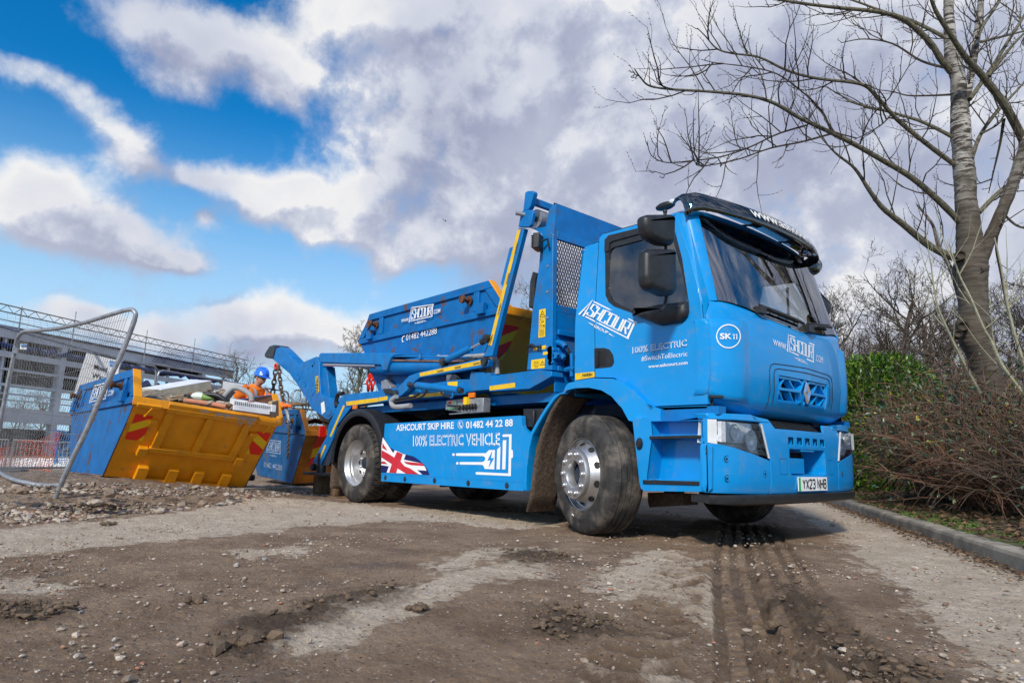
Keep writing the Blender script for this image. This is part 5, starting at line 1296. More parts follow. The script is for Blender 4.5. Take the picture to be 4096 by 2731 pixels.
PALE = [gp(L) for L in ([(640, 1495), (720, 1512), (900, 1405), (1100, 1345), (1280, 1322), (1262, 1288), (1100, 1298), (900, 1350), (760, 1410), (650, 1460)],
    [(-60, 1222), (300, 1188), (540, 1160), (760, 1150), (900, 1165), (1270, 1180), (1290, 1205), (1180, 1215), (980, 1195), (720, 1205), (500, 1235), (300, 1248), (-60, 1290)],
    [(960, 1300), (1100, 1265), (1235, 1252), (1262, 1262), (1120, 1290), (1000, 1312)],
    [(1440, 1292), (1520, 1262), (1570, 1265), (1640, 1335), (1700, 1465), (1640, 1470), (1560, 1395), (1400, 1375), (1345, 1340)],
    [(1840, 1150), (1905, 1215), (1965, 1262), (1960, 1285), (2100, 1375), (2150, 1460), (2260, 1540), (2290, 1700), (3200, 1700), (2500, 1300), (1905, 1150)],
    [(-60, 1318), (130, 1338), (180, 1350), (90, 1372), (-60, 1366)], [(560, 1262), (720, 1256), (740, 1270), (580, 1278)], [(1450, 1560), (1560, 1530), (1600, 1568), (1560, 1640), (1450, 1640)])]
CLOD = [gp(L) for L in ([(465, 1492), (560, 1425), (760, 1372), (915, 1338), (900, 1362), (720, 1420), (640, 1470), (600, 1518), (520, 1522)],
    [(1218, 1425), (1250, 1392), (1330, 1400), (1432, 1440), (1420, 1470), (1280, 1482), (1225, 1450)], [(-60, 1400), (100, 1388), (180, 1400), (90, 1432), (-60, 1425)],
    [(1150, 1268), (1240, 1262), (1330, 1280), (1210, 1302)], [(1760, 1330), (1850, 1345), (1960, 1440), (2010, 1500), (1900, 1490), (1780, 1390)], [(1700, 1160), (1760, 1160), (1800, 1230), (1740, 1230)], [(1960, 1480), (2060, 1520), (2200, 1560), (2080, 1620), (1960, 1560)])]
TRACK = [([onZ(D(*q), 0) for q in ((1640, 1190), (1600, 1240), (1560, 1330), (1500, 1450), (1420, 1620))], .30, 'rib'), ([onZ(D(*q), 0) for q in ((1720, 1180), (1750, 1240), (1790, 1330), (1850, 1450), (1940, 1640))], .40, 'groove'),
         ([onZ(D(*q), 0) for q in ((1690, 1185), (1690, 1260), (1700, 1340), (1740, 1480), (1780, 1640))], .30, 'groove'), ([onZ(D(*q), 0) for q in ((1750, 1400), (1790, 1470), (1850, 1600))], .22, 'rib')]
def in_soft(P, x, y, r):
    n = 0
    for k in range(5):
        a = 2.4*k; n += inpoly(x+r*cos(a), y+r*sin(a), P)
    return n/5
def bbx(P, m): return (min(p[0] for p in P)-m, max(p[0] for p in P)+m, min(p[1] for p in P)-m, max(p[1] for p in P)+m)
PB = [bbx(P, .25) for P in PALE]; CB = [bbx(P, .2) for P in CLOD]
def hitb(b, x, y): return b[0] < x < b[1] and b[2] < y < b[3]
half = radians(47); nA = 560
angs = [YAW-half+2*half*i/nA for i in range(nA+1)]+[YAW+half+(2*pi-2*half)*i/56 for i in range(1, 56)]
rad = [1.25]
while rad[-1] < 13: rad.append(rad[-1]*(1.0036 if rad[-1] < 5.2 else 1.0068))
r_ = rad[-1]
while r_ < 1500: r_ *= 1.045 if r_ < 60 else 1.25; rad.append(r_)
gv = [Vector((F0.x, F0.y, 0))]; att = [(1, 0, 0)]
NV = Vector
for r in rad:
    for a in angs:
        x = F0.x+r*cos(a); y = F0.y+r*sin(a); h = base_h(x, y) if r < 60 else 0
        mud = 1; cl = 0; rub = 0
        if r < 22 and (angs[0] <= a <= angs[nA]):
            n1 = noise.noise(NV((x*1.7, y*1.7, 0))); n2 = noise.noise(NV((x*5, y*5, 3))); n3 = noise.noise(NV((x*14, y*14, 7)))
            jx = x+.13*n1+.07*n2+.03*n3; jy = y+.13*noise.noise(NV((x*1.7, y*1.7, 9)))+.06*n2-.03*n3; rr = .05+.01*r
            pale = 0
            for P, b in zip(PALE, PB):
                if hitb(b, x, y): pale = max(pale, in_soft(P, jx, jy, rr))
            for P, b in zip(CLOD, CB):
                if hitb(b, x, y): cl = max(cl, in_soft(P, jx, jy, rr*.8))
            if kerb_d(x, y) > -.9: pale = max(pale, smooth(-.95, -.6, kerb_d(x, y)+.2*n1)*.9)
            d = rub_d(x, y)+.3*n1
            rub = smooth(-.1, .5, d)*(1 if kerb_d(x, y) < -2 and x < -3.2 else 0)
            mud = (1-pale)*.85+.15*max(0, min(1, .5+n1)); 
            if rub > .1: mud = lerp(mud, .75+.3*n2, rub)
            h += .012*n1+.008*n2+.007*n3+.005*noise.noise(NV((x*38, y*38, 1)))
            if rub > 0: h += rub*(.022*n2+.014*abs(n3)+.008*noise.noise(NV((x*30, y*30, 2))))
            if cl > 0: h += cl*(.006+.014*abs(n3)+.014*abs(noise.noise(NV((x*26, y*26, 4))))+.012*abs(noise.noise(NV((x*55, y*55, 5)))))
            h += mud*.006*max(0, noise.noise(NV((x*22, y*22, 8))))
            for (L, w, kind) in TRACK:
                for i in range(len(L)-1):
                    A = L[i]; dd = L[i+1]-A; ln = dd.length; t = ((x-A.x)*dd.x+(y-A.y)*dd.y)/ln
                    if 0 <= t < ln:
                        c = (-(x-A.x)*dd.y+(y-A.y)*dd.x)/ln
                        if abs(c) < w*.62:
                            s_ = t+i*.37; e = (1-smooth(w*.42, w*.6, abs(c)))*(smooth(0, 1.1, t)*.85+.15 if i == 0 else 1); 
                            if kind == 'rib': vv_ = abs(sin((s_+abs(c)*.45)*pi/.15)); h += e*(-.020+.050*vv_*(.8+n2*.4)); cl = max(cl, .95*e*(1-vv_)**.6); mud = lerp(mud, .62, e*.6)
                            else:
                                lg = (sin(c*2*pi/.10) > -.15)*(sin(s_*2*pi/.10+3*(c > 0)) > -.5); h += e*(-.027+.024*lg)*(.8+.3*n1); cl = max(cl, e*(.75 if not lg else .10)*(.7+.5*n2));  
                            h += .005*(smooth(w*.36, w*.48, abs(c))-smooth(w*.5, w*.62, abs(c))); mud = max(mud, .8*e) if kind == 'groove' else mud
        elif r < 60: h += .03*noise.noise(NV((x*.5, y*.5, 0)))
        gv.append(NV((x, y, h))); att.append((max(0, min(1, mud)), cl, rub))
nA_ = len(angs); gf = [(0, 1+j, 1+(j+1) % nA_) for j in range(nA_)]
for i in range(len(rad)-1):
    for j in range(nA_): a = 1+i*nA_+j; b = 1+i*nA_+(j+1) % nA_; gf.append((a, a+nA_, b+nA_, b))
me = bpy.data.meshes.new('ground'); me.from_pydata(gv, [], gf)
ca = me.attributes.new('wear', 'FLOAT_VECTOR', 'POINT'); ca.data.foreach_set('vector', [c for a in att for c in a])
me.polygons.foreach_set('use_smooth', [True]*len(me.polygons)); me.update()
ground = bpy.data.objects.new('ground', me); COL.objects.link(ground); ground['kind'] = 'structure'
gm = bpy.data.materials.new('muddy_yard'); gm.use_nodes = True; t = NT(gm.node_tree); b = gm.node_tree.nodes['Principled BSDF']
co = t.n.new('ShaderNodeTexCoord').outputs['Object']; at = t.n.new('ShaderNodeAttribute'); at.attribute_name = 'wear'
se = t.n.new('ShaderNodeSeparateXYZ'); t.link(at.outputs['Vector'], se.inputs[0]); mud_, clod_, rub_ = se.outputs
mf = t.mrange(t.math('ADD', mud_, t.math('MULTIPLY', t.math('SUBTRACT', t.noise(co, 8, 12, .72), .5), 2.4)), .34, .66)
mudc = t.mix(t.mrange(t.noise(co, 2.5, 8, .65), .3, .7), (.19, .118, .070, 1), (.345, .238, .155, 1))
mudc = t.mix(t.mrange(t.noise(co, 60, 4, .7), .55, .75), mudc, (.30, .25, .20, 1))
dustc = t.mix(t.mrange(t.noise(co, 4, 8, .7), .3, .7), (.48, .375, .275, 1), (.65, .535, .41, 1))
dustc = t.mix(t.mrange(t.noise(co, 26, 6, .75), .56, .68), dustc, (.20, .15, .11, 1))
c = t.mix(mf, dustc, mudc)
fine = t.noise(co, 34, 10, .8); c = t.mix(t.math('MULTIPLY', t.mrange(fine, .47, .36), .45), c, (.085, .058, .040, 1))
vor = t.n.new('ShaderNodeTexVoronoi'); vor.inputs['Scale'].default_value = 55; t.link(co, vor.inputs['Vector']); sv_ = t.n.new('ShaderNodeSeparateXYZ'); t.link(vor.outputs['Color'], sv_.inputs[0])
c = t.mix(t.math('MULTIPLY', t.mrange(vor.outputs['Distance'], .30, .20), t.math('GREATER_THAN', sv_.outputs[0], .72)), c, (.42, .36, .30, 1))
c = t.mix(t.math('MULTIPLY', t.mrange(vor.outputs['Distance'], .34, .22), t.math('LESS_THAN', sv_.outputs[0], .14)), c, (.07, .05, .036, 1))
wet = t.mrange(t.noise(co, 1.1, 7, .6), .56, .70)
c = t.mix(t.math('MULTIPLY', wet, t.math('MULTIPLY', mf, .45)), c, (.075, .055, .04, 1))
c = t.mix(t.math('MULTIPLY', clod_, .85), c, (.070, .046, .029, 1))
c = t.mix(t.math('MULTIPLY', rub_, t.mrange(t.noise(co, 22, 7, .7), .5, .62)), c, (.33, .28, .235, 1))
t.put(b.inputs['Base Color'], c)
t.put(b.inputs['Roughness'], t.mix(t.math('MULTIPLY', mf, wet), .92, .48, 'FLOAT'))
b.inputs['Specular IOR Level'].default_value = .35
bn = t.n.new('ShaderNodeBump'); bn.inputs['Strength'].default_value = 1; bn.inputs['Distance'].default_value = .022
t.link(t.math('ADD', t.noise(co, 55, 9, .75), t.math('MULTIPLY', t.noise(co, 13, 6, .65), 1.4)), bn.inputs['Height']); t.link(bn.outputs[0], b.inputs['Normal'])
me.materials.append(gm)
# kerb: separate stones laid end to end
kroot = tag(empty('kerb'), kind='structure')
L_ = (KB-KA).length; s0 = -9
M['kerb2'] = M['concrete']
rnd = random.Random(5)
while s0 < 11:
    mb = MB(); a = KA+_kd*(s0+.004)+_kn*(.0+rnd.uniform(-.006, .006)); bq_ = KA+_kd*(s0+.911)+_kn*(rnd.uniform(-.006, .006)); hz = .125+rnd.uniform(-.006, .006)
    P = [(0, -.2), (0, hz-.03), (.008, hz-.008), (.025, hz), (.14, hz), (.15, hz-.01), (.15, -.2)]
    mb.prism([a+_kn*u+Vector((0, 0, v)) for u, v in P], bq_-a); mb.build('kerb_stone', M['concrete'], kroot); s0 += .915
# verge behind the kerb
vm = pmat('verge_soil', (.075, .058, .038), .95, var=.4, vscale=8, dirt=.9, dscale=2.2, dlo=.42, dhi=.58, dcol=(.10, .13, .035), bump=.7, bscale=50)
mb = MB(); vs = []; nx_, ny2 = 110, 60
for i in range(nx_+1):
    for j in range(ny2+1):
        s_ = lerp(-30, 12, i/nx_); d_ = .15+20*(j/ny2)**2; p = KA+_kd*s_+_kn*d_; vs.append(Vector((p.x, p.y, .112+.10*smooth(.4, 2, d_)+.03*noise.noise(p*1.5)*smooth(0, .4, d_-.15))))
mb.add(vs, [(i*(ny2+1)+j, i*(ny2+1)+j+1, (i+1)*(ny2+1)+j+1, (i+1)*(ny2+1)+j) for i in range(nx_) for j in range(ny2)])
tag(mb.build('verge', vm, smooth=True), kind='structure')
def verge_z(p): d_ = kerb_d(p.x, p.y); return .112+.10*smooth(.4, 2, d_)+.03*noise.noise(Vector((p.x, p.y, 0))*1.5)
def ptk(s, d): p = KA+_kd*s+_kn*d; return Vector((p.x, p.y, .11+.10*smooth(.4, 2, d)))
gmat = pmat('grass_blades', (.10, .17, .03), .7, var=.35, vscale=3)
mb = MB(); rnd = random.Random(11)
for _ in range(15000):
    s_ = rnd.uniform(-3, 8.5); d_ = .16+abs(rnd.gauss(0, .42)); 
    if noise.noise(Vector((s_*1.3, d_*2, 0))) < -.12+.25*(d_ > .5): continue
    p = ptk(s_, d_); a = rnd.uniform(0, 2*pi); h = rnd.uniform(.015, .05); w = Vector((cos(a), sin(a), 0))*.004; tip = p+Vector((rnd.uniform(-.03, .03), rnd.uniform(-.03, .03), h)); mb.add([p-w, p+w, tip], [(0, 1, 2)])
tag(mb.build('verge_grass', gmat, fix=False), kind='stuff')
lm = pmat('dead_leaves', (.13, .075, .04), .8, var=.5, vscale=14)
mb = MB()
for _ in range(5200):
    s_ = rnd.uniform(-3, 9); d_ = rnd.choice([abs(rnd.gauss(.75, .45))+.1, abs(rnd.gauss(.8, .5))+.1, -abs(rnd.gauss(0, .09))-.01]);
    p = ptk(s_, d_); p.z = (.125 if d_ > 0 else .008) + (.10*smooth(.4, 2, d_) if d_ > 0 else 0)+rnd.uniform(0, .03)
    z = rnd.uniform(.02, .045)*(.5 if d_ < 0 else 1); R_ = Matrix.Rotation(rnd.uniform(0, 6), 3, 'Z') @ Matrix.Rotation(rnd.uniform(-.8, .8), 3, 'X')
    q = [R_ @ Vector(v) for v in ((-z, 0, 0), (0, -z*.6, .3*z), (z, 0, 0), (0, z*.6, .3*z))]; mb.add([p+v for v in q], [(0, 1, 2), (0, 2, 3)])
tag(mb.build('leaf_litter', lm, fix=False), kind='stuff')
# stones
sm_ = bpy.data.materials.new('rubble'); sm_.use_nodes = True; t = NT(sm_.node_tree); b = sm_.node_tree.nodes['Principled BSDF']; co = t.n.new('ShaderNodeTexCoord').outputs['Object']
ge = t.n.new('ShaderNodeNewGeometry').outputs['Random Per Island']
c = t.ramp(ge, [(0, (.17, .12, .085)), (.3, (.27, .20, .145)), (.6, (.40, .33, .26)), (.86, (.52, .46, .39)), (.93, (.36, .14, .08)), (1, (.30, .31, .33))])
c = t.mix(t.mrange(t.noise(co, 70, 5, .7), .45, .7), c, (.20, .15, .11, 1)); t.put(b.inputs['Base Color'], c); b.inputs['Roughness'].default_value = .95
IC = [Vector(v).normalized() for v in ((0, 1, 1.618), (0, -1, 1.618), (0, 1, -1.618), (0, -1, -1.618), (1, 1.618, 0), (-1, 1.618, 0), (1, -1.618, 0), (-1, -1.618, 0), (1.618, 0, 1), (-1.618, 0, 1), (1.618, 0, -1), (-1.618, 0, -1))]
IF = [(0, 1, 8), (0, 8, 4), (0, 4, 5), (0, 5, 9), (0, 9, 1), (1, 6, 8), (8, 6, 10), (8, 10, 4), (4, 10, 2), (4, 2, 5), (5, 2, 11), (5, 11, 9), (9, 11, 7), (9, 7, 1), (1, 7, 6), (3, 6, 7), (3, 7, 11), (3, 11, 2), (3, 2, 10), (3, 10, 6)]
OC = [Vector(v) for v in ((1, 0, 0), (-1, 0, 0), (0, 1, 0), (0, -1, 0), (0, 0, 1), (0, 0, -1))]; OF = [(0, 2, 4), (2, 1, 4), (1, 3, 4), (3, 0, 4), (2, 0, 5), (1, 2, 5), (3, 1, 5), (0, 3, 5)]
def stone(mb, p, r, rnd, big=True):
    S_ = Matrix.Rotation(rnd.uniform(0, 6), 3, 'Z') @ Matrix.Diagonal((r*rnd.uniform(.8, 1.5), r*rnd.uniform(.7, 1.1), r*rnd.uniform(.45, .8)))
    B, F = (IC, IF) if big else (OC, OF); mb.add([p+S_ @ (v*rnd.uniform(.75, 1.15)) for v in B], F)
mb = MB(); rnd = random.Random(21); n = 0
while n < 4200:
    q = (rnd.uniform(-40, 800), rnd.uniform(1070, 1235)); p = onG(q)
    d = rub_d(p.x, p.y)
    if d < -.15 or (CAM-p).length > 13 or (p.x > -5.2 and p.y > -1.7): n += .2; continue
    r = rnd.choice([.006, .008, .010, .013, .016, .022, .030])*rnd.uniform(.8, 1.25)
    if rnd.random() < .012: r = rnd.uniform(.05, .075)
    if q[1] > 1200 and rnd.random() < .5: continue
    p.z += r*.25; stone(mb, p, r, rnd, r > .012); n += 1
n = 0
while n < 9500:
    a = YAW+rnd.uniform(-.75, .75); r = rnd.uniform(1.4, 9); x = F0.x+r*cos(a); y = F0.y+r*sin(a)
    if kerb_d(x, y) > -.03: continue
    if noise.noise(Vector((x*1.1, y*1.1, 5))) < rnd.uniform(-.25, .45): continue
    s_ = rnd.choice([.002, .003, .004, .005, .008])*rnd.uniform(.8, 1.4)*(1 if r > 2.5 else .8)
    if rnd.random() < .03: s_ = rnd.uniform(.009, .018)
    stone(mb, Vector((x, y, base_h(x, y)+.004+s_*.2)), s_, rnd, s_ > .006); n += 1
tag(mb.build('rubble_stones', sm_, fix=False), kind='stuff')
cm = pmat('mud_clods', (.12, .082, .053), .95, var=.35, vscale=20, bump=.6, bscale=60)
mb = MB()
for P in CLOD:
    bx_ = bbx(P, 0); k = 0
    while k < 230:
        x = rnd.uniform(bx_[0], bx_[1]); y = rnd.uniform(bx_[2], bx_[3]); k += 1
        if inpoly(x, y, P): s_ = rnd.choice([.003, .004, .005, .007, .010, .016])*rnd.uniform(.7, 1.3); stone(mb, Vector((x, y, .018+s_*.3)), s_, rnd)
for q, r in ((D(455, 1382), .03), (D(568, 1480), .05), (D(250, 1205), .035), (D(265, 1152), .055), (D(960, 1398), .025), (D(1790, 1440), .03)):
    for k in range(9): p = onG(q)+Vector((rnd.gauss(0, r*.7), rnd.gauss(0, r*.7), r*.35)); stone(mb, p, r*rnd.uniform(.4, .9), rnd)
tag(mb.build('mud_clods', cm, fix=False), kind='stuff')
# concrete edging slabs half buried by the rear wheel
for i, (A, B, lb) in enumerate(((D(545, 1133), D(668, 1128), 'pale concrete edging slab half buried beside the orange skip'), (D(640, 1122), D(782, 1136), 'pale concrete edging slab running under the rear wheel'))):
    a = onG(A); b2 = onG(B); mb = MB(); mb.beam(a+Vector((0, 0, .02)), b2+Vector((0, 0, .02)), .16, .09); tag(mb.build('edging_slab', M['concrete'], bevel=.01), lb, 'slab')
# ================================================================== SKIPS
def Rskip(a, rx, ry): return Matrix.Rotation(a, 4, 'Z') @ Matrix.Rotation(rx, 4, 'X') @ Matrix.Rotation(ry, 4, 'Y')
def make_skip(name, label, loc, rot, dims, mside, mend, minner, door=False, hazard=None):
    w, h1, h2, o, o2, L = dims
    root = tag(empty(name, loc), label, 'skip'); root.rotation_euler = Rskip(*rot).to_euler()
    def B(mb, n, m, par=root, **k): return mb.build(n, m, par, local=True, **k)
    prof = [(0, 0), (o, h1), (o2, h2), (-L-o2, h2), (-L-o, h1), (-L, 0)]
    for sg, y0 in ((-1, 0), (1, w)):
        mb = MB(); mb.ngonprism([Vector((x, y0, z)) for x, z in prof], (0, -sg*.008, 0)); B(mb, 'side_panel', mside)
        mb = MB(); mb.ngonprism([Vector((x*.995, y0-sg*.009, z-.003)) for x, z in prof], (0, -sg*.006, 0)); B(mb, 'side_lining', minner)
        # raised rim: rails, chamfer bars and posts
        mb = MB(); f = lambda x, z: Vector((x, y0+sg*.03, z))
        r = .09
        k1 = (o-o2)/(h2-h1)
        top = [f(o2+.01, h2+.005), f(-L-o2-.01, h2+.005), f(-L-o2-.01-r*k1*.9, h2-r), f(o2+.01+r*k1*.9, h2-r)]
        bot = [f(o+.02, h1+.045), f(-L-o-.02, h1+.045), f(-L-o-.0, h1-.035), f(o+.0, h1-.035)]
        mb.ngonprism(top, (0, -sg*.045, 0)); mb.ngonprism(bot, (0, -sg*.045, 0))
        for s2, x0, x1 in ((1, o2, o), (-1, -L-o2, -L-o)):
            mb.ngonprism([f(x0+s2*.012+s2*r*k1*.9, h2-r-.003), f(x1+s2*.015, h1+.048), f(x1-s2*.13, h1+.048), f(x0+s2*(r*k1*.9-.13), h2-r-.003)], (0, -sg*.045, 0))
        for x in (o2-.28, -L-o2+.28): mb.ngonprism([f(x, h2-r-.003), f(x+.10, h2-r-.003), f(x+.10, h1+.048), f(x, h1+.048)], (0, -sg*.045, 0))
        mb.box((o2-.10, y0+sg*.05, h1+.06), (.13, .06, .13)); mb.box((-L-o2+.08, y0+sg*.05, h1+.06), (.13, .06, .13))
        B(mb, 'rim_frame', mside, bevel=.005)
        for x in (o2-.36, -L-o2+.20):
            mb = MB(); c = Vector((x, y0+sg*.02, h1+.20)); mb.cyl(c, c+Vector((0, sg*.10, 0)), .028, 12); mb.cyl(c+Vector((0, sg*.10, 0)), c+Vector((0, sg*.125, 0)), .05, 12); mb.cyl(c, c+Vector((0, sg*.015, 0)), .055, 12); B(mb, 'lifting_lug', M['rust'], smooth=True, ang=40)
    # ends
    sl = Vector((o, 0, h1)).normalized(); nn = Vector((sl.z, 0, -sl.x))
    mb = MB(); mb.add([(0, .0, 0), (o, .0, h1), (o, w, h1), (0, w, 0)], [(0, 1, 2, 3)]); mb.add([Vector(v)-nn*.012 for v in ((0, .0, 0), (o, .0, h1), (o, w, h1), (0, w, 0))], [(3, 2, 1, 0)])
    mb.add([(0, .004, .0), (o, .004, h1), (o2+.0, .004, h2), (o2-.1, .004, h2)], []) 
    B(mb, 'end_panel', mend, fix=False)
    mb = MB(); mb.add([(-L, .0, 0), (-L-o, .0, h1), (-L-o, w, h1), (-L, w, 0)], [(3, 2, 1, 0)]); mb.add([(-L+.012, .0, 0.01), (-L-o+.012, .0, h1), (-L-o+.012, w, h1), (-L+.012, w, .01)], [(0, 1, 2, 3)]); B(mb, 'end_panel', mend, fix=False)
    for s2, x in ((1, o), (-1, -L-o)):
        mb = MB(); mb.bb(x-.03, x+.035, -.02, w+.02, h1-.05, h1+.045); B(mb, 'end_rim', mend, bevel=.006)
    mb = MB(); mb.bb(-L, 0, .0, w, .0, .012); B(mb, 'floor_plate', mend)
    for y0, sg in ((0, -1), (w, 1)):   # orange edge of the side walls towards the door end
        mb = MB(); mb.ngonprism([Vector((o2+.012, y0+sg*.033, h2+.008)), Vector((o+.036, y0+sg*.033, h1+.05)), Vector((o+.036, y0+sg*.033, h1-.04)), Vector((o+.022, y0+sg*.033, h1-.04)), Vector((o+.014, y0+sg*.033, h1+.04)), Vector((o2-.012, y0+sg*.033, h2+.008))], (0, -sg*.085, 0)); B(mb, 'wall_edge', mend, bevel=.004)
    def E(u, v, off=0): return Vector((u*0+lerp(0, o, v), u*w, v*h1))+nn*off     # on the sloping door end
    def bar(mb, u0, v0, u1, v1, wd, th, off=0):
        a = E(u0, v0, off+th/2); b = E(u1, v1, off+th/2); mb.beam(a, b, wd, th, nn)
    if door:
        mb = MB()
        bar(mb, .20, .99, .82, .99, .13, .05); bar(mb, .20, .43, .80, .43, .07, .05)
        for u in (.235, .505, .775): bar(mb, u, .455, u, .925, .09, .045)
        d_ = B(mb, 'tailgate', mend, bevel=.006)
        mb = MB()
        for u in (.09, .91): bar(mb, u-.08, .985, u+.07, .985, .045, .05, .02); bar(mb, u+.015, .975, u-.01, .86, .022, .03, .05)
        for u, v in ((.16, .79), (.85, .79)): bar(mb, u-.03, v, u+.02, v, .05, .05)
        for u in (.165, .835): bar(mb, u-.03, .40, u+.03, .40, .12, .07)
        [q.build('door_latch', mend, d_, local=True, bevel=.005) for q in mb.islands()]
        mb = MB()
        for u in (.22, .42, .60, .80):
            for a in (1,): mb.ngonprism([E(u-.035, .20, 0), E(u-.035, .20, .07), E(u-.035, .03, .09), E(u-.035, .005, .0)], (0, w*.07, 0))
        mb.cyl(E(.22, .03, .05), E(.80, .03, .05), .022, 10); B(mb, 'tipping_lug', mend, bevel=.004)
        rj = random.Random(4)
        for (ua, ub, dep_) in ((.50, .66, .05), (.66, .815, .11), (.40, .47, .02)):
            n = 26; up_ = [E(lerp(ua, ub, i/n), 1.0+.035, .0545) for i in range(n+1)]; lo = [E(lerp(ua, ub, i/n), 1.035-.01-dep_*abs(rj.gauss(.6, .45))*min(1, i/4, (n-i)/4), .0545) for i in range(n+1)]
            MB().add(up_+lo, [(i, i+1, n+2+i, n+1+i) for i in range(n)]).build('scraped_paint', M['scraped'], d_, local=True, fix=False)
    if hazard:
        for hi, (u0, u1, v0, v1) in enumerate(hazard):
            A_, B_, C_, D_ = E(u0, v1, .004), E(u1, v1, .004), E(u1, v0, .004), E(u0, v0, .004)
            mb = MB(); mb.add([A_, B_, C_, D_], [(0, 1, 2, 3)]); hp = B(mb, 'hazard_plate', M['yellow'])
            mb = MB(); fl = u0 > .5; q_ = lambda u, v: quadmap(A_, B_, C_, D_, (1-u) if fl else u, v)+nn*.002
            for P in ([(0, .60), (0, 1.0), (1, 1.0), (1, .93)], [(0, .0), (0, .27), (1, .60), (1, .27), (.72, .0)]) if hi < 2 else (): 
                P3 = [q_(*p) for p in P]; mb.add(P3, [tuple(range(len(P3)))])
            B(mb, 'red_stripe', M['red'], hp)
    return root, Matrix.Translation(loc) @ Rskip(*rot)
SK1, MS1 = make_skip('builders_skip', 'open blue skip with an orange end, empty, carried on the back of the lorry', (-2.31, -.89, 1.262), (0, 0, 0), (1.76, .965, 1.34, .77, .50, 1.71), M['skip_blue'], M['skip_orange'], M['skip_orange'], False, [(.04, .17, .50, .86)])
SK2, MS2 = make_skip('builders_skip', 'tilted orange fronted skip with blue side heaped with mixed rubbish, by the bent fence', (-5.175, -3.896, .299), (.046, -.09, -.013), (1.702, .851, 1.225, .699, .438, 1.777), M['skip_blue'], M['skip_orange'], M['rust'], True, [(.035, .145, .51, .84), (.872, .982, .50, .83)])
SK3, MS3 = make_skip('builders_skip', 'scratched old blue skip full of waste timber under the lifting arm', (-7.998, -.377, .05), (-.042, .055, .043), (1.7, .934, 1.339, .593, .322, 1.891), M['skip_blue_old'], M['skip_orange_dirty'], M['rust'], False, [(.12, .5, .35, .92)])
# writing on the skips
def on_skip(name, data, Mx, root, Q, mat, off=.035, dims=None): 
    return put2d(MB(), data, Q, (0, -1, 0), 0).build(name, mat, root, local=True, fix=False)
inv1 = MS1.inverted()
def t1(q, y=-.925): return inv1 @ onY(K4(*q), y)
on_skip('company_logo', logo2d(), MS1, SK1, [t1((470, 958)), t1((658, 930)), t1((646, 1060)), t1((458, 1108))], M['white'])
on_skip('web_prefix', text2d('WWW.', .01), MS1, SK1, [t1((402, 1052)), t1((464, 1040)), t1((462, 1066)), t1((402, 1078))], M['white'])
on_skip('web_suffix', text2d('.COM', .01), MS1, SK1, [t1((652, 980)), t1((708, 966)), t1((706, 1000)), t1((652, 1012))], M['white'])
on_skip('phone_number', text2d('01482 442288', .0), MS1, SK1, [t1((440, 1172), -.903), t1((680, 1115), -.903), t1((680, 1165), -.903), t1((440, 1220), -.903)], M['white'])
mb = MB(); vs, fs = stroke([(432, 1182), (415, 1188), (408, 1205), (411, 1228), (422, 1226)], 6); mb.add([t1(v, -.903) for v in vs], fs); mb.build('phone_symbol', M['white'], SK1, local=True, fix=False)
def s2(x, z): return Vector((x, -.034, z))
on_skip('company_logo', logo2d(), MS2, SK2, [s2(-1.35, 1.16), s2(-.50, 1.16), s2(-.50, .86), s2(-1.35, .86)], M['white'])
on_skip('web_suffix', text2d('.COM', .01), MS2, SK2, [s2(-.47, 1.03), s2(-.20, 1.03), s2(-.20, .96), s2(-.47, .96)], M['white'])
def s3_(x, z): return Vector((x, -.005, z))
wm = pmat('faded_lettering', (.30, .38, .52), .6, var=.3)
on_skip('phone_number', text2d('01482 442288', .0), MS3, SK3, [s3_(-1.5, .30), s3_(-.5, .30), s3_(-.5, .20), s3_(-1.5, .20)], wm)
on_skip('company_logo', logo2d(), MS3, SK3, [s3_(-1.4, .75), s3_(-.6, .75), s3_(-.6, .42), s3_(-1.4, .42)], wm)
# hazard chevrons on the truck skip are one board in the photo, yellow squares on the old one: wavy strips
# ------------------------------------------------------------------ rubbish in the tilted skip
def P2(x, y, z): return MS2 @ Vector((x, y, z))
wood = pmat('weathered_timber', (.20, .125, .07), .85, var=.35, vscale=9, dirt=.5, dscale=8, dcol=(.07, .045, .03), bump=.4)
wood2 = pmat('pale_timber', (.38, .27, .17), .8, var=.3, vscale=9, bump=.3)
foam = pmat('insulation_foam', (.52, .46, .34), .85, var=.12, vscale=8, dirt=.3, dscale=7, dcol=(.25, .2, .13), bump=.3)
clay = pmat('terracotta_pipe', (.42, .17, .10), .7, var=.2, dirt=.5, dscale=12, dcol=(.4, .33, .27))
sheetw = pmat('white_facing', (.72, .73, .76), .5, var=.1)
rub2 = pmat('mixed_spoil', (.20, .165, .125), .95, var=.5, vscale=12, bump=1, bscale=30)
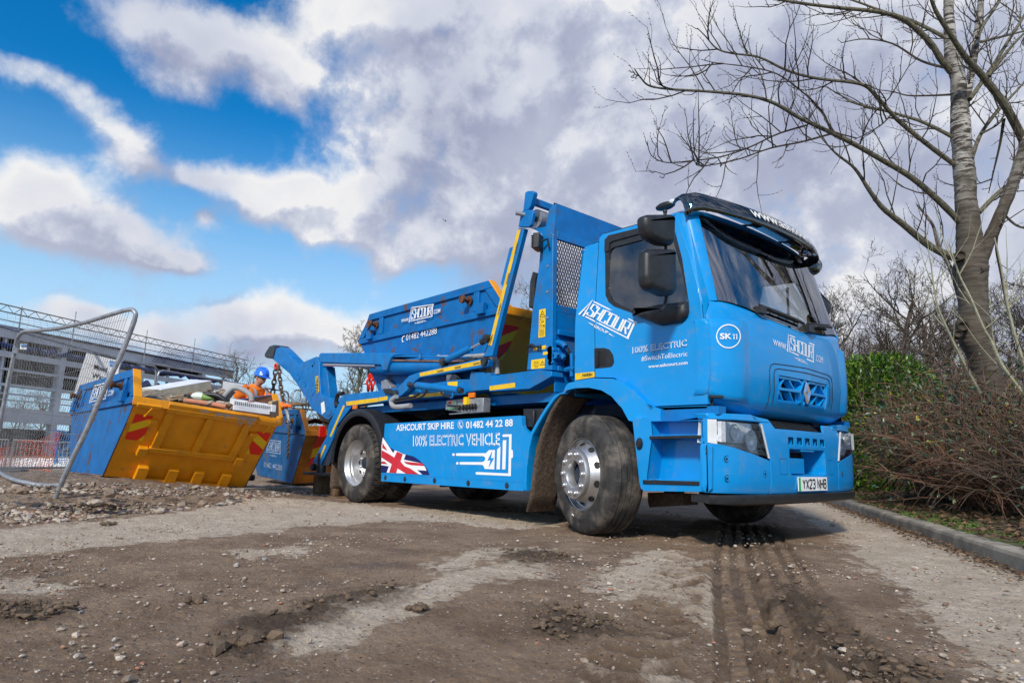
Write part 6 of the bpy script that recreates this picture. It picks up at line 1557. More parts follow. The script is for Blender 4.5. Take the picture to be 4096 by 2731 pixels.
# fill: lumpy heap of spoil under the larger pieces
vs = []; n = 26
for i in range(n+1):
    for j in range(n+1):
        x = lerp(-2.35, .60, i/n); y = lerp(.03, 1.67, j/n); e = min(i, n-i, j, n-j)/n
        z = .84+.20*smooth(0, .3, e)+.10*smooth(.2, -.9, x)+.06*noise.noise(Vector((x*4, y*4, 0)))+.04*noise.noise(Vector((x*11, y*11, 1)))
        vs.append(P2(x, y, z))
tag(MB().add(vs, [(i*(n+1)+j, i*(n+1)+j+1, (i+1)*(n+1)+j+1, (i+1)*(n+1)+j) for i in range(n) for j in range(n)]).build('spoil_heap', rub2, smooth=True), 'heap of earth and broken spoil filling the tilted skip', 'rubble', kind='stuff')
def q5(q, dep): return CAM+ray(q)*dep
def mat_pose(c, ex, ey): ex = ex.normalized(); ez = ex.cross(ey).normalized(); ey = ez.cross(ex); return Matrix((ex, ey, ez)).transposed().to_4x4() if False else Matrix.Translation(c) @ Matrix((ex, ey, ez)).transposed().to_4x4()
# insulation board: thick slab, white on top
dA = 8.9
a = q5(V3(-20, 705), 9.0); b2 = q5(V3(765, 565), 9.6); c2 = q5(V3(765, 745), 9.6); d2 = q5(V3(-20, 800), 9.0)
back = (b2-a).cross(Vector((0, 0, 1))).normalized()*-.55
if back.dot(CF) < 0: back = -back
back += Vector((0, 0, .04))
r_ = empty('insulation_board', d2); tag(r_, 'thick cream foam board with a white top face lying across the tilted skip', 'board')
MB().prism([a, b2, c2, d2], back).build('foam_core', foam, r_); MB().prism([a+Vector((0, 0, .002)), b2+Vector((0, 0, .002)), b2+back+Vector((0, 0, .002)), a+back+Vector((0, 0, .002))], (0, 0, .008)).build('facing', sheetw, r_)
# radiator
a = q5(V3(1130, 905), 7.9); b2 = q5(V3(1690, 985), 8.2); r_ = tag(empty('radiator', a), 'white finned radiator lying at the front edge of the tilted skip', 'radiator')
up = Vector((0, 0, 1)); dr_ = (b2-a); bk = dr_.cross(up).normalized()
if bk.dot(CF) < 0: bk = -bk
mb = MB(); N_ = 19
for k in range(N_):
    p = a+dr_*(k/(N_-1)); mb.beam(p+up*.0, p+bk*.13+up*.035, .010, .055); 
mb.build('fin', sheetw, r_); mb = MB(); mb.beam(a-up*.05+bk*.02, b2-up*.05+bk*.02, .03, .06); mb.box(b2+dr_.normalized()*.035, (.05, .05, .085), Matrix((dr_.normalized(), bk, up)).transposed()); mb.build('header', sheetw, r_)
def tub(name, lb, cat, pts, dep, r, mat, n=10, grp=None):
    P = [q5(V3(*p[:2]), p[2] if len(p) > 2 else dep) for p in pts]; Q = []
    for i in range(len(P)-1):
        p0 = P[max(i-1, 0)]; p1 = P[i]; p2 = P[i+1]; p3 = P[min(i+2, len(P)-1)]
        for k in range(5): t = k/5; Q.append(.5*((2*p1)+(p2-p0)*t+(2*p0-5*p1+4*p2-p3)*t*t+(3*p1-p0-3*p2+p3)*t**3))
    Q.append(P[-1]); return tag(MB().tube(Q, r, n).build(name, mat, smooth=True, ang=60), lb, cat, grp)
tub('clay_pipe', 'long terracotta pipe lying along the top edge of the tilted skip', 'pipe', [(340, 865), (650, 905), (1000, 960)], 8.1, .030, clay)
tub('grey_hose', 'thick grey hose looped high above the rubbish in the tilted skip', 'hose', [(960, 830), (1010, 760), (1090, 680), (1160, 665), (1240, 690), (1330, 740), (1390, 800), (1400, 880)], 8.5, .036, M['grey'])
tub('grey_hose', 'short grey hose leg crossing under the high loop of hose', 'hose', [(1010, 860), (1050, 790), (1120, 710)], 8.6, .036, M['grey'])
for k, pts in enumerate(([(640, 775), (800, 780), (900, 810), (985, 880), (1000, 960)], [(700, 800), (820, 850), (960, 870), (1085, 930)], [(660, 840), (820, 890), (940, 900), (1000, 870)])):
    tub('black_pipe', ['black corrugated pipe arching down to the skip edge', 'black pipe lying straight beneath the arching one', 'lowest black pipe, half sunk in the spoil'][k], 'pipe', pts, 8.35+.05*k, .032, M['black'])
r_ = tub('cable', 'thin black cable end curling up left of the white sack', 'cable', [(345, 790), (400, 785), (440, 830), (510, 885)], 8.2, .018, M['black'])
c_ = q5(V3(640, 820), 8.4); mb = MB().sphere((0, 0, 0), 1, 18, 12); mb.v = [v*(1+.12*noise.noise(v*3)) for v in mb.v]
gs = pmat('sack_plastic', (.62, .68, .60), .45, var=.25, vscale=5); sg_ = bpy.data.materials['sack_plastic']
mb.xf(Matrix.Translation(c_) @ Matrix.Rotation(YAW-pi/2, 4, 'Z') @ Matrix.Rotation(.12, 4, 'Y') @ Matrix.Diagonal((.155, .11, .062, 1)))
sk = tag(mb.build('sack', gs, smooth=True), 'white and green plastic sack in the middle of the tilted skip', 'sack')
gp_ = pmat('green_print', (.30, .48, .13), .45, var=.2); mb = MB().sphere((0, 0, 0), 1, 18, 12); mb.v = [v*(1.015+.12*noise.noise(v*3)) for v in mb.v]; keep = [f for f in mb.f if sum(mb.v[i].x for i in f)/len(f) > .05]; mb.m = mb.m[:len(keep)]; mb.f = keep
mb.xf(Matrix.Translation(c_) @ Matrix.Rotation(YAW-pi/2, 4, 'Z') @ Matrix.Rotation(.12, 4, 'Y') @ Matrix.Diagonal((.155, .11, .062, 1))); mb.build('green_print', gp_, sk, smooth=True)
rnd = random.Random(8)
def plank(lb, q0, q1, dep, w_, h_, mat, nm='plank', cropf=V3, up=(0, 0, 1)):
    a = q5(cropf(*q0), dep); b2 = q5(cropf(*q1), dep+.15); return tag(MB().beam(a, b2, w_, h_, up).build(nm, mat, bevel=.004), lb, 'timber')
plank('broken pale board at the left of the tilted skip beside the foam board', (120, 835), (350, 800), 8.3, .2, .05, wood2)
plank('small square wood offcut at the right corner of the tilted skip', (1690, 1010), (1795, 985), 8.3, .05, .20, wood2, 'offcut')
plank('orange painted strip pointing over the hose in the tilted skip', (1290, 915), (1425, 880), 8.0, .02, .03, clay, 'strip')
plank('dark plank standing behind the white sack', (520, 760), (640, 745), 8.9, .25, .03, wood)
mb = MB()
for k in range(60):
    c_ = q5(V3(rnd.uniform(150, 1250), 0), 8.6); u_ = rnd.uniform(150, 1200); v_ = 800+u_*.13+rnd.uniform(-30, 40); c_ = q5(V3(u_, v_), rnd.uniform(8.1, 8.9)); stone(mb, c_, rnd.uniform(.02, .06), rnd)
for k in range(26): c_ = q5(V3(rnd.uniform(750, 970), rnd.uniform(705, 790)), 9.1); stone(mb, c_, rnd.uniform(.02, .06), rnd)
tag(mb.build('broken_rubble', sm_, fix=False), kind='stuff')
# timber in the old skip
def P3(x, y, z): return MS3 @ Vector((x, y, z))
WL = [('long flat board lying on top of the old blue skip', (-1.6, .2, 1.42), (.2, .9, 1.46), .22, .03), ('dark plank leaning steeply down the near end of the old skip', (.15, .35, 1.45), (.55, .45, .95), .16, .03), ('wide brown board beside the steep plank in the old skip', (.05, .55, 1.42), (.52, .75, .98), .20, .03),
      ('thin lath sticking out left over the old skip', (-.9, .1, 1.50), (.1, .35, 1.42), .06, .03), ('broken board at the far right of the old skip', (.1, .9, 1.40), (.5, 1.2, 1.02), .18, .04), ('short beam lying across the timber heap', (-.6, .5, 1.45), (.25, 1.3, 1.38), .10, .08), ('split plank under the flat board in the old skip', (-1.2, .5, 1.36), (.2, .4, 1.33), .18, .03)]
for lb, a, b2, w_, h_ in WL: tag(MB().beam(P3(*a), P3(*b2), w_, h_).build('plank', wood, bevel=.003), lb, 'timber', 'waste timber in the old skip')
vs = []; n = 12
for i in range(n+1):
    for j in range(n+1): x = lerp(-2.3, .5, i/n); y = lerp(.05, 1.65, j/n); vs.append(P3(x, y, 1.12+.12*noise.noise(Vector((x*3, y*3, 2)))))
tag(MB().add(vs, [(i*(n+1)+j, i*(n+1)+j+1, (i+1)*(n+1)+j+1, (i+1)*(n+1)+j) for i in range(n) for j in range(n)]).build('timber_debris', wood), kind='stuff')
# red and yellow wavy reflective bands on the old skip end
# ------------------------------------------------------------------ chains
def chain(name, label, P, link, r, mat, redtop=0):
    """links are rings along a path"""
    root = tag(empty(name, P[0]), label, 'chain'); L = 0; pts = []
    tot = sum((P[i+1]-P[i]).length for i in range(len(P)-1)); n = int(tot/(link*.72)); 
    def at(s):
        for i in range(len(P)-1):
            l = (P[i+1]-P[i]).length
            if s <= l: return P[i].lerp(P[i+1], s/l), (P[i+1]-P[i]).normalized()
            s -= l
        return P[-1], (P[-1]-P[-2]).normalized()
    mb = MB()
    for k in range(n):
        c, d = at((k+.5)*tot/n); x = d; y = Vector((0, 1, 0)).cross(x).normalized(); z = x.cross(y)
        if k % 2: y, z = z, -y
        path = [c+x*(link*.5*cos(a))+y*(link*.30*sin(a)) for a in [2*pi*i/10 for i in range(10)]]; mb.tube(path, r, 6, closed=True)
    mb.build('chain_links', mat, root, smooth=True); return root
rusty = pmat('rusty_chain', (.13, .085, .06), .6, metal=.5, var=.5, vscale=40)
tip = onY(Z4(272, 345), -1.10)
def c4(q, y=-1.12): return onY(Z4(*q), y)
ch = chain('lifting_chain', 'left rusty chain hanging from the red link of the lifting arm', [c4((275, 365)), c4((262, 470)), c4((248, 570)), c4((236, 670))], .115, .014, rusty)
MB().tube([c4((275+16*cos(a), 378+24*sin(a))) for a in [2*pi*i/12 for i in range(12)]], .016, 6, closed=True).build('red_link', M['red'], ch, smooth=True)
ch2 = chain('lifting_chain', 'right rusty chain running down to the hook in the glove of the worker', [c4((300, 372)), c4((312, 500)), c4((322, 600)), c4((345, 720)), c4((358, 760))], .10, .014, rusty)
mb = MB(); P = [c4(q) for q in ((360, 765), (372, 800), (385, 850), (398, 900), (405, 945))]; mb.tube(P, [.02, .03, .03, .028, .02], 8); mb.tube([c4((402+12*cos(a), 948+18*sin(a))) for a in [pi*i/8-.4 for i in range(10)]], .014, 6)
mb.build('steel_hook', M['steel'], ch2, smooth=True)
chain('lifting_chain', 'thin chain trailing from the hook down the side of the old blue skip', [c4((408, 985)), c4((408, 1060)), c4((398, 1200)), c4((392, 1340))], .05, .009, rusty)
ch3 = chain('red_chain', 'bright red chain hanging under the near ram of the lorry beside its skip', [onY(K3(452, 385), -.3), onY(K3(440, 440), -.3), onY(K3(437, 515), -.3)], .10, .016, M['red'])
chain('red_chain', 'second red chain just right of the first under the ram', [onY(K3(472, 385), -.3), onY(K3(475, 440), -.3), onY(K3(465, 515), -.3)], .10, .016, M['red'])
mb = MB(); mb.prism([onY(K3(*q), -.3) for q in ((440, 340), (455, 335), (478, 385), (470, 405), (432, 408), (430, 375))], (0, .08, 0)); mb.build('chain_shackle', M['blackmat'], ch3)
# timber packing under the jack
a = onY(Z4(690, 1500), -1.08)
for k, dy in ((0, 0),):
    for x0, lb in ((0, 'left'), (.30, 'right')):
        tag(MB().bb(a.x-.12+x0*1.9, a.x+.02+x0*1.9, -1.06, -.84, .03, a.z-.035).build('timber_block', wood, bevel=.006), 'square timber packing block, %s one under the jack foot of the lorry' % lb, 'timber block')
tag(MB().bb(a.x-.25, a.x+.75, -1.1, -.80, -.01, .028).build('timber_board', wood, bevel=.004), 'flat board on the ground beneath the timber packing blocks', 'board')
# ================================================================== WORKER
def person():
    base = CAM+ray(D(600, 1033)).normalized()*0; dep = 11.0
    c = atD(D(556, 1033), dep); gz = .14; root = tag(empty('person', (c.x, c.y, gz)), 'worker in orange hi-vis jacket and blue hard hat, looking down while holding the chain hook', 'person')
    # local axes: facing fx (photo right, slightly towards us), left side fy
    fx = (CR*.86-Vector((CF.x, CF.y, 0))*.50); fx.z = 0; fx.normalize(); fy = Vector((0, 0, 1)).cross(fx)
    o = Vector((c.x, c.y, gz))
    L = lambda x, y, z: o+fx*(x+.25*max(0, z-.95)/.75)+fy*y+Vector((0, 0, z))
    # height .. 1.80 plus helmet
    hand_r = c4((372, 790), -1.14)
    def skin(name, V, E, R, mat, par, sub=2, root_i=0):
        me = bpy.data.meshes.new(name); me.from_pydata([v-o for v in V], E, []); ob = bpy.data.objects.new(name, me); COL.objects.link(ob)
        sk = ob.modifiers.new('s', 'SKIN'); sk.use_smooth_shade = True
        for i, r in enumerate(R): me.skin_vertices[0].data[i].radius = r if isinstance(r, tuple) else (r, r)
        me.skin_vertices[0].data[root_i].use_root = True
        su = ob.modifiers.new('u', 'SUBSURF'); su.levels = sub; su.render_levels = sub
        dg = bpy.context.evaluated_depsgraph_get(); m2 = bpy.data.meshes.new_from_object(ob.evaluated_get(dg)); bpy.data.objects.remove(ob)
        m2.materials.clear(); m2.materials.append(mat); n = bpy.data.objects.new(name, m2); COL.objects.link(n)
        if par: n.parent = par
        return n
    skinm = pmat('skin', (.50, .27, .19), .5, var=.06)
    sh_r, sh_l = L(.02, -.20, 1.46), L(.02, .20, 1.44)
    el_r = L(-.10, -.42, 1.20); el_l = L(.22, .30, 1.20)
    # his right arm hangs nearer to us and reaches forward; the left hand holds the hook
    hl = hand_r; el_l = sh_l.lerp(hl, .5)+Vector((0, 0, -.12))
    hr = L(.20, -.38, 1.03)
    V = [L(0, 0, .95), L(0, 0, 1.12), L(0, 0, 1.32), L(.0, 0, 1.46), L(.02, 0, 1.54), L(.05, 0, 1.60), L(.065, 0, 1.69), L(.055, 0, 1.77),
         sh_r, el_r, hr, sh_l, el_l, hl, L(0, -.10, .92), L(.03, -.11, .50), L(0, -.12, .08), L(.13, -.12, .04), L(0, .10, .92), L(.03, .11, .50), L(0, .12, .08), L(.13, .12, .04)]
    E = [(0, 1), (1, 2), (2, 3), (3, 4), (4, 5), (5, 6), (6, 7), (3, 8), (8, 9), (9, 10), (3, 11), (11, 12), (12, 13), (0, 14), (14, 15), (15, 16), (16, 17), (0, 18), (18, 19), (19, 20), (20, 21)]
    R = [.13, .12, .14, .11, .058, .062, .085, .075, .06, .045, .03, .06, .045, .03, .08, .055, .04, .04, .08, .055, .04, .04]
    def hand(V, E, R, wrist, d, i):   # palm, four fingers and a thumb, curled round what is held
        d = d.normalized(); s = d.cross(Vector((0, 0, 1))).normalized(); u = s.cross(d)
        n = len(V); V.append(wrist+d*.05); E.append((i, n)); R.append(.028)
        for k in range(4):
            b = n+1+3*k; off = s*(-.027+.018*k); ln = (.03, .034, .032, .026)[k]
            V += [wrist+d*.09+off, wrist+d*(.09+ln)+off-u*.012, wrist+d*(.085+ln)+off-u*(.02+ln*.7)]; E += [(n, b), (b, b+1), (b+1, b+2)]; R += [.010, .009, .008]
        b = len(V); V += [wrist+d*.045-s*.038-u*.01, wrist+d*.085-s*.042-u*.03]; E += [(n, b), (b, b+1)]; R += [.011, .009]
    hand(V, E, R, hr, hr-el_r, 10); hand(V, E, R, hl, (hl-el_l), 13)
    body = skin('body', V, E, R, skinm, root)
    # face, ears, eyes: added to the same skin mesh as small volumes
    hc = L(.065, 0, 1.685)
    tilt = Matrix.Rotation(.30, 3, fy)
    H = lambda x, y, z: hc+tilt @ (fx*x+fy*y+Vector((0, 0, z)))
    f = MB(); f.sphere((0, 0, 0), 1, 18, 14); f.v = [H(v.x*.095+(.008 if v.x > .5 and v.z < -.3 else 0), v.y*.074, v.z*.118) for v in f.v]
    f.add([H(.088, 0, .02), H(.118, 0, -.022), H(.088, -.016, -.028), H(.088, .016, -.028)], [(0, 1, 2), (0, 3, 1), (1, 3, 2)])
    f.sphere(H(-.005, -.078, -.005), .026, 8, 6, (.8, .4, 1.2)); f.sphere(H(-.005, .078, -.005), .026, 8, 6, (.8, .4, 1.2)); f.tube([H(.085, -.022, -.055), H(.095, 0, -.054), H(.085, .022, -.055)], .006, 5)
    fo = f.build('face', skinm, body, smooth=True)
    e_ = MB(); [e_.sphere(H(.086, s*.03, .012), .010, 8, 6) for s in (-1, 1)]; [e_.tube([H(.089, s*.012, .034), H(.084, s*.048, .034)], .005, 4) for s in (-1, 1)]; hm_ = pmat('dark_hair', (.03, .018, .012), .8, var=.2); e_.build('brow_and_eye', hm_, fo)
    h_ = MB(); h_.sphere((0, 0, 0), 1, 16, 10); h_.v = [H(v.x*.10-.012, v.y*.079, v.z*.105+.025) for v in h_.v]; keep = [ff for ff in h_.f if sum((h_.v[i]-hc).dot(tilt @ fx) for i in ff)/len(ff) < .035 or sum((h_.v[i]-hc).z for i in ff)/len(ff) > .06]; h_.m = h_.m[:len(keep)]; h_.f = keep
    h_.build('hair', hm_, root, smooth=True)
    hel = MB(); k = []; bm_ = pmat('helmet_shell', (.02, .16, .72), .3, coat=.4, var=.03)
    for i in range(9):
        a = i/8*pi/2
        for j in range(24):
            b = 2*pi*j/24; k.append(H(-.005+.135*cos(a)*cos(b), .112*cos(a)*sin(b), .045+.125*sin(a)*(1+.03*(abs(sin(b)) < .3))))
    hel.add(k, [(i*24+j, i*24+(j+1) % 24, (i+1)*24+(j+1) % 24, (i+1)*24+j) for i in range(8) for j in range(24)])
    br = []
    for j in range(24):
        b = 2*pi*j/24; e = .018+.05*max(0, cos(b))**2; br += [H(-.005+.135*cos(b), .112*sin(b), .047), H(-.005+(.135+e)*cos(b), (.112+e*.5)*sin(b), .034), H(-.005+.130*cos(b), .108*sin(b), .030)]
    hel.add(br, [(3*j+q, 3*((j+1) % 24)+q, 3*((j+1) % 24)+q+1, 3*j+q+1) for j in range(24) for q in (0, 1)])
    for s in (-.035, 0, .035): hel.tube([H(-.005+.137*cos(a), s, .045+.13*sin(a)) for a in [radians(d_) for d_ in range(20, 165, 12)]], .006, 5)
    he = hel.build('hard_hat', bm_, root, smooth=True, ang=50)
    # label on the hat, towards us
    MB().add([H(.105, -.078, .085), H(.062, -.107, .085), H(.065, -.110, .06), H(.108, -.082, .06)], [(0, 1, 2, 3)]).build('hat_label', M['white'], he)
    org = pmat('hi_vis_orange', (.95, .20, .012), .75, var=.10, vscale=9, bump=.35, bscale=16); slv = pmat('reflective_band', (.42, .40, .42), .4, var=.1)
    JV = [L(0, 0, .86), L(0, 0, 1.0), L(0, 0, 1.2), L(.0, 0, 1.38), L(.01, 0, 1.50), L(.03, 0, 1.575), sh_r, el_r, hr-(hr-el_r).normalized()*.03, sh_l, el_l, hl-(hl-el_l).normalized()*.03]
    JE = [(0, 1), (1, 2), (2, 3), (3, 4), (4, 5), (3, 6), (6, 7), (7, 8), (3, 9), (9, 10), (10, 11)]
    JR = [.235, .23, .235, .215, .135, .092, .115, .098, .07, .115, .09, .065]
    jk = skin('jacket', JV, JE, JR, org, root)
    for a, b, r in ((el_r.lerp(sh_r, .45), (sh_r-el_r), .108), (el_r.lerp(hr, .35), (hr-el_r), .092), (el_l.lerp(sh_l, .45), sh_l-el_l, .105)):
        d = b.normalized(); m = MB(); m.tube([a-d*.028, a+d*.028], r, 18, False); m.build('reflective_band', slv, jk, smooth=True)
    for s in (-1, 1):
        m = MB(); P = []
        for t in [i/10 for i in range(11)]: a = pi*t; P.append(L(.02+.218*cos(a)*(1-.1*sin(a)), s*.115, 1.22+.30*sin(a)**.6))
        v = []; [v.extend([p+fy*.026*1, p-fy*.026]) for p in P]; m.add(v, [(2*i, 2*i+1, 2*i+3, 2*i+2) for i in range(10)]); m.build('brace_band', slv, jk, smooth=True)
    m = MB(); m.lathe([(.232, -.028), (.234, .028)], L(0, 0, 1.06), (0, 0, 1), 28); m.build('waist_band', slv, jk, smooth=True)
    m = MB(); m.box(L(.215, -.09, 1.27), (.02, .10, .09), Matrix((fx, fy, Vector((0, 0, 1)))).transposed()); m.build('pocket', org, jk, bevel=.01)
    gl = pmat('orange_glove', (.85, .16, .02), .7); GV = list(V[:0])
    G = []; GE = []; GR = []
    for w_, d in ((hl, hl-el_l), (hr, hr-el_r)):
        n0 = len(G); G.append(w_-d.normalized()*.04); GR.append(.048); G.append(w_); GR.append(.045); GE.append((n0, n0+1)); hand(G, GE, GR, w_, d, n0+1)
    for i in range(len(GR)):
        if GR[i] < .03: GR[i] += .004
    # two gloves: build each separately so that both get a root
    half_n = len(G)//2
    skin('glove', G[:half_n], [e for e in GE if e[1] < half_n], GR[:half_n], gl, root, 1); skin('glove', G[half_n:], [(a-half_n, b-half_n) for a, b in GE if a >= half_n], GR[half_n:], gl, root, 1)
    TV = [L(0, 0, .98), L(0, -.10, .90), L(.03, -.11, .50), L(.0, -.12, .12), L(0, .10, .90), L(.03, .11, .50), L(.0, .12, .12)]
    skin('trousers', TV, [(0, 1), (1, 2), (2, 3), (0, 4), (4, 5), (5, 6)], [.16, .11, .085, .075, .11, .085, .075], org, root)
    m = MB(); [m.box(L(.05, s*.12, .05), (.28, .10, .10), Matrix((fx, fy, Vector((0, 0, 1)))).transposed()) for s in (-1, 1)]; m.build('boots', M['ink'], root, bevel=.03, seg=3)
person()
# ================================================================== FENCES
def crv(P, k=6):
    Q = []
    for i in range(len(P)-1):
        p0 = P[max(i-1, 0)]; p1 = P[i]; p2 = P[i+1]; p3 = P[min(i+2, len(P)-1)]
        for j in range(k): t = j/k; Q.append(.5*((2*p1)+(p2-p0)*t+(2*p0-5*p1+4*p2-p3)*t*t+(3*p1-p0-3*p2+p3)*t**3))
    Q.append(P[-1]); return Q
def at_s(P, t):
    L = [0]
    for a, b in zip(P, P[1:]): L.append(L[-1]+(b-a).length)
    s = t*L[-1]
    for i in range(len(P)-1):
        if s <= L[i+1]+1e-9: return P[i].lerp(P[i+1], (s-L[i])/max(1e-9, L[i+1]-L[i]))
    return P[-1]
wire = pmat('fence_wire', (.15, .155, .165), .6, metal=.1, var=.2)
r_ = tag(empty('site_fence_panel', onG(K5(380, 1480))), 'bent steel mesh fence panel leaning before the tilted skip, top rail buckled upward', 'fence panel')
dR, dL = 6.9, 8.3
def _gd(q):
    d = ray(q); t = 2.5
    while t < 14:
        p = CAM+d*t
        if p.z < base_h(p.x, p.y): return t
        t += .03
    return t
_kk = _gd(K5(380, 1480))/6.9
_q5 = q5
def q5(q, d): return _q5(q, d*_kk)
rp = crv([q5(K5(*q), dR+.0*i) for i, q in enumerate([(380, 1480), (460, 1290), (530, 1140), (600, 1000), (690, 790), (760, 640), (830, 500), (860, 430), (900, 330), (938, 225)])])
tr_ = crv([q5(K5(a, b_), d) for a, b_, d in [(938, 225, 6.9), (946, 185, 6.9), (930, 160, 6.92), (905, 153, 6.95), (850, 165, 7.0), (750, 195, 7.1), (620, 235, 7.25), (500, 265, 7.4), (400, 285, 7.6), (250, 300, 7.9), (185, 303, 8.05), (150, 318, 8.15), (125, 350, 8.2), (110, 400, 8.25)]])
lp_ = crv([q5(K5(a, b_), 8.28) for a, b_ in [(110, 400), (95, 480), (60, 640), (15, 870), (-20, 1020), (-75, 1270)]])
bt_ = crv([_q5(K5(a, b_), min(d*_kk, _gd(K5(a, b_+18))*.985)) for a, b_, d in [(-75, 1270, 8.25), (0, 1292, 8.0), (60, 1325, 7.8), (150, 1352, 7.5), (300, 1378, 7.2), (425, 1375, 6.95)]])
MB().tube(rp, .024, 10).tube(tr_, .022, 10).tube(lp_, .022, 10).build('frame', M['steel'], r_, smooth=True)
MB().tube(bt_, .022, 10).build('bottom_rail', M['steel'], r_, smooth=True)
mb = MB(); top = tr_[18:]; 
for i in range(60):
    t = i/59; a = at_s(top, t**1.0); b2 = at_s(bt_[::-1], t); sag = Vector((.10*sin(pi*.9*t)*.6, .03, 0))
    P = [a.lerp(b2, u)+sag*sin(pi*u)*(1-t*.3)+Vector((.012*noise.noise(Vector((i*.7, u*4, 0))), 0, 0)) for u in [k/7 for k in range(8)]]; mb.tube(P, .0023, 3, False)
for j in range(8):
    u = .06+.88*j/7; P = []
    for k in range(25):
        t = k/24; a = at_s(top, t); b2 = at_s(bt_[::-1], t); sag = Vector((.10*sin(pi*.9*t)*.6, .03, 0)); P.append(a.lerp(b2, u)+sag*sin(pi*u)*(1-t*.3)+Vector((0, 0, .03*sin(t*5+j)+.02*noise.noise(Vector((j*3, t*6, 0))))))
    mb.tube(P, .0021, 3, False)
for k in range(60):     # fine welded mesh near the top corner
    t = k/59*.5; 
    for u in (): pass
mb.build('wire_mesh', wire, r_, fix=False)
c = q5(K5(105, 440), 8.2); MB().box(c, (.07, .05, .07)).build('clip', M['steel'], r_)
sg2 = tag(empty('fence_tag', q5(K5(165, 412), 8.15)), 'small blue and white tag wired to the bent fence panel', 'sign')
Q = [q5(K5(*q), 8.12) for q in ((143, 392), (190, 392), (185, 432), (138, 430))]; MB().prism(Q, CF*.004).build('tag_plate', M['white'], sg2); lb2 = pmat('tag_blue', (.03, .20, .5), .5); Q = [q5(K5(*q), 8.11) for q in ((146, 396), (187, 396), (185, 412), (144, 412))]; MB().add(Q, [(0, 1, 2, 3)]).build('tag_print', lb2, sg2)
q5 = _q5
def heras(lb, tops, hgt, grp=None, nw=44, gz=None, mesh=True, post=(True, True)):
    """straight panel; tops: the two upper corners in 3D"""
    A, B = tops; d = (B-A); d.z = 0; ln = (B-A).length; u = (B-A)/ln; up = Vector((0, 0, 1)); r = .14
    root = tag(empty('site_fence_panel', A-up*hgt), lb, 'fence panel', grp)
    fr_ = [A-up*hgt, A-up*(hgt*.5), A-up*r, A-up*r*.3+u*r*.3, A+u*r]; fr2 = [B-u*r, B-u*r*.3-up*r*.3, B-up*r, B-up*(hgt*.5), B-up*hgt]
    MB().tube(fr_+fr2, .021, 8).tube([A-up*(hgt-.2), B-up*(hgt-.2)], .016, 6).build('frame', M['steel'], root, smooth=True)
    if mesh:
        mb = MB()
        for i in range(1, nw): p = A.lerp(B, i/nw); mb.tube([p-up*.03, p-up*(hgt-.2)], .0016, 3, False)
        for j in range(1, 9): z = hgt*j/9.5; mb.tube([A-up*z, B-up*z], .0022, 3, False)
        mb.build('wire_mesh', wire, root, fix=False)
    return root
heras('straight mesh fence panel standing directly behind the bent one', (q5(K5(-330, 175), 7.6), q5(K5(828, 496), 10.9)), 1.95, 'upright mesh fence panels', 70)
heras('short looking mesh fence panel just above the left rim of the tilted skip', (q5(K5(835, 500), 11.0), q5(K5(1095, 552), 12.6)), 1.95, 'upright mesh fence panels', 30)
heras('long mesh fence panel running behind the foam board and the worker', (q5(K5(1100, 572), 12.7), q5(V3(1985, 735), 17.5)), 2.0, 'upright mesh fence panels', 70)
heras('mesh fence panel seen under the lifting arm, right of the hanging chains', (q5(V3(2045, 700), 17.6), q5(V3(2900, 760), 20)), 2.0, 'upright mesh fence panels', 40)
# rubber fence foot
a = onG(V2(60, 1150)); tag(MB().box(a+Vector((0, 0, .07)), (.75, .24, .14), Matrix.Rotation(.9, 3, 'Z')).build('rubber_block', M['black'], bevel=.02, seg=3), 'black rubber block foot at the far left behind the bent fence', 'fence foot')
# signs
def sign(lb, Q, dep, texts, cropf, tgt):
    a, b2, c2, d2 = [q5(cropf(*q), dd) for q, dd in zip(Q, dep)]; root = tag(empty('sign_board', d2), lb, 'sign'); n = (b2-a).cross(d2-a).normalized()
    if n.dot(CF) > 0: n = -n
    MB().prism([a, b2, c2, d2], -n*.012).build('board', M['white'], root)
    for (s, T_, mat, bold) in texts:
        P = [onP(cropf(*q), a+n*.004, n) for q in T_]
        if s is None: MB().add(P, [(0, 1, 2, 3)]).build('logo_patch', mat, root)
        else: put2d(MB(), text2d(s, bold), P, n, .002).build('sign_lettering', mat, root, fix=False)
lbm = pmat('sign_blue', (.02, .22, .60), .5)
sign('white Mixed Waste sign board leaning behind the tilted skip', [(600, 455), (835, 512), (800, 800), (515, 735)], (10.2, 10.4, 10.4, 10.2), [('Mixed', [(660, 533), (748, 556), (744, 589), (655, 568)], M['ink'], .01), ('Waste', [(644, 592), (765, 618), (760, 650), (638, 628)], M['ink'], .01), (None, [(768, 508), (808, 518), (802, 556), (764, 548)], lbm, 0), ('ASHCOURT', [(771, 518), (803, 526), (800, 544), (768, 537)], M['white'], .01)], K5, 0)
sign('white Timber Recycling sign board behind the worker', [(950, 565), (1640, 672), (1600, 980), (925, 880)], (12.3, 12.7, 12.7, 12.3), [('Timber', [(1005, 700), (1290, 742), (1285, 800), (1000, 757)], M['ink'], .01), ('Recycling', [(1035, 803), (1420, 862), (1415, 930), (1030, 872)], M['ink'], .01), (None, [(1325, 640), (1400, 652), (1395, 700), (1320, 688)], lbm, 0)], V3, 0)
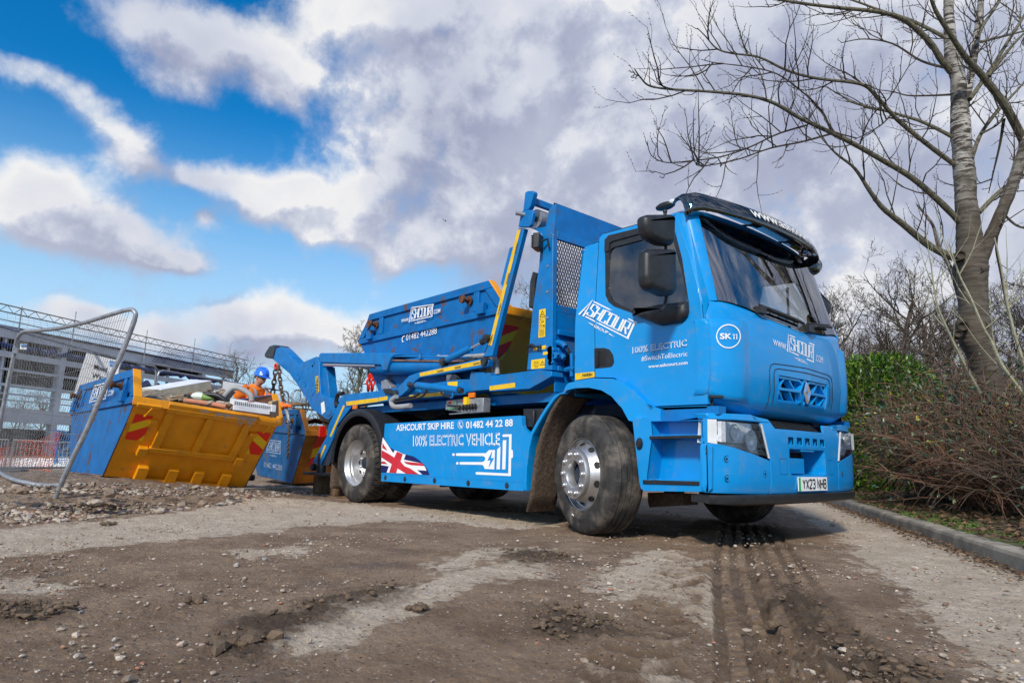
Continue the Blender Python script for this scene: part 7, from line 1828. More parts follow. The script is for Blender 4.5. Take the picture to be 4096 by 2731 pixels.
# ================================================================== STEEL FRAME BUILDING
fdv = ray(D(1570, 1057)); fdv.z = 0; fdv.normalize(); BP = atD(D(0, 1018), 37); BP.z = 0; bn_ = Vector((fdv.y, -fdv.x, 0))
if bn_.dot(CF) < 0: bn_ = -bn_
def bq(q): return onP(q, BP, bn_)
def bs(q): return (bq(q)-BP).dot(fdv)
s_end = bs(V1(2185, 700)); s_beg = -9
def bz(yD, xD=0): return bq(D(xD, yD)).z
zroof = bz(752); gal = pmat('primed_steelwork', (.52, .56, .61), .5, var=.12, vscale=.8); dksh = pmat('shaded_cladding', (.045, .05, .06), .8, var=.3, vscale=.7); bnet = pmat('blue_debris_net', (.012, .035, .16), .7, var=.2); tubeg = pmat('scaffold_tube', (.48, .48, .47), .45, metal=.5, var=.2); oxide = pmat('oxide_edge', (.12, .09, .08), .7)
bld = tag(empty('steel_frame_building', BP), 'long unfinished steel frame building with white horizontal rails and blue netting under its roof', 'building')
def bp(s, z, d=0): return BP+fdv*s+bn_*d+Vector((0, 0, z))
def bbeam(name, s0, s1, z, h, dep, mat, d=0): return MB().beam(bp(s0, z, d), bp(s1, z, d), dep, h).build(name, mat, bld)
bbeam('roof_edge_beam', s_beg, s_end, zroof-.25, .55, .35, gal); bbeam('roof_trim', s_beg, s_end, zroof+.08, .12, .5, oxide)
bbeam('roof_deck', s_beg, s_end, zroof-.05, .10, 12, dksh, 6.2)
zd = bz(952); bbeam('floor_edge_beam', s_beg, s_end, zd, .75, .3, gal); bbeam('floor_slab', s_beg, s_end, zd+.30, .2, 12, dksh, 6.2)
for y_, h_ in ((788.7, .10), (807, .12), (814, .22), (846, .14), (882, .16), (902.6, .09), (917, .07), (936, .07)): bbeam('sheeting_rail', s_beg, s_end, bz(y_), h_, .12, gal if h_ > .08 else tubeg, -.1)
sc = bs(D(113, 1020)); k = -2
while sc+6.2*k < s_end+.5:
    s_ = sc+6.2*k; k += 1
    if s_ < s_beg: continue
    MB().beam(bp(s_, -.1), bp(s_, zroof-.3), .38, .38, fdv).build('column', gal, bld)
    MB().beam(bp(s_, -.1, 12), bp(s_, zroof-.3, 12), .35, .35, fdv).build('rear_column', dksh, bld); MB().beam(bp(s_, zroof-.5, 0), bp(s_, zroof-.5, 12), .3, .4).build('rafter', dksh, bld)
    MB().beam(bp(s_+2.6, bz(882)), bp(s_+2.6, zroof-.3), .14, .14, fdv).build('post', gal, bld)
    MB().beam(bp(s_+1.2, .2, .4), bp(s_+3.2, zd-.3, .4), .12, .12).build('brace', gal, bld) if k % 2 else None
zc_ = onP(D(60, 893), BP+bn_*11.6, bn_).z; zl_ = onP(D(60, 985), BP+bn_*11.6, bn_).z
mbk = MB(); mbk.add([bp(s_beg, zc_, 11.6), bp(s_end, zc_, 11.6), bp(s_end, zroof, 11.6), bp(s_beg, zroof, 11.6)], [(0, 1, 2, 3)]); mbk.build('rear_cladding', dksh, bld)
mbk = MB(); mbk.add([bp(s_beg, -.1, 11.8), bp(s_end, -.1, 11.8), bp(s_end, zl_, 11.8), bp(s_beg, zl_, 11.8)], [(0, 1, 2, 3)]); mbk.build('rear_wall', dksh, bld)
# sagging rolled net along the eaves
P = [bp(lerp(s_beg, s_end, i/60), zroof-.85-.18*abs(sin(i*1.3))-.05*sin(i*3.1), -.2) for i in range(61)]; MB().tube(P, [.13+.04*sin(i*2.2) for i in range(61)], 7).build('rolled_net', bnet, bld, smooth=True)
P = [bp(lerp(s_end*.45, s_end, i/40), zroof-1.9-.35*abs(sin(i*.8)), -.3) for i in range(41)]; MB().tube(P, [.14+.08*sin(i*2.7)**2 for i in range(41)], 6).build('rolled_net', bnet, bld, smooth=True)
sca = tag(empty('edge_scaffold', bp(s_beg, zroof)), 'scaffold lattice beam and poles standing above the roof edge of the steel building', 'scaffold')
z1, z2 = bz(699.5), bz(716); s_e2 = bs(V1(2300, 600))
mb = MB(); mb.tube([bp(s_beg, z1, -.3), bp(s_e2, z1, -.3)], .035, 6).tube([bp(s_beg, z2, -.3), bp(s_e2, z2, -.3)], .035, 6)
s_ = s_beg; k = 0
while s_ < s_e2-.4: mb.tube([bp(s_, z1 if k % 2 else z2, -.3), bp(s_+.42, z2 if k % 2 else z1, -.3)], .018, 4); s_ += .42; k += 1
mb.build('lattice_beam', pmat('weathered_lattice', (.20, .18, .12), .6, metal=.4), sca)
for xv, y0, y1 in ((110, 110, 330), (632, 160, 450), (1333, 338, 600), (1795, 420, 650), (2285, 585, 650)):
    s_ = bs(V1(xv, 500)); MB().tube([bp(s_, bq(V1(xv, y0)).z+.1, -.3), bp(s_, zroof-.6, -.3)], .035, 6).build('pole', tubeg, sca)
for y_ in (735,): MB().tube([bp(s_beg, bz(y_), -.3), bp(s_e2, bz(y_), -.3)], .03, 6).build('handrail', tubeg, sca)
net = pmat('pale_netting', (.22, .27, .36), .8); mb = MB(); s_ = s_beg; k = 0
while s_ < s_end:
    x_ = [bp(s_+.1*sin(k*.7), z2, -.3), bp(s_+.06*sin(k), (z2+zroof)/2, -.45), bp(s_, zroof, -.3)]; mb.tube(x_, .006, 3, False); s_ += .42; k += 1
for j in range(7): z = lerp(zroof, z2, j/7); mb.tube([bp(lerp(s_beg, s_end, i/40), z+.05*sin(i*1.1+j), -.38) for i in range(41)], .006, 3, False)
mb.build('safety_net', net, sca, fix=False)
mb = MB(); sA, sB = bs(V1(1480, 500)), bs(V1(2200, 600)); s_ = sA
while s_ < sB: mb.tube([bp(s_, z2-.1, -.5), bp(s_-.9+.2*sin(s_*3), zroof-.4, -.5)], .014, 3, False); s_ += .22
for j in range(10): z = lerp(zroof-.4, z2-.1, j/9); mb.tube([bp(lerp(sA-.8*(1-j/9), sB, i/20), z+.06*sin(i+j), -.5) for i in range(21)], .014, 3, False)
mb.build('blue_net', bnet, sca, fix=False)
# plastic barrier nets and pedestrian barriers in front of the building
def pnet(name, lb, tl, tr, br, bl, dep, nx, ny, mat, w=.012, wav=.1):
    A = [q5(V2(*q), dep) for q in (tl, tr, br, bl)]; mb = MB()
    f = lambda u, v: (A[3]*(1-u)+A[2]*u)*(1-v)+(A[0]*(1-u)+A[1]*u)*v+Vector((wav*sin(u*9+v*2), wav*cos(u*7), .04*sin(u*17+v*5)))
    for i in range(nx+1): mb.tube([f(i/nx, j/8) for j in range(9)], w, 3, False)
    for j in range(ny+1): mb.tube([f(i/24, j/ny) for i in range(25)], w*1.3, 3, False)
    return tag(mb.build(name, mat, fix=False), lb, 'netting')
orn = pmat('orange_mesh', (.85, .13, .03), .6, var=.1); bln = pmat('blue_mesh', (.02, .25, .62), .6, var=.1)
pnet('barrier_net', 'sagging orange plastic barrier mesh at the foot of the steel building', (-250, 900), (660, 650), (520, 1110), (-250, 1125), 14, 34, 14, orn, .0042)
pnet('barrier_net', 'blue plastic mesh hanging right of the orange mesh', (590, 640), (860, 650), (850, 1000), (570, 1000), 14.5, 14, 15, bln, .005)
def barrier(lb, q0, q1, dep, hgt): 
    a = q5(V2(*q0), dep); b2 = q5(V2(*q1), dep); up = Vector((0, 0, 1)); root = tag(empty('barrier', a-up*hgt), lb, 'barrier'); mb = MB(); mb.tube([a-up*hgt, a, b2, b2-up*hgt], .022, 6); mb.tube([a-up*hgt*.85, b2-up*hgt*.85], .018, 6); mb.build('frame', M['steel'], root)
    mb = MB(); [mb.tube([a.lerp(b2, i/14), a.lerp(b2, i/14)-up*hgt*.85], .008, 4, False) for i in range(1, 14)]; mb.build('bar', M['steel'], root)
barrier('low steel crowd barrier behind the orange mesh', (160, 735), (830, 770), 17, 1.05); barrier('low steel crowd barrier at the left edge of the photo behind the bent fence', (-400, 715), (100, 735), 17, 1.05)
tag(MB().beam(q5(V2(-300, 1010), 18), q5(V2(900, 1010), 18), .3, .3).build('concrete_beam', M['white'], bevel=.02), 'long pale ground beam lying at the foot of the steel building', 'beam')
bl_ = tag(empty('lamp_post', atD(D(1950, 1066), 24)), 'street lamp head on an arm showing above the thicket beside the windscreen', 'street lamp')
a = q5(K1(2100, 1118), 24); b2 = q5(K1(2215, 1075), 24); c2 = q5(K1(2312, 1030), 24); MB().tube([Vector((a.x-.6, a.y, 0)), Vector((a.x-.6, a.y, a.z-.3)), a, b2], .045, 8).build('pole', M['steel'], bl_, smooth=True)
MB().tube([b2, b2.lerp(c2, .3), c2], [.09, .14, .10], 8).build('lamp_head', M['grey'], bl_, smooth=True)
c = atD(D(1023, 507), 60); mb = MB(); mb.sphere(c, .08, 8, 6, (1.6, .8, .7)); mb.add([c+Vector((0, .05, 0)), c+Vector((.1, .35, .14)), c+Vector((-.1, .3, .12)), c+Vector((0, -.05, 0)), c+Vector((.12, -.33, .05)), c+Vector((-.08, -.3, .08))], [(0, 1, 2), (3, 5, 4)]); tag(mb.build('bird', M['bird']), 'tiny dark bird flying high above the carried skip', 'bird')
# ================================================================== TREES AND SHRUBS
bark_d = pmat('dark_bark', (.055, .043, .032), .9, var=.4, vscale=20)
bark_g = pmat('grey_twigs', (.14, .12, .105), .9, var=.35, vscale=6)
bark_b = pmat('brown_twigs', (.10, .068, .050), .9, var=.35, vscale=6)
bark_l = pmat('lichen_limb', (.11, .10, .07), .9, var=.45, vscale=25, dirt=.6, dscale=18, dcol=(.19, .19, .07), dlo=.55, dhi=.7, bump=.6, bscale=60)
# birch bark: pale with dark horizontal lenticels
bm_ = bpy.data.materials.new('birch_bark'); bm_.use_nodes = True; t = NT(bm_.node_tree); b = bm_.node_tree.nodes['Principled BSDF']; co = t.n.new('ShaderNodeTexCoord').outputs['Object']
mp = t.n.new('ShaderNodeMapping'); t.link(co, mp.inputs[0]); mp.inputs['Scale'].default_value = (6, 6, 30); hz_ = t.noise(mp.outputs[0], 1, 5, .65)
mp2 = t.n.new('ShaderNodeMapping'); t.link(co, mp2.inputs[0]); mp2.inputs['Scale'].default_value = (2.2, 2.2, 10); hz2 = t.noise(mp2.outputs[0], 1, 4, .6)
c = t.mix(t.mrange(t.noise(co, 6, 5, .6), .35, .65), (.17, .155, .135, 1), (.44, .42, .385, 1))
c = t.mix(t.mrange(hz_, .50, .57), c, (.045, .035, .03, 1)); c = t.mix(t.mrange(hz2, .56, .62), c, (.05, .04, .033, 1))
sepz = t.n.new('ShaderNodeSeparateXYZ'); t.link(co, sepz.inputs[0]); c = t.mix(t.math('MULTIPLY', t.mrange(t.math('ADD', sepz.outputs[2], t.math('MULTIPLY', t.noise(co, 5, 4), 1.2)), 3.4, 2.2), .9), c, (.075, .058, .042, 1))
t.put(b.inputs['Base Color'], c); b.inputs['Roughness'].default_value = .85; bn = t.n.new('ShaderNodeBump'); bn.inputs['Strength'].default_value = .6; bn.inputs['Distance'].default_value = .02; t.link(hz_, bn.inputs['Height']); t.link(bn.outputs[0], b.inputs['Normal'])
UP = Vector((0, 0, 1)); RM = [.0055]
def twig(mb, p, d, L, r, rnd, depth, curl=.35, nseg=5, sides=4, kink=.18, buds=False, dens_=1.0, fork=.62):
    """one branch with its side shoots"""
    P = [p]; R = [r]; q = p.copy(); d = d.normalized(); sl = L/nseg; nodes = []
    for i in range(nseg):
        d = (d+Vector((rnd.gauss(0, kink), rnd.gauss(0, kink), rnd.gauss(0, kink)+curl*.25))).normalized(); q = q+d*sl; P.append(q.copy()); R.append(r*(1-.75*(i+1)/nseg)); nodes.append((q.copy(), d.copy(), R[-1]))
    mb.tube(P, R, sides if r > .004 else 3, False)
    if buds and depth == 0:
        for (q, d, _) in nodes[1:]:
            s = .006; n = d.orthogonal().normalized(); n.rotate(Matrix.Rotation(rnd.uniform(0, 6), 3, d)); mb.tube([q, q+(n+d).normalized()*.022], [.0045, .001], 3, False)
    if depth > 0:
        for i, (q, d, rr) in enumerate(nodes):
            if rnd.random() > dens_: continue
            n = d.orthogonal().normalized(); n.rotate(Matrix.Rotation(rnd.uniform(0, 2*pi), 3, d)); dd = (d*rnd.uniform(.5, 1.0)+n*rnd.uniform(.5, 1.0)+UP*.15)
            twig(mb, q, dd, L*fork*rnd.uniform(.6, 1.15)*(1-.07*i), max(RM[0], rr*.8), rnd, depth-1, curl, max(3, nseg-1), sides, kink, buds, dens_, fork)
def bare_tree(lb, base, H, spread, seed, mat, lv=4, grp='bare trees in the background', tw=.012, thick=1.0, trunk_h=.3, name='bare_tree', nm=12):
    rnd = random.Random(seed); root = tag(empty(name, base), lb, 'tree', grp); tr = MB(); cr = MB(); r0 = H*.022*thick
    P = []; q = base.copy(); d = Vector((rnd.gauss(0, .06), rnd.gauss(0, .06), 1)); n = 8
    for i in range(n+1): P.append(q.copy()); d = (d+Vector((rnd.gauss(0, .09), rnd.gauss(0, .09), .1))).normalized(); q = q+d*(H*.72/n)
    R = [r0*(1-.085*i) for i in range(n+1)]; tr.tube(P, R, 8); tr.build('trunk', mat, root, smooth=True)
    for k in range(nm):
        t = trunk_h+(1-trunk_h)*(k+.5)/nm; p = at_s(P, t); a = k*2.4+rnd.uniform(-.4, .4); e = lerp(.35, 1.2, t); dd = Vector((cos(a), sin(a), e)).normalized()
        twig(cr, p, dd, spread*lerp(1.0, .55, t)*rnd.uniform(.75, 1.1), r0*(.42*(1-t)+.14), rnd, lv-1, .25, 6, 4, .22, False, .92, .60)
    cr.build('crown', mat, root, smooth=False, fix=False); return root
def gbase(u, dep, z=0): p = atD(D(u, 1050), dep); return Vector((p.x, p.y, z))
BT = [(505, 46, 8.3, 2.6, 'distant bare tree rising behind the end of the steel building', bark_g, 4), (440, 52, 8.0, 2.6, 'distant bare tree showing through the blue netting on the roof', bark_g, 4), (568, 30, 4.6, 1.9, 'dark bare tree just left of the worker', bark_d, 4),
      (690, 34, 4.9, 2.6, 'low bare tree behind the hanging chains', bark_g, 4), (800, 27, 6.3, 2.0, 'bare tree with a mossy trunk seen between the lifting arm and the carried skip', bark_l, 5),
      (1185, 24, 8.8, 2.6, 'bare tree behind the tall yellow striped arm', bark_g, 5), (90, 75, 7, 4, 'far bare tree seen through the open ground floor of the building', bark_g, 4), (20, 75, 7, 4, 'far bare tree seen through the building at the left edge of the photo', bark_g, 3)]
for i, (u, dep, H, sp, lb, mt, lv) in enumerate(BT): bare_tree(lb, gbase(u, dep), H*1.08, sp*1.1, 40+i, mt, lv, thick=.8, nm=16)
TH = [(1930, 23, 5.9, 2.6, bark_g, 'pale grey bare tree at the back of the thicket, above the laurel'), (2110, 24, 7.4, 3.2, bark_g, 'pale grey bare tree at the back of the thicket, left of the birch'), (1905, 20, 5.2, 2.2, bark_g, 'grey bare tree just right of the windscreen'), (1985, 19, 6.3, 2.6, bark_d, 'bare tree behind the laurel, second from the windscreen'), (2075, 18, 7.0, 2.8, bark_d, 'tallest dark bare tree of the thicket, left of the birch'), (2160, 21, 7.0, 3.0, bark_b, 'brown bare tree directly behind the birch trunk'),
      (2270, 18, 6.6, 2.8, bark_d, 'dark bare tree right of the birch trunk'), (2370, 19, 6.9, 3.0, bark_d, 'bare tree at the right edge of the photo')]
for i, (u, dep, H, sp, mt, lb) in enumerate(TH): bare_tree(lb, gbase(u, dep, .2), H, sp, 70+i, mt, 5 if dep < 19.5 else 4, 'bare trees of the thicket', nm=20, trunk_h=.18)
# pale brown scrub under the thicket: twiggy bushes
for i, (u, dep, h) in enumerate(((1915, 15, 2.9), (1990, 14.5, 3.0), (2070, 13.5, 2.9), (2140, 13, 2.7), (2230, 13, 2.6), (2330, 12.5, 2.5))):
    rnd = random.Random(100+i); mb = MB(); base = gbase(u, dep, .2)
    for k in range(60): a = rnd.uniform(0, 2*pi); twig(mb, base+Vector((rnd.gauss(0, .3), rnd.gauss(0, .3), 0)), Vector((cos(a)*.45, sin(a)*.45, 1)), h*rnd.uniform(.5, 1.0), .013, rnd, 2, -.15, 7, 3, .20, False, .95, .62)
    tag(mb.build('scrub_bush', bark_g if i % 2 == 0 else bark_b, fix=False), ['greyish scrub bush', 'brown scrub bush', 'greyish scrub bush', 'brown scrub bush', 'greyish scrub bush', 'brown scrub bush'][i]+[' beside the cab front, lowest and farthest of the thicket', ' directly above the laurel', ' between the laurel and the birch', ' just left of the birch trunk', ' just right of the birch trunk', ' at the right edge of the photo behind the shrubs'][i], 'bush', 'scrub bushes under the bare trees')
RM[0] = .0024
# ---- birch, limbs traced from the photograph ----------------------------------------------------
DB = 7.6; SCB = 1/1.3064
def k6(a, b_, d): return q5(K6(a, b_), d)
BR = tag(empty('birch_tree', k6(1880, 1950, DB)), 'large bare birch with banded bark rising from the shrubs at the right', 'tree')
rnd = random.Random(77)
trunk = [(1905, 2050, 62), (1890, 1930, 66), (1868, 1850, 70), (1838, 1780, 78), (1822, 1720, 74), (1818, 1620, 66), (1815, 1500, 68), (1805, 1400, 80), (1808, 1320, 66), (1795, 1200, 57), (1782, 1050, 51), (1772, 900, 50), (1762, 780, 47), (1752, 640, 44), (1745, 520, 37), (1738, 400, 36), (1715, 310, 37), (1700, 220, 30), (1692, 100, 25), (1690, 0, 22), (1692, -120, 18), (1700, -300, 12)]
px2m = lambda w, d: w*SCB/2657*d
P = crv([k6(a, b_, DB) for a, b_, w in trunk], 12); Rr = []
for i in range(len(trunk)-1):
    for j in range(12): Rr.append(px2m(lerp(trunk[i][2], trunk[i+1][2], j/12), DB)*(1+.05*noise.noise(Vector((i, j*.7, 0)))))
Rr.append(px2m(12, DB)); _t = MB().tube(P, Rr, 28)
for i, v in enumerate(_t.v):
    c_ = P[min(i//28, len(P)-1)]; d_ = v-c_; _t.v[i] = c_+d_*(1+.09*noise.noise(Vector((v.x*6, v.y*6, v.z*5)))+.05*noise.noise(Vector((v.x*16, v.y*16, v.z*22)))+.10*smooth(3.0, 1.4, v.z)*noise.noise(Vector((v.x*9, v.y*9, v.z*7))))
_t.build('trunk', bm_, BR, smooth=True)
mb = MB()
for (a, b_, r) in ((1765, 1700, 26), (1870, 1705, 24), (1738, 1745, 20), (1850, 1410, 22), (1752, 1335, 24)):
    c = k6(a, b_, DB-.13); n = (CAM-c).normalized(); R_ = px2m(r, DB); mb.lathe([(R_*1.15, -.09), (R_*1.12, .0), (R_*.9, .035), (R_*.72, .03), (R_*.6, .012), (0, .0)], c, n+Vector((rnd.gauss(0, .3), 0, rnd.gauss(0, .2))), 16)
mb.each('branch_scar', bark_d, BR, smooth=True)
LIMBS = [ # start width, end width, depth change, material, points
 (34, 5, -1.3, 1, [(1750, 1160), (1640, 1050), (1500, 930), (1350, 840), (1200, 755), (1070, 690), (920, 620), (780, 540), (640, 500), (450, 480), (250, 468), (130, 450), (80, 405), (50, 362)]),
 (12, 3, -1.1, 0, [(1075, 700), (930, 740), (760, 775), (600, 830), (430, 865), (370, 850), (345, 815)]), (11, 3, -1.2, 0, [(950, 655), (800, 700), (650, 770), (500, 820), (350, 840), (220, 850), (140, 815), (115, 738)]),
 (26, 4, -.9, 1, [(1735, 870), (1600, 770), (1450, 650), (1380, 580), (1310, 500), (1230, 440), (1000, 410), (850, 370), (700, 300), (560, 280), (480, 255), (420, 190), (378, 148)]),
 (22, 4, .5, 1, [(1710, 715), (1560, 640), (1400, 590), (1200, 540), (1130, 500), (1045, 452)]), (36, 9, -.4, 1, [(1705, 375), (1650, 310), (1600, 230), (1520, 150), (1430, 90), (1300, 60), (1100, 40), (900, 15), (700, -20), (500, -60)]),
 (15, 4, .6, 0, [(1700, 360), (1550, 320), (1400, 230), (1250, 205), (1130, 225)]), (22, 6, .7, 1, [(1680, 200), (1500, 110), (1350, 60), (1150, -10), (950, -60)]),
 (44, 5, -.6, 1, [(1740, 1355), (1600, 1290), (1450, 1170), (1350, 1090), (1280, 1000), (1200, 880), (1100, 800), (1000, 690)]), (68, 44, -.5, 2, [(1850, 1390), (1900, 1260), (1950, 1150), (2030, 950), (2085, 780), (2140, 660), (2200, 500), (2260, 300)]),
 (26, 10, .4, 1, [(1850, 1110), (1960, 1000), (2060, 930), (2170, 860), (2300, 800)]), (46, 26, .3, 2, [(1745, 700), (1765, 600), (1800, 430), (1830, 250), (1852, 80), (1865, -60), (1870, -250)]),
 (46, 14, -.7, 1, [(2095, 760), (1990, 560), (1870, 400), (1780, 300), (1700, 180), (1620, 50), (1580, -80)]), (24, 12, .6, 1, [(1800, 520), (1900, 380), (2000, 220), (2100, 60), (2180, -80)]), (24, 8, .5, 1, [(1810, 830), (1860, 700), (1950, 580), (2060, 460), (2160, 350)]),
 (32, 10, .9, 2, [(1770, 1620), (1745, 1540), (1700, 1400), (1640, 1290), (1610, 1180), (1560, 1110), (1525, 1070)]), (13, 3, -1.0, 0, [(1080, 690), (1040, 600), (1000, 550), (950, 500), (800, 390), (640, 350), (480, 330), (398, 312)]),
 (10, 4, -.9, 0, [(1390, 600), (1330, 660), (1200, 730)]), (10, 3, -.9, 0, [(1225, 760), (1270, 640), (1330, 560)]), (14, 4, .2, 0, [(1860, 700), (1960, 640), (1985, 560), (1950, 900), (1920, 1020)][:3]), (18, 4, .3, 0, [(1980, 620), (1960, 750), (1925, 900), (1900, 1010)]),
 (20, 8, .5, 1, [(1840, 200), (1880, 120), (1950, 20), (2000, -80)]), (16, 6, .4, 1, [(1860, 220), (1980, 190), (2100, 160), (2200, 140)]), (22, 8, .3, 1, [(1900, 400), (1990, 280), (2060, 200), (2140, 130)]), (12, 4, .5, 0, [(1700, 495), (1600, 500), (1480, 500), (1400, 480), (1320, 470)]),
 (16, 4, -.3, 0, [(1980, 1120), (2050, 1180), (2150, 1200), (2250, 1190)]), (16, 5, .2, 0, [(1950, 1180), (1940, 1300), (1960, 1420), (1985, 1568)])]
sidem = [bark_d, bark_l, bm_]
mbs = {0: MB(), 1: MB()}; twm = MB()
for li, (w0, w1, dd, mi, pts) in enumerate(LIMBS):
    n = len(pts); P = crv([k6(a, b_, DB+dd*i/(n-1)) for i, (a, b_) in enumerate(pts)], 5); m = len(P); Rr = [px2m(lerp(w0, w1, (i/(m-1))**.85)/2, DB)*(1+.10*noise.noise(Vector((i*.8, li, 0)))) for i in range(m)]
    o = MB().tube(P, Rr, 10 if w0 > 20 else 6); o.build('limb', sidem[mi], BR, smooth=True)
    tot = sum((P[i+1]-P[i]).length for i in range(m-1)); k = int(tot/.14)
    for j in range(k):
        t = .10+.90*(j+rnd.random())/k; p = at_s(P, t); q = at_s(P, min(1, t+.02)); d = (q-p).normalized() if (q-p).length > 1e-6 else UP
        nn = d.orthogonal().normalized(); nn.rotate(Matrix.Rotation(rnd.uniform(0, 2*pi), 3, d)); big = rnd.random() < .42
        L = rnd.uniform(.45, 1.0) if big else rnd.uniform(.10, .32); r = .0085 if big else .0052
        if t > .97: L = .15
        twig(twm, p, d*.7+nn*.8+UP*.25, L, r, rnd, 1 if big else 0, .55, 6 if big else 4, 4, .17, True, .8, .42)
twm.build('twigs', bark_d, BR, fix=False)
# pale saplings in front of the trunk
for i, (lb, pts) in enumerate((('pale green sapling stem crossing in front of the birch trunk', [(960, -30, 6.6), (1010, 120, 6.6), (1060, 220, 6.55), (1130, 380, 6.5), (1165, 440, 6.5), (1220, 560, 6.45), (1330, 710, 6.4), (1400, 850, 6.4)]),
        ('pale sapling stem rising at the right edge of the photo', [(1180, -60, 6.3), (1215, 100, 6.3), (1240, 250, 6.3), (1275, 400, 6.3), (1335, 600, 6.3), (1370, 800, 6.3)]), ('thin sapling stem leaning left of the birch burl', [(870, 40, 6.9), (900, 250, 6.9), (960, 400, 6.9), (1040, 560, 6.9), (1110, 690, 6.9)]))):
    P = crv([q5(K7(a, b_), d) for a, b_, d in pts]); root = tag(empty('sapling', P[-1]), lb, 'sapling'); pm = bark_s = bpy.data.materials.get('sapling_bark') or pmat('sapling_bark', (.30, .29, .20), .7, var=.25, vscale=20)
    m = len(P); MB().tube(P[::-1], [lerp(.020, .006, k/(m-1)) for k in range(m)], 6).build('stem', pm, root, smooth=True)
    mb = MB()
    for k in range(7): p = at_s(P, rnd.uniform(.1, .8)); twig(mb, p, Vector((rnd.gauss(0, 1), rnd.gauss(0, 1), 1.4)), rnd.uniform(.5, 1.0), .006, rnd, 1, .5, 6, 4, .07, False, .3, .6)
    mb.build('shoots', pm, root, fix=False)
# ---- shrubs -------------------------------------------------------------------------------------
def leaf(mb, p, d, L, w, rnd):
    d = d.normalized(); s = d.cross(UP); s = s.normalized() if s.length > .1 else Vector((1, 0, 0)); s.rotate(Matrix.Rotation(rnd.uniform(-1.0, 1.0), 3, d)); n = s.cross(d)
    a, b_ = p+d*L*.35, p+d*L*.72; mb.add([p, a+s*w*.5+n*w*.15, b_+s*w*.38+n*w*.12, p+d*L-n*L*.12, b_-s*w*.38+n*w*.12, a-s*w*.5+n*w*.15, a, b_], [(0, 6, 1), (1, 6, 7, 2), (2, 7, 3), (0, 5, 6), (5, 4, 7, 6), (4, 3, 7)])
def leafmat(name, c1, c2, c3, r=.35):
    m = bpy.data.materials.new(name); m.use_nodes = True; t = NT(m.node_tree); b = m.node_tree.nodes['Principled BSDF']; ri = t.n.new('ShaderNodeNewGeometry').outputs['Random Per Island']
    t.put(b.inputs['Base Color'], t.ramp(ri, [(0, c1), (.45, c2), (.9, c3), (1, c3)])); b.inputs['Roughness'].default_value = r; b.inputs['Specular IOR Level'].default_value = .5; return m
lau = leafmat('laurel_leaf', (.018, .07, .010), (.06, .16, .016), (.19, .30, .03), .3)
twl = leafmat('shrub_leaf', (.022, .055, .032), (.045, .095, .055), (.15, .19, .10), .35); yel = leafmat('yellowing_leaf', (.45, .33, .02), (.5, .42, .03), (.3, .32, .05), .5)
rnd = random.Random(31)
cB = onG(D(1985, 1146)); cB = KA+_kd*((cB-KA).dot(_kd)-.1)+_kn*1.4
lr = tag(empty('laurel_bush', cB), 'glossy bright green laurel bush right beside the front of the lorry', 'bush'); mb = MB(); st = MB()
for k in range(26): a = rnd.uniform(0, 2*pi); twig(st, cB+Vector((rnd.gauss(0, .15), rnd.gauss(0, .15), 0)), Vector((cos(a)*.4, sin(a)*.4, 1)), rnd.uniform(.8, 1.3), .012, rnd, 1, 0, 6, 4, .1)
st.build('stems', bark_b, lr, fix=False)
n = 0
while n < 12500:
    z = rnd.uniform(.05, 2.75); _a = rnd.uniform(0, 2*pi); x, y = cos(_a), sin(_a); r_e = 1.32*(1-((z-1.1)/1.75)**2)**.5 if abs(z-1.1) < 1.75 else 0; r_e *= 1+.28*noise.noise(Vector((atan2(y, x)*1.5, z*1.8, 0)))
    if z > 2.7 or r_e <= 0: continue
    _r = r_e*rnd.uniform(.2, 1)**.5*.9; x *= _r; y *= _r
    leaf(mb, cB+Vector((x, y, z)), Vector((x*.8+rnd.gauss(0, .4), y*.8+rnd.gauss(0, .4), .5+rnd.gauss(0, .45))), rnd.uniform(.09, .17), rnd.uniform(.026, .046), rnd); n += 1
mb.build('leaves', lau, lr, fix=False)
SH = [(2150, 1.30, .95, .22, 1300, 'leafy shrub just right of the laurel with small grey green leaves'), (2200, 1.25, 1.4, .4, 2800, 'dense brown stemmed shrub, second from the laurel'), (2240, 1.45, 1.8, .6, 3000, 'tall brown stemmed shrub below the gap left of the birch'), (2195, 1.2, 1.75, .75, 2200, 'brown twiggy shrub directly in front of the birch trunk'),
      (2270, 1.25, 1.85, .75, 2200, 'reddish brown shrub just right of the birch trunk'), (2345, 1.3, 1.80, .75, 2200, 'brown shrub at the right edge of the photo'), (2450, 1.3, 1.7, .7, 600, 'outermost brown shrub, cut by the right edge of the photo'), (2200, 2.6, 2.3, .45, 3600, 'taller shrub with yellowing leaves behind the others, left of the birch burl'), (2320, 2.7, 2.3, .7, 3600, 'taller leafy shrub behind the others, right of the birch burl')]
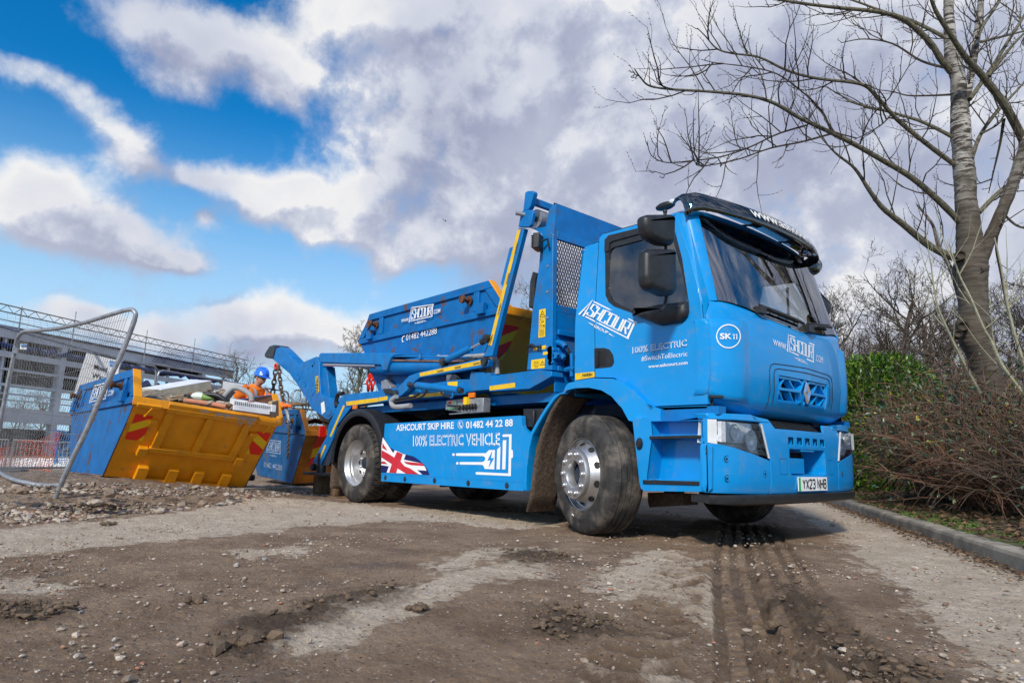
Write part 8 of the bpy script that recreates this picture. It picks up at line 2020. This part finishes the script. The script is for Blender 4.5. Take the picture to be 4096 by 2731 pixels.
def along_kerb(u, dk):   # the point at distance dk behind the kerb seen in column u
    d = ray(D(u, 1072)); d.z = 0; t = (dk-(CAM-KA).dot(_kn))/d.dot(_kn); p = CAM+d*t; return Vector((p.x, p.y, .2))
for i, (u, dk, h, sp, nl_, lb) in enumerate(SH):
    rnd = random.Random(300+i); base = along_kerb(u, dk); root = tag(empty('shrub', base), lb, 'shrub'); st = MB(); lf = MB(); yl = MB(); tips = []
    for k in range(120):
        a = rnd.uniform(0, 2*pi); ln = rnd.uniform(.5, 1.0)*h*1.05; lean = rnd.uniform(.15, 1.7); p = base+Vector((rnd.gauss(0, .14), rnd.gauss(0, .14), 0)); d = Vector((cos(a)*lean*sp, sin(a)*lean*sp, 1)).normalized(); P = [p]; q = p.copy(); ns = 9
        for j in range(ns):
            d = (d+Vector((rnd.gauss(0, .15), rnd.gauss(0, .15), rnd.gauss(0, .12)-.06))).normalized(); q = q+d*ln/ns
            if q.z < base.z+.02: q.z = base.z+.02
            P.append(q.copy())
            if j > 1:
                for _ in range(2):
                    nn = d.orthogonal().normalized(); nn.rotate(Matrix.Rotation(rnd.uniform(0, 6.3), 3, d)); L2 = rnd.uniform(.08, .34); e = q+(d*.7+nn).normalized()*L2; st.tube([q, q.lerp(e, .5)+Vector((0, 0, .02)), e], [.004, .003, .0016], 3, False); tips.append((e, (e-q).normalized()))
        st.tube(P, [lerp(.0085, .003, j/ns) for j in range(ns+1)], 4, False); tips.append((P[-1], d)); tips.append((P[-2], d))
    st.build('stems', [bark_b, bpy.data.materials.get('red_brown_stem') or pmat('red_brown_stem', (.16, .085, .052), .75, var=.4, vscale=15)][i % 3 > 0], root, fix=False)
    for k in range(nl_):
        p, d = rnd.choice(tips)
        if (p.z-base.z)/h < .30 and rnd.random() < .7: continue
        (leaf(yl if rnd.random() < .05 else lf, p+Vector((rnd.gauss(0, .02), rnd.gauss(0, .02), rnd.gauss(0, .02))), d+Vector((rnd.gauss(0, .6), rnd.gauss(0, .6), rnd.gauss(0, .5))), rnd.uniform(.035, .075), rnd.uniform(.017, .032), rnd))
    lf.build('leaves', twl, root, fix=False); yl.build('yellow_leaves', yel, root, fix=False)
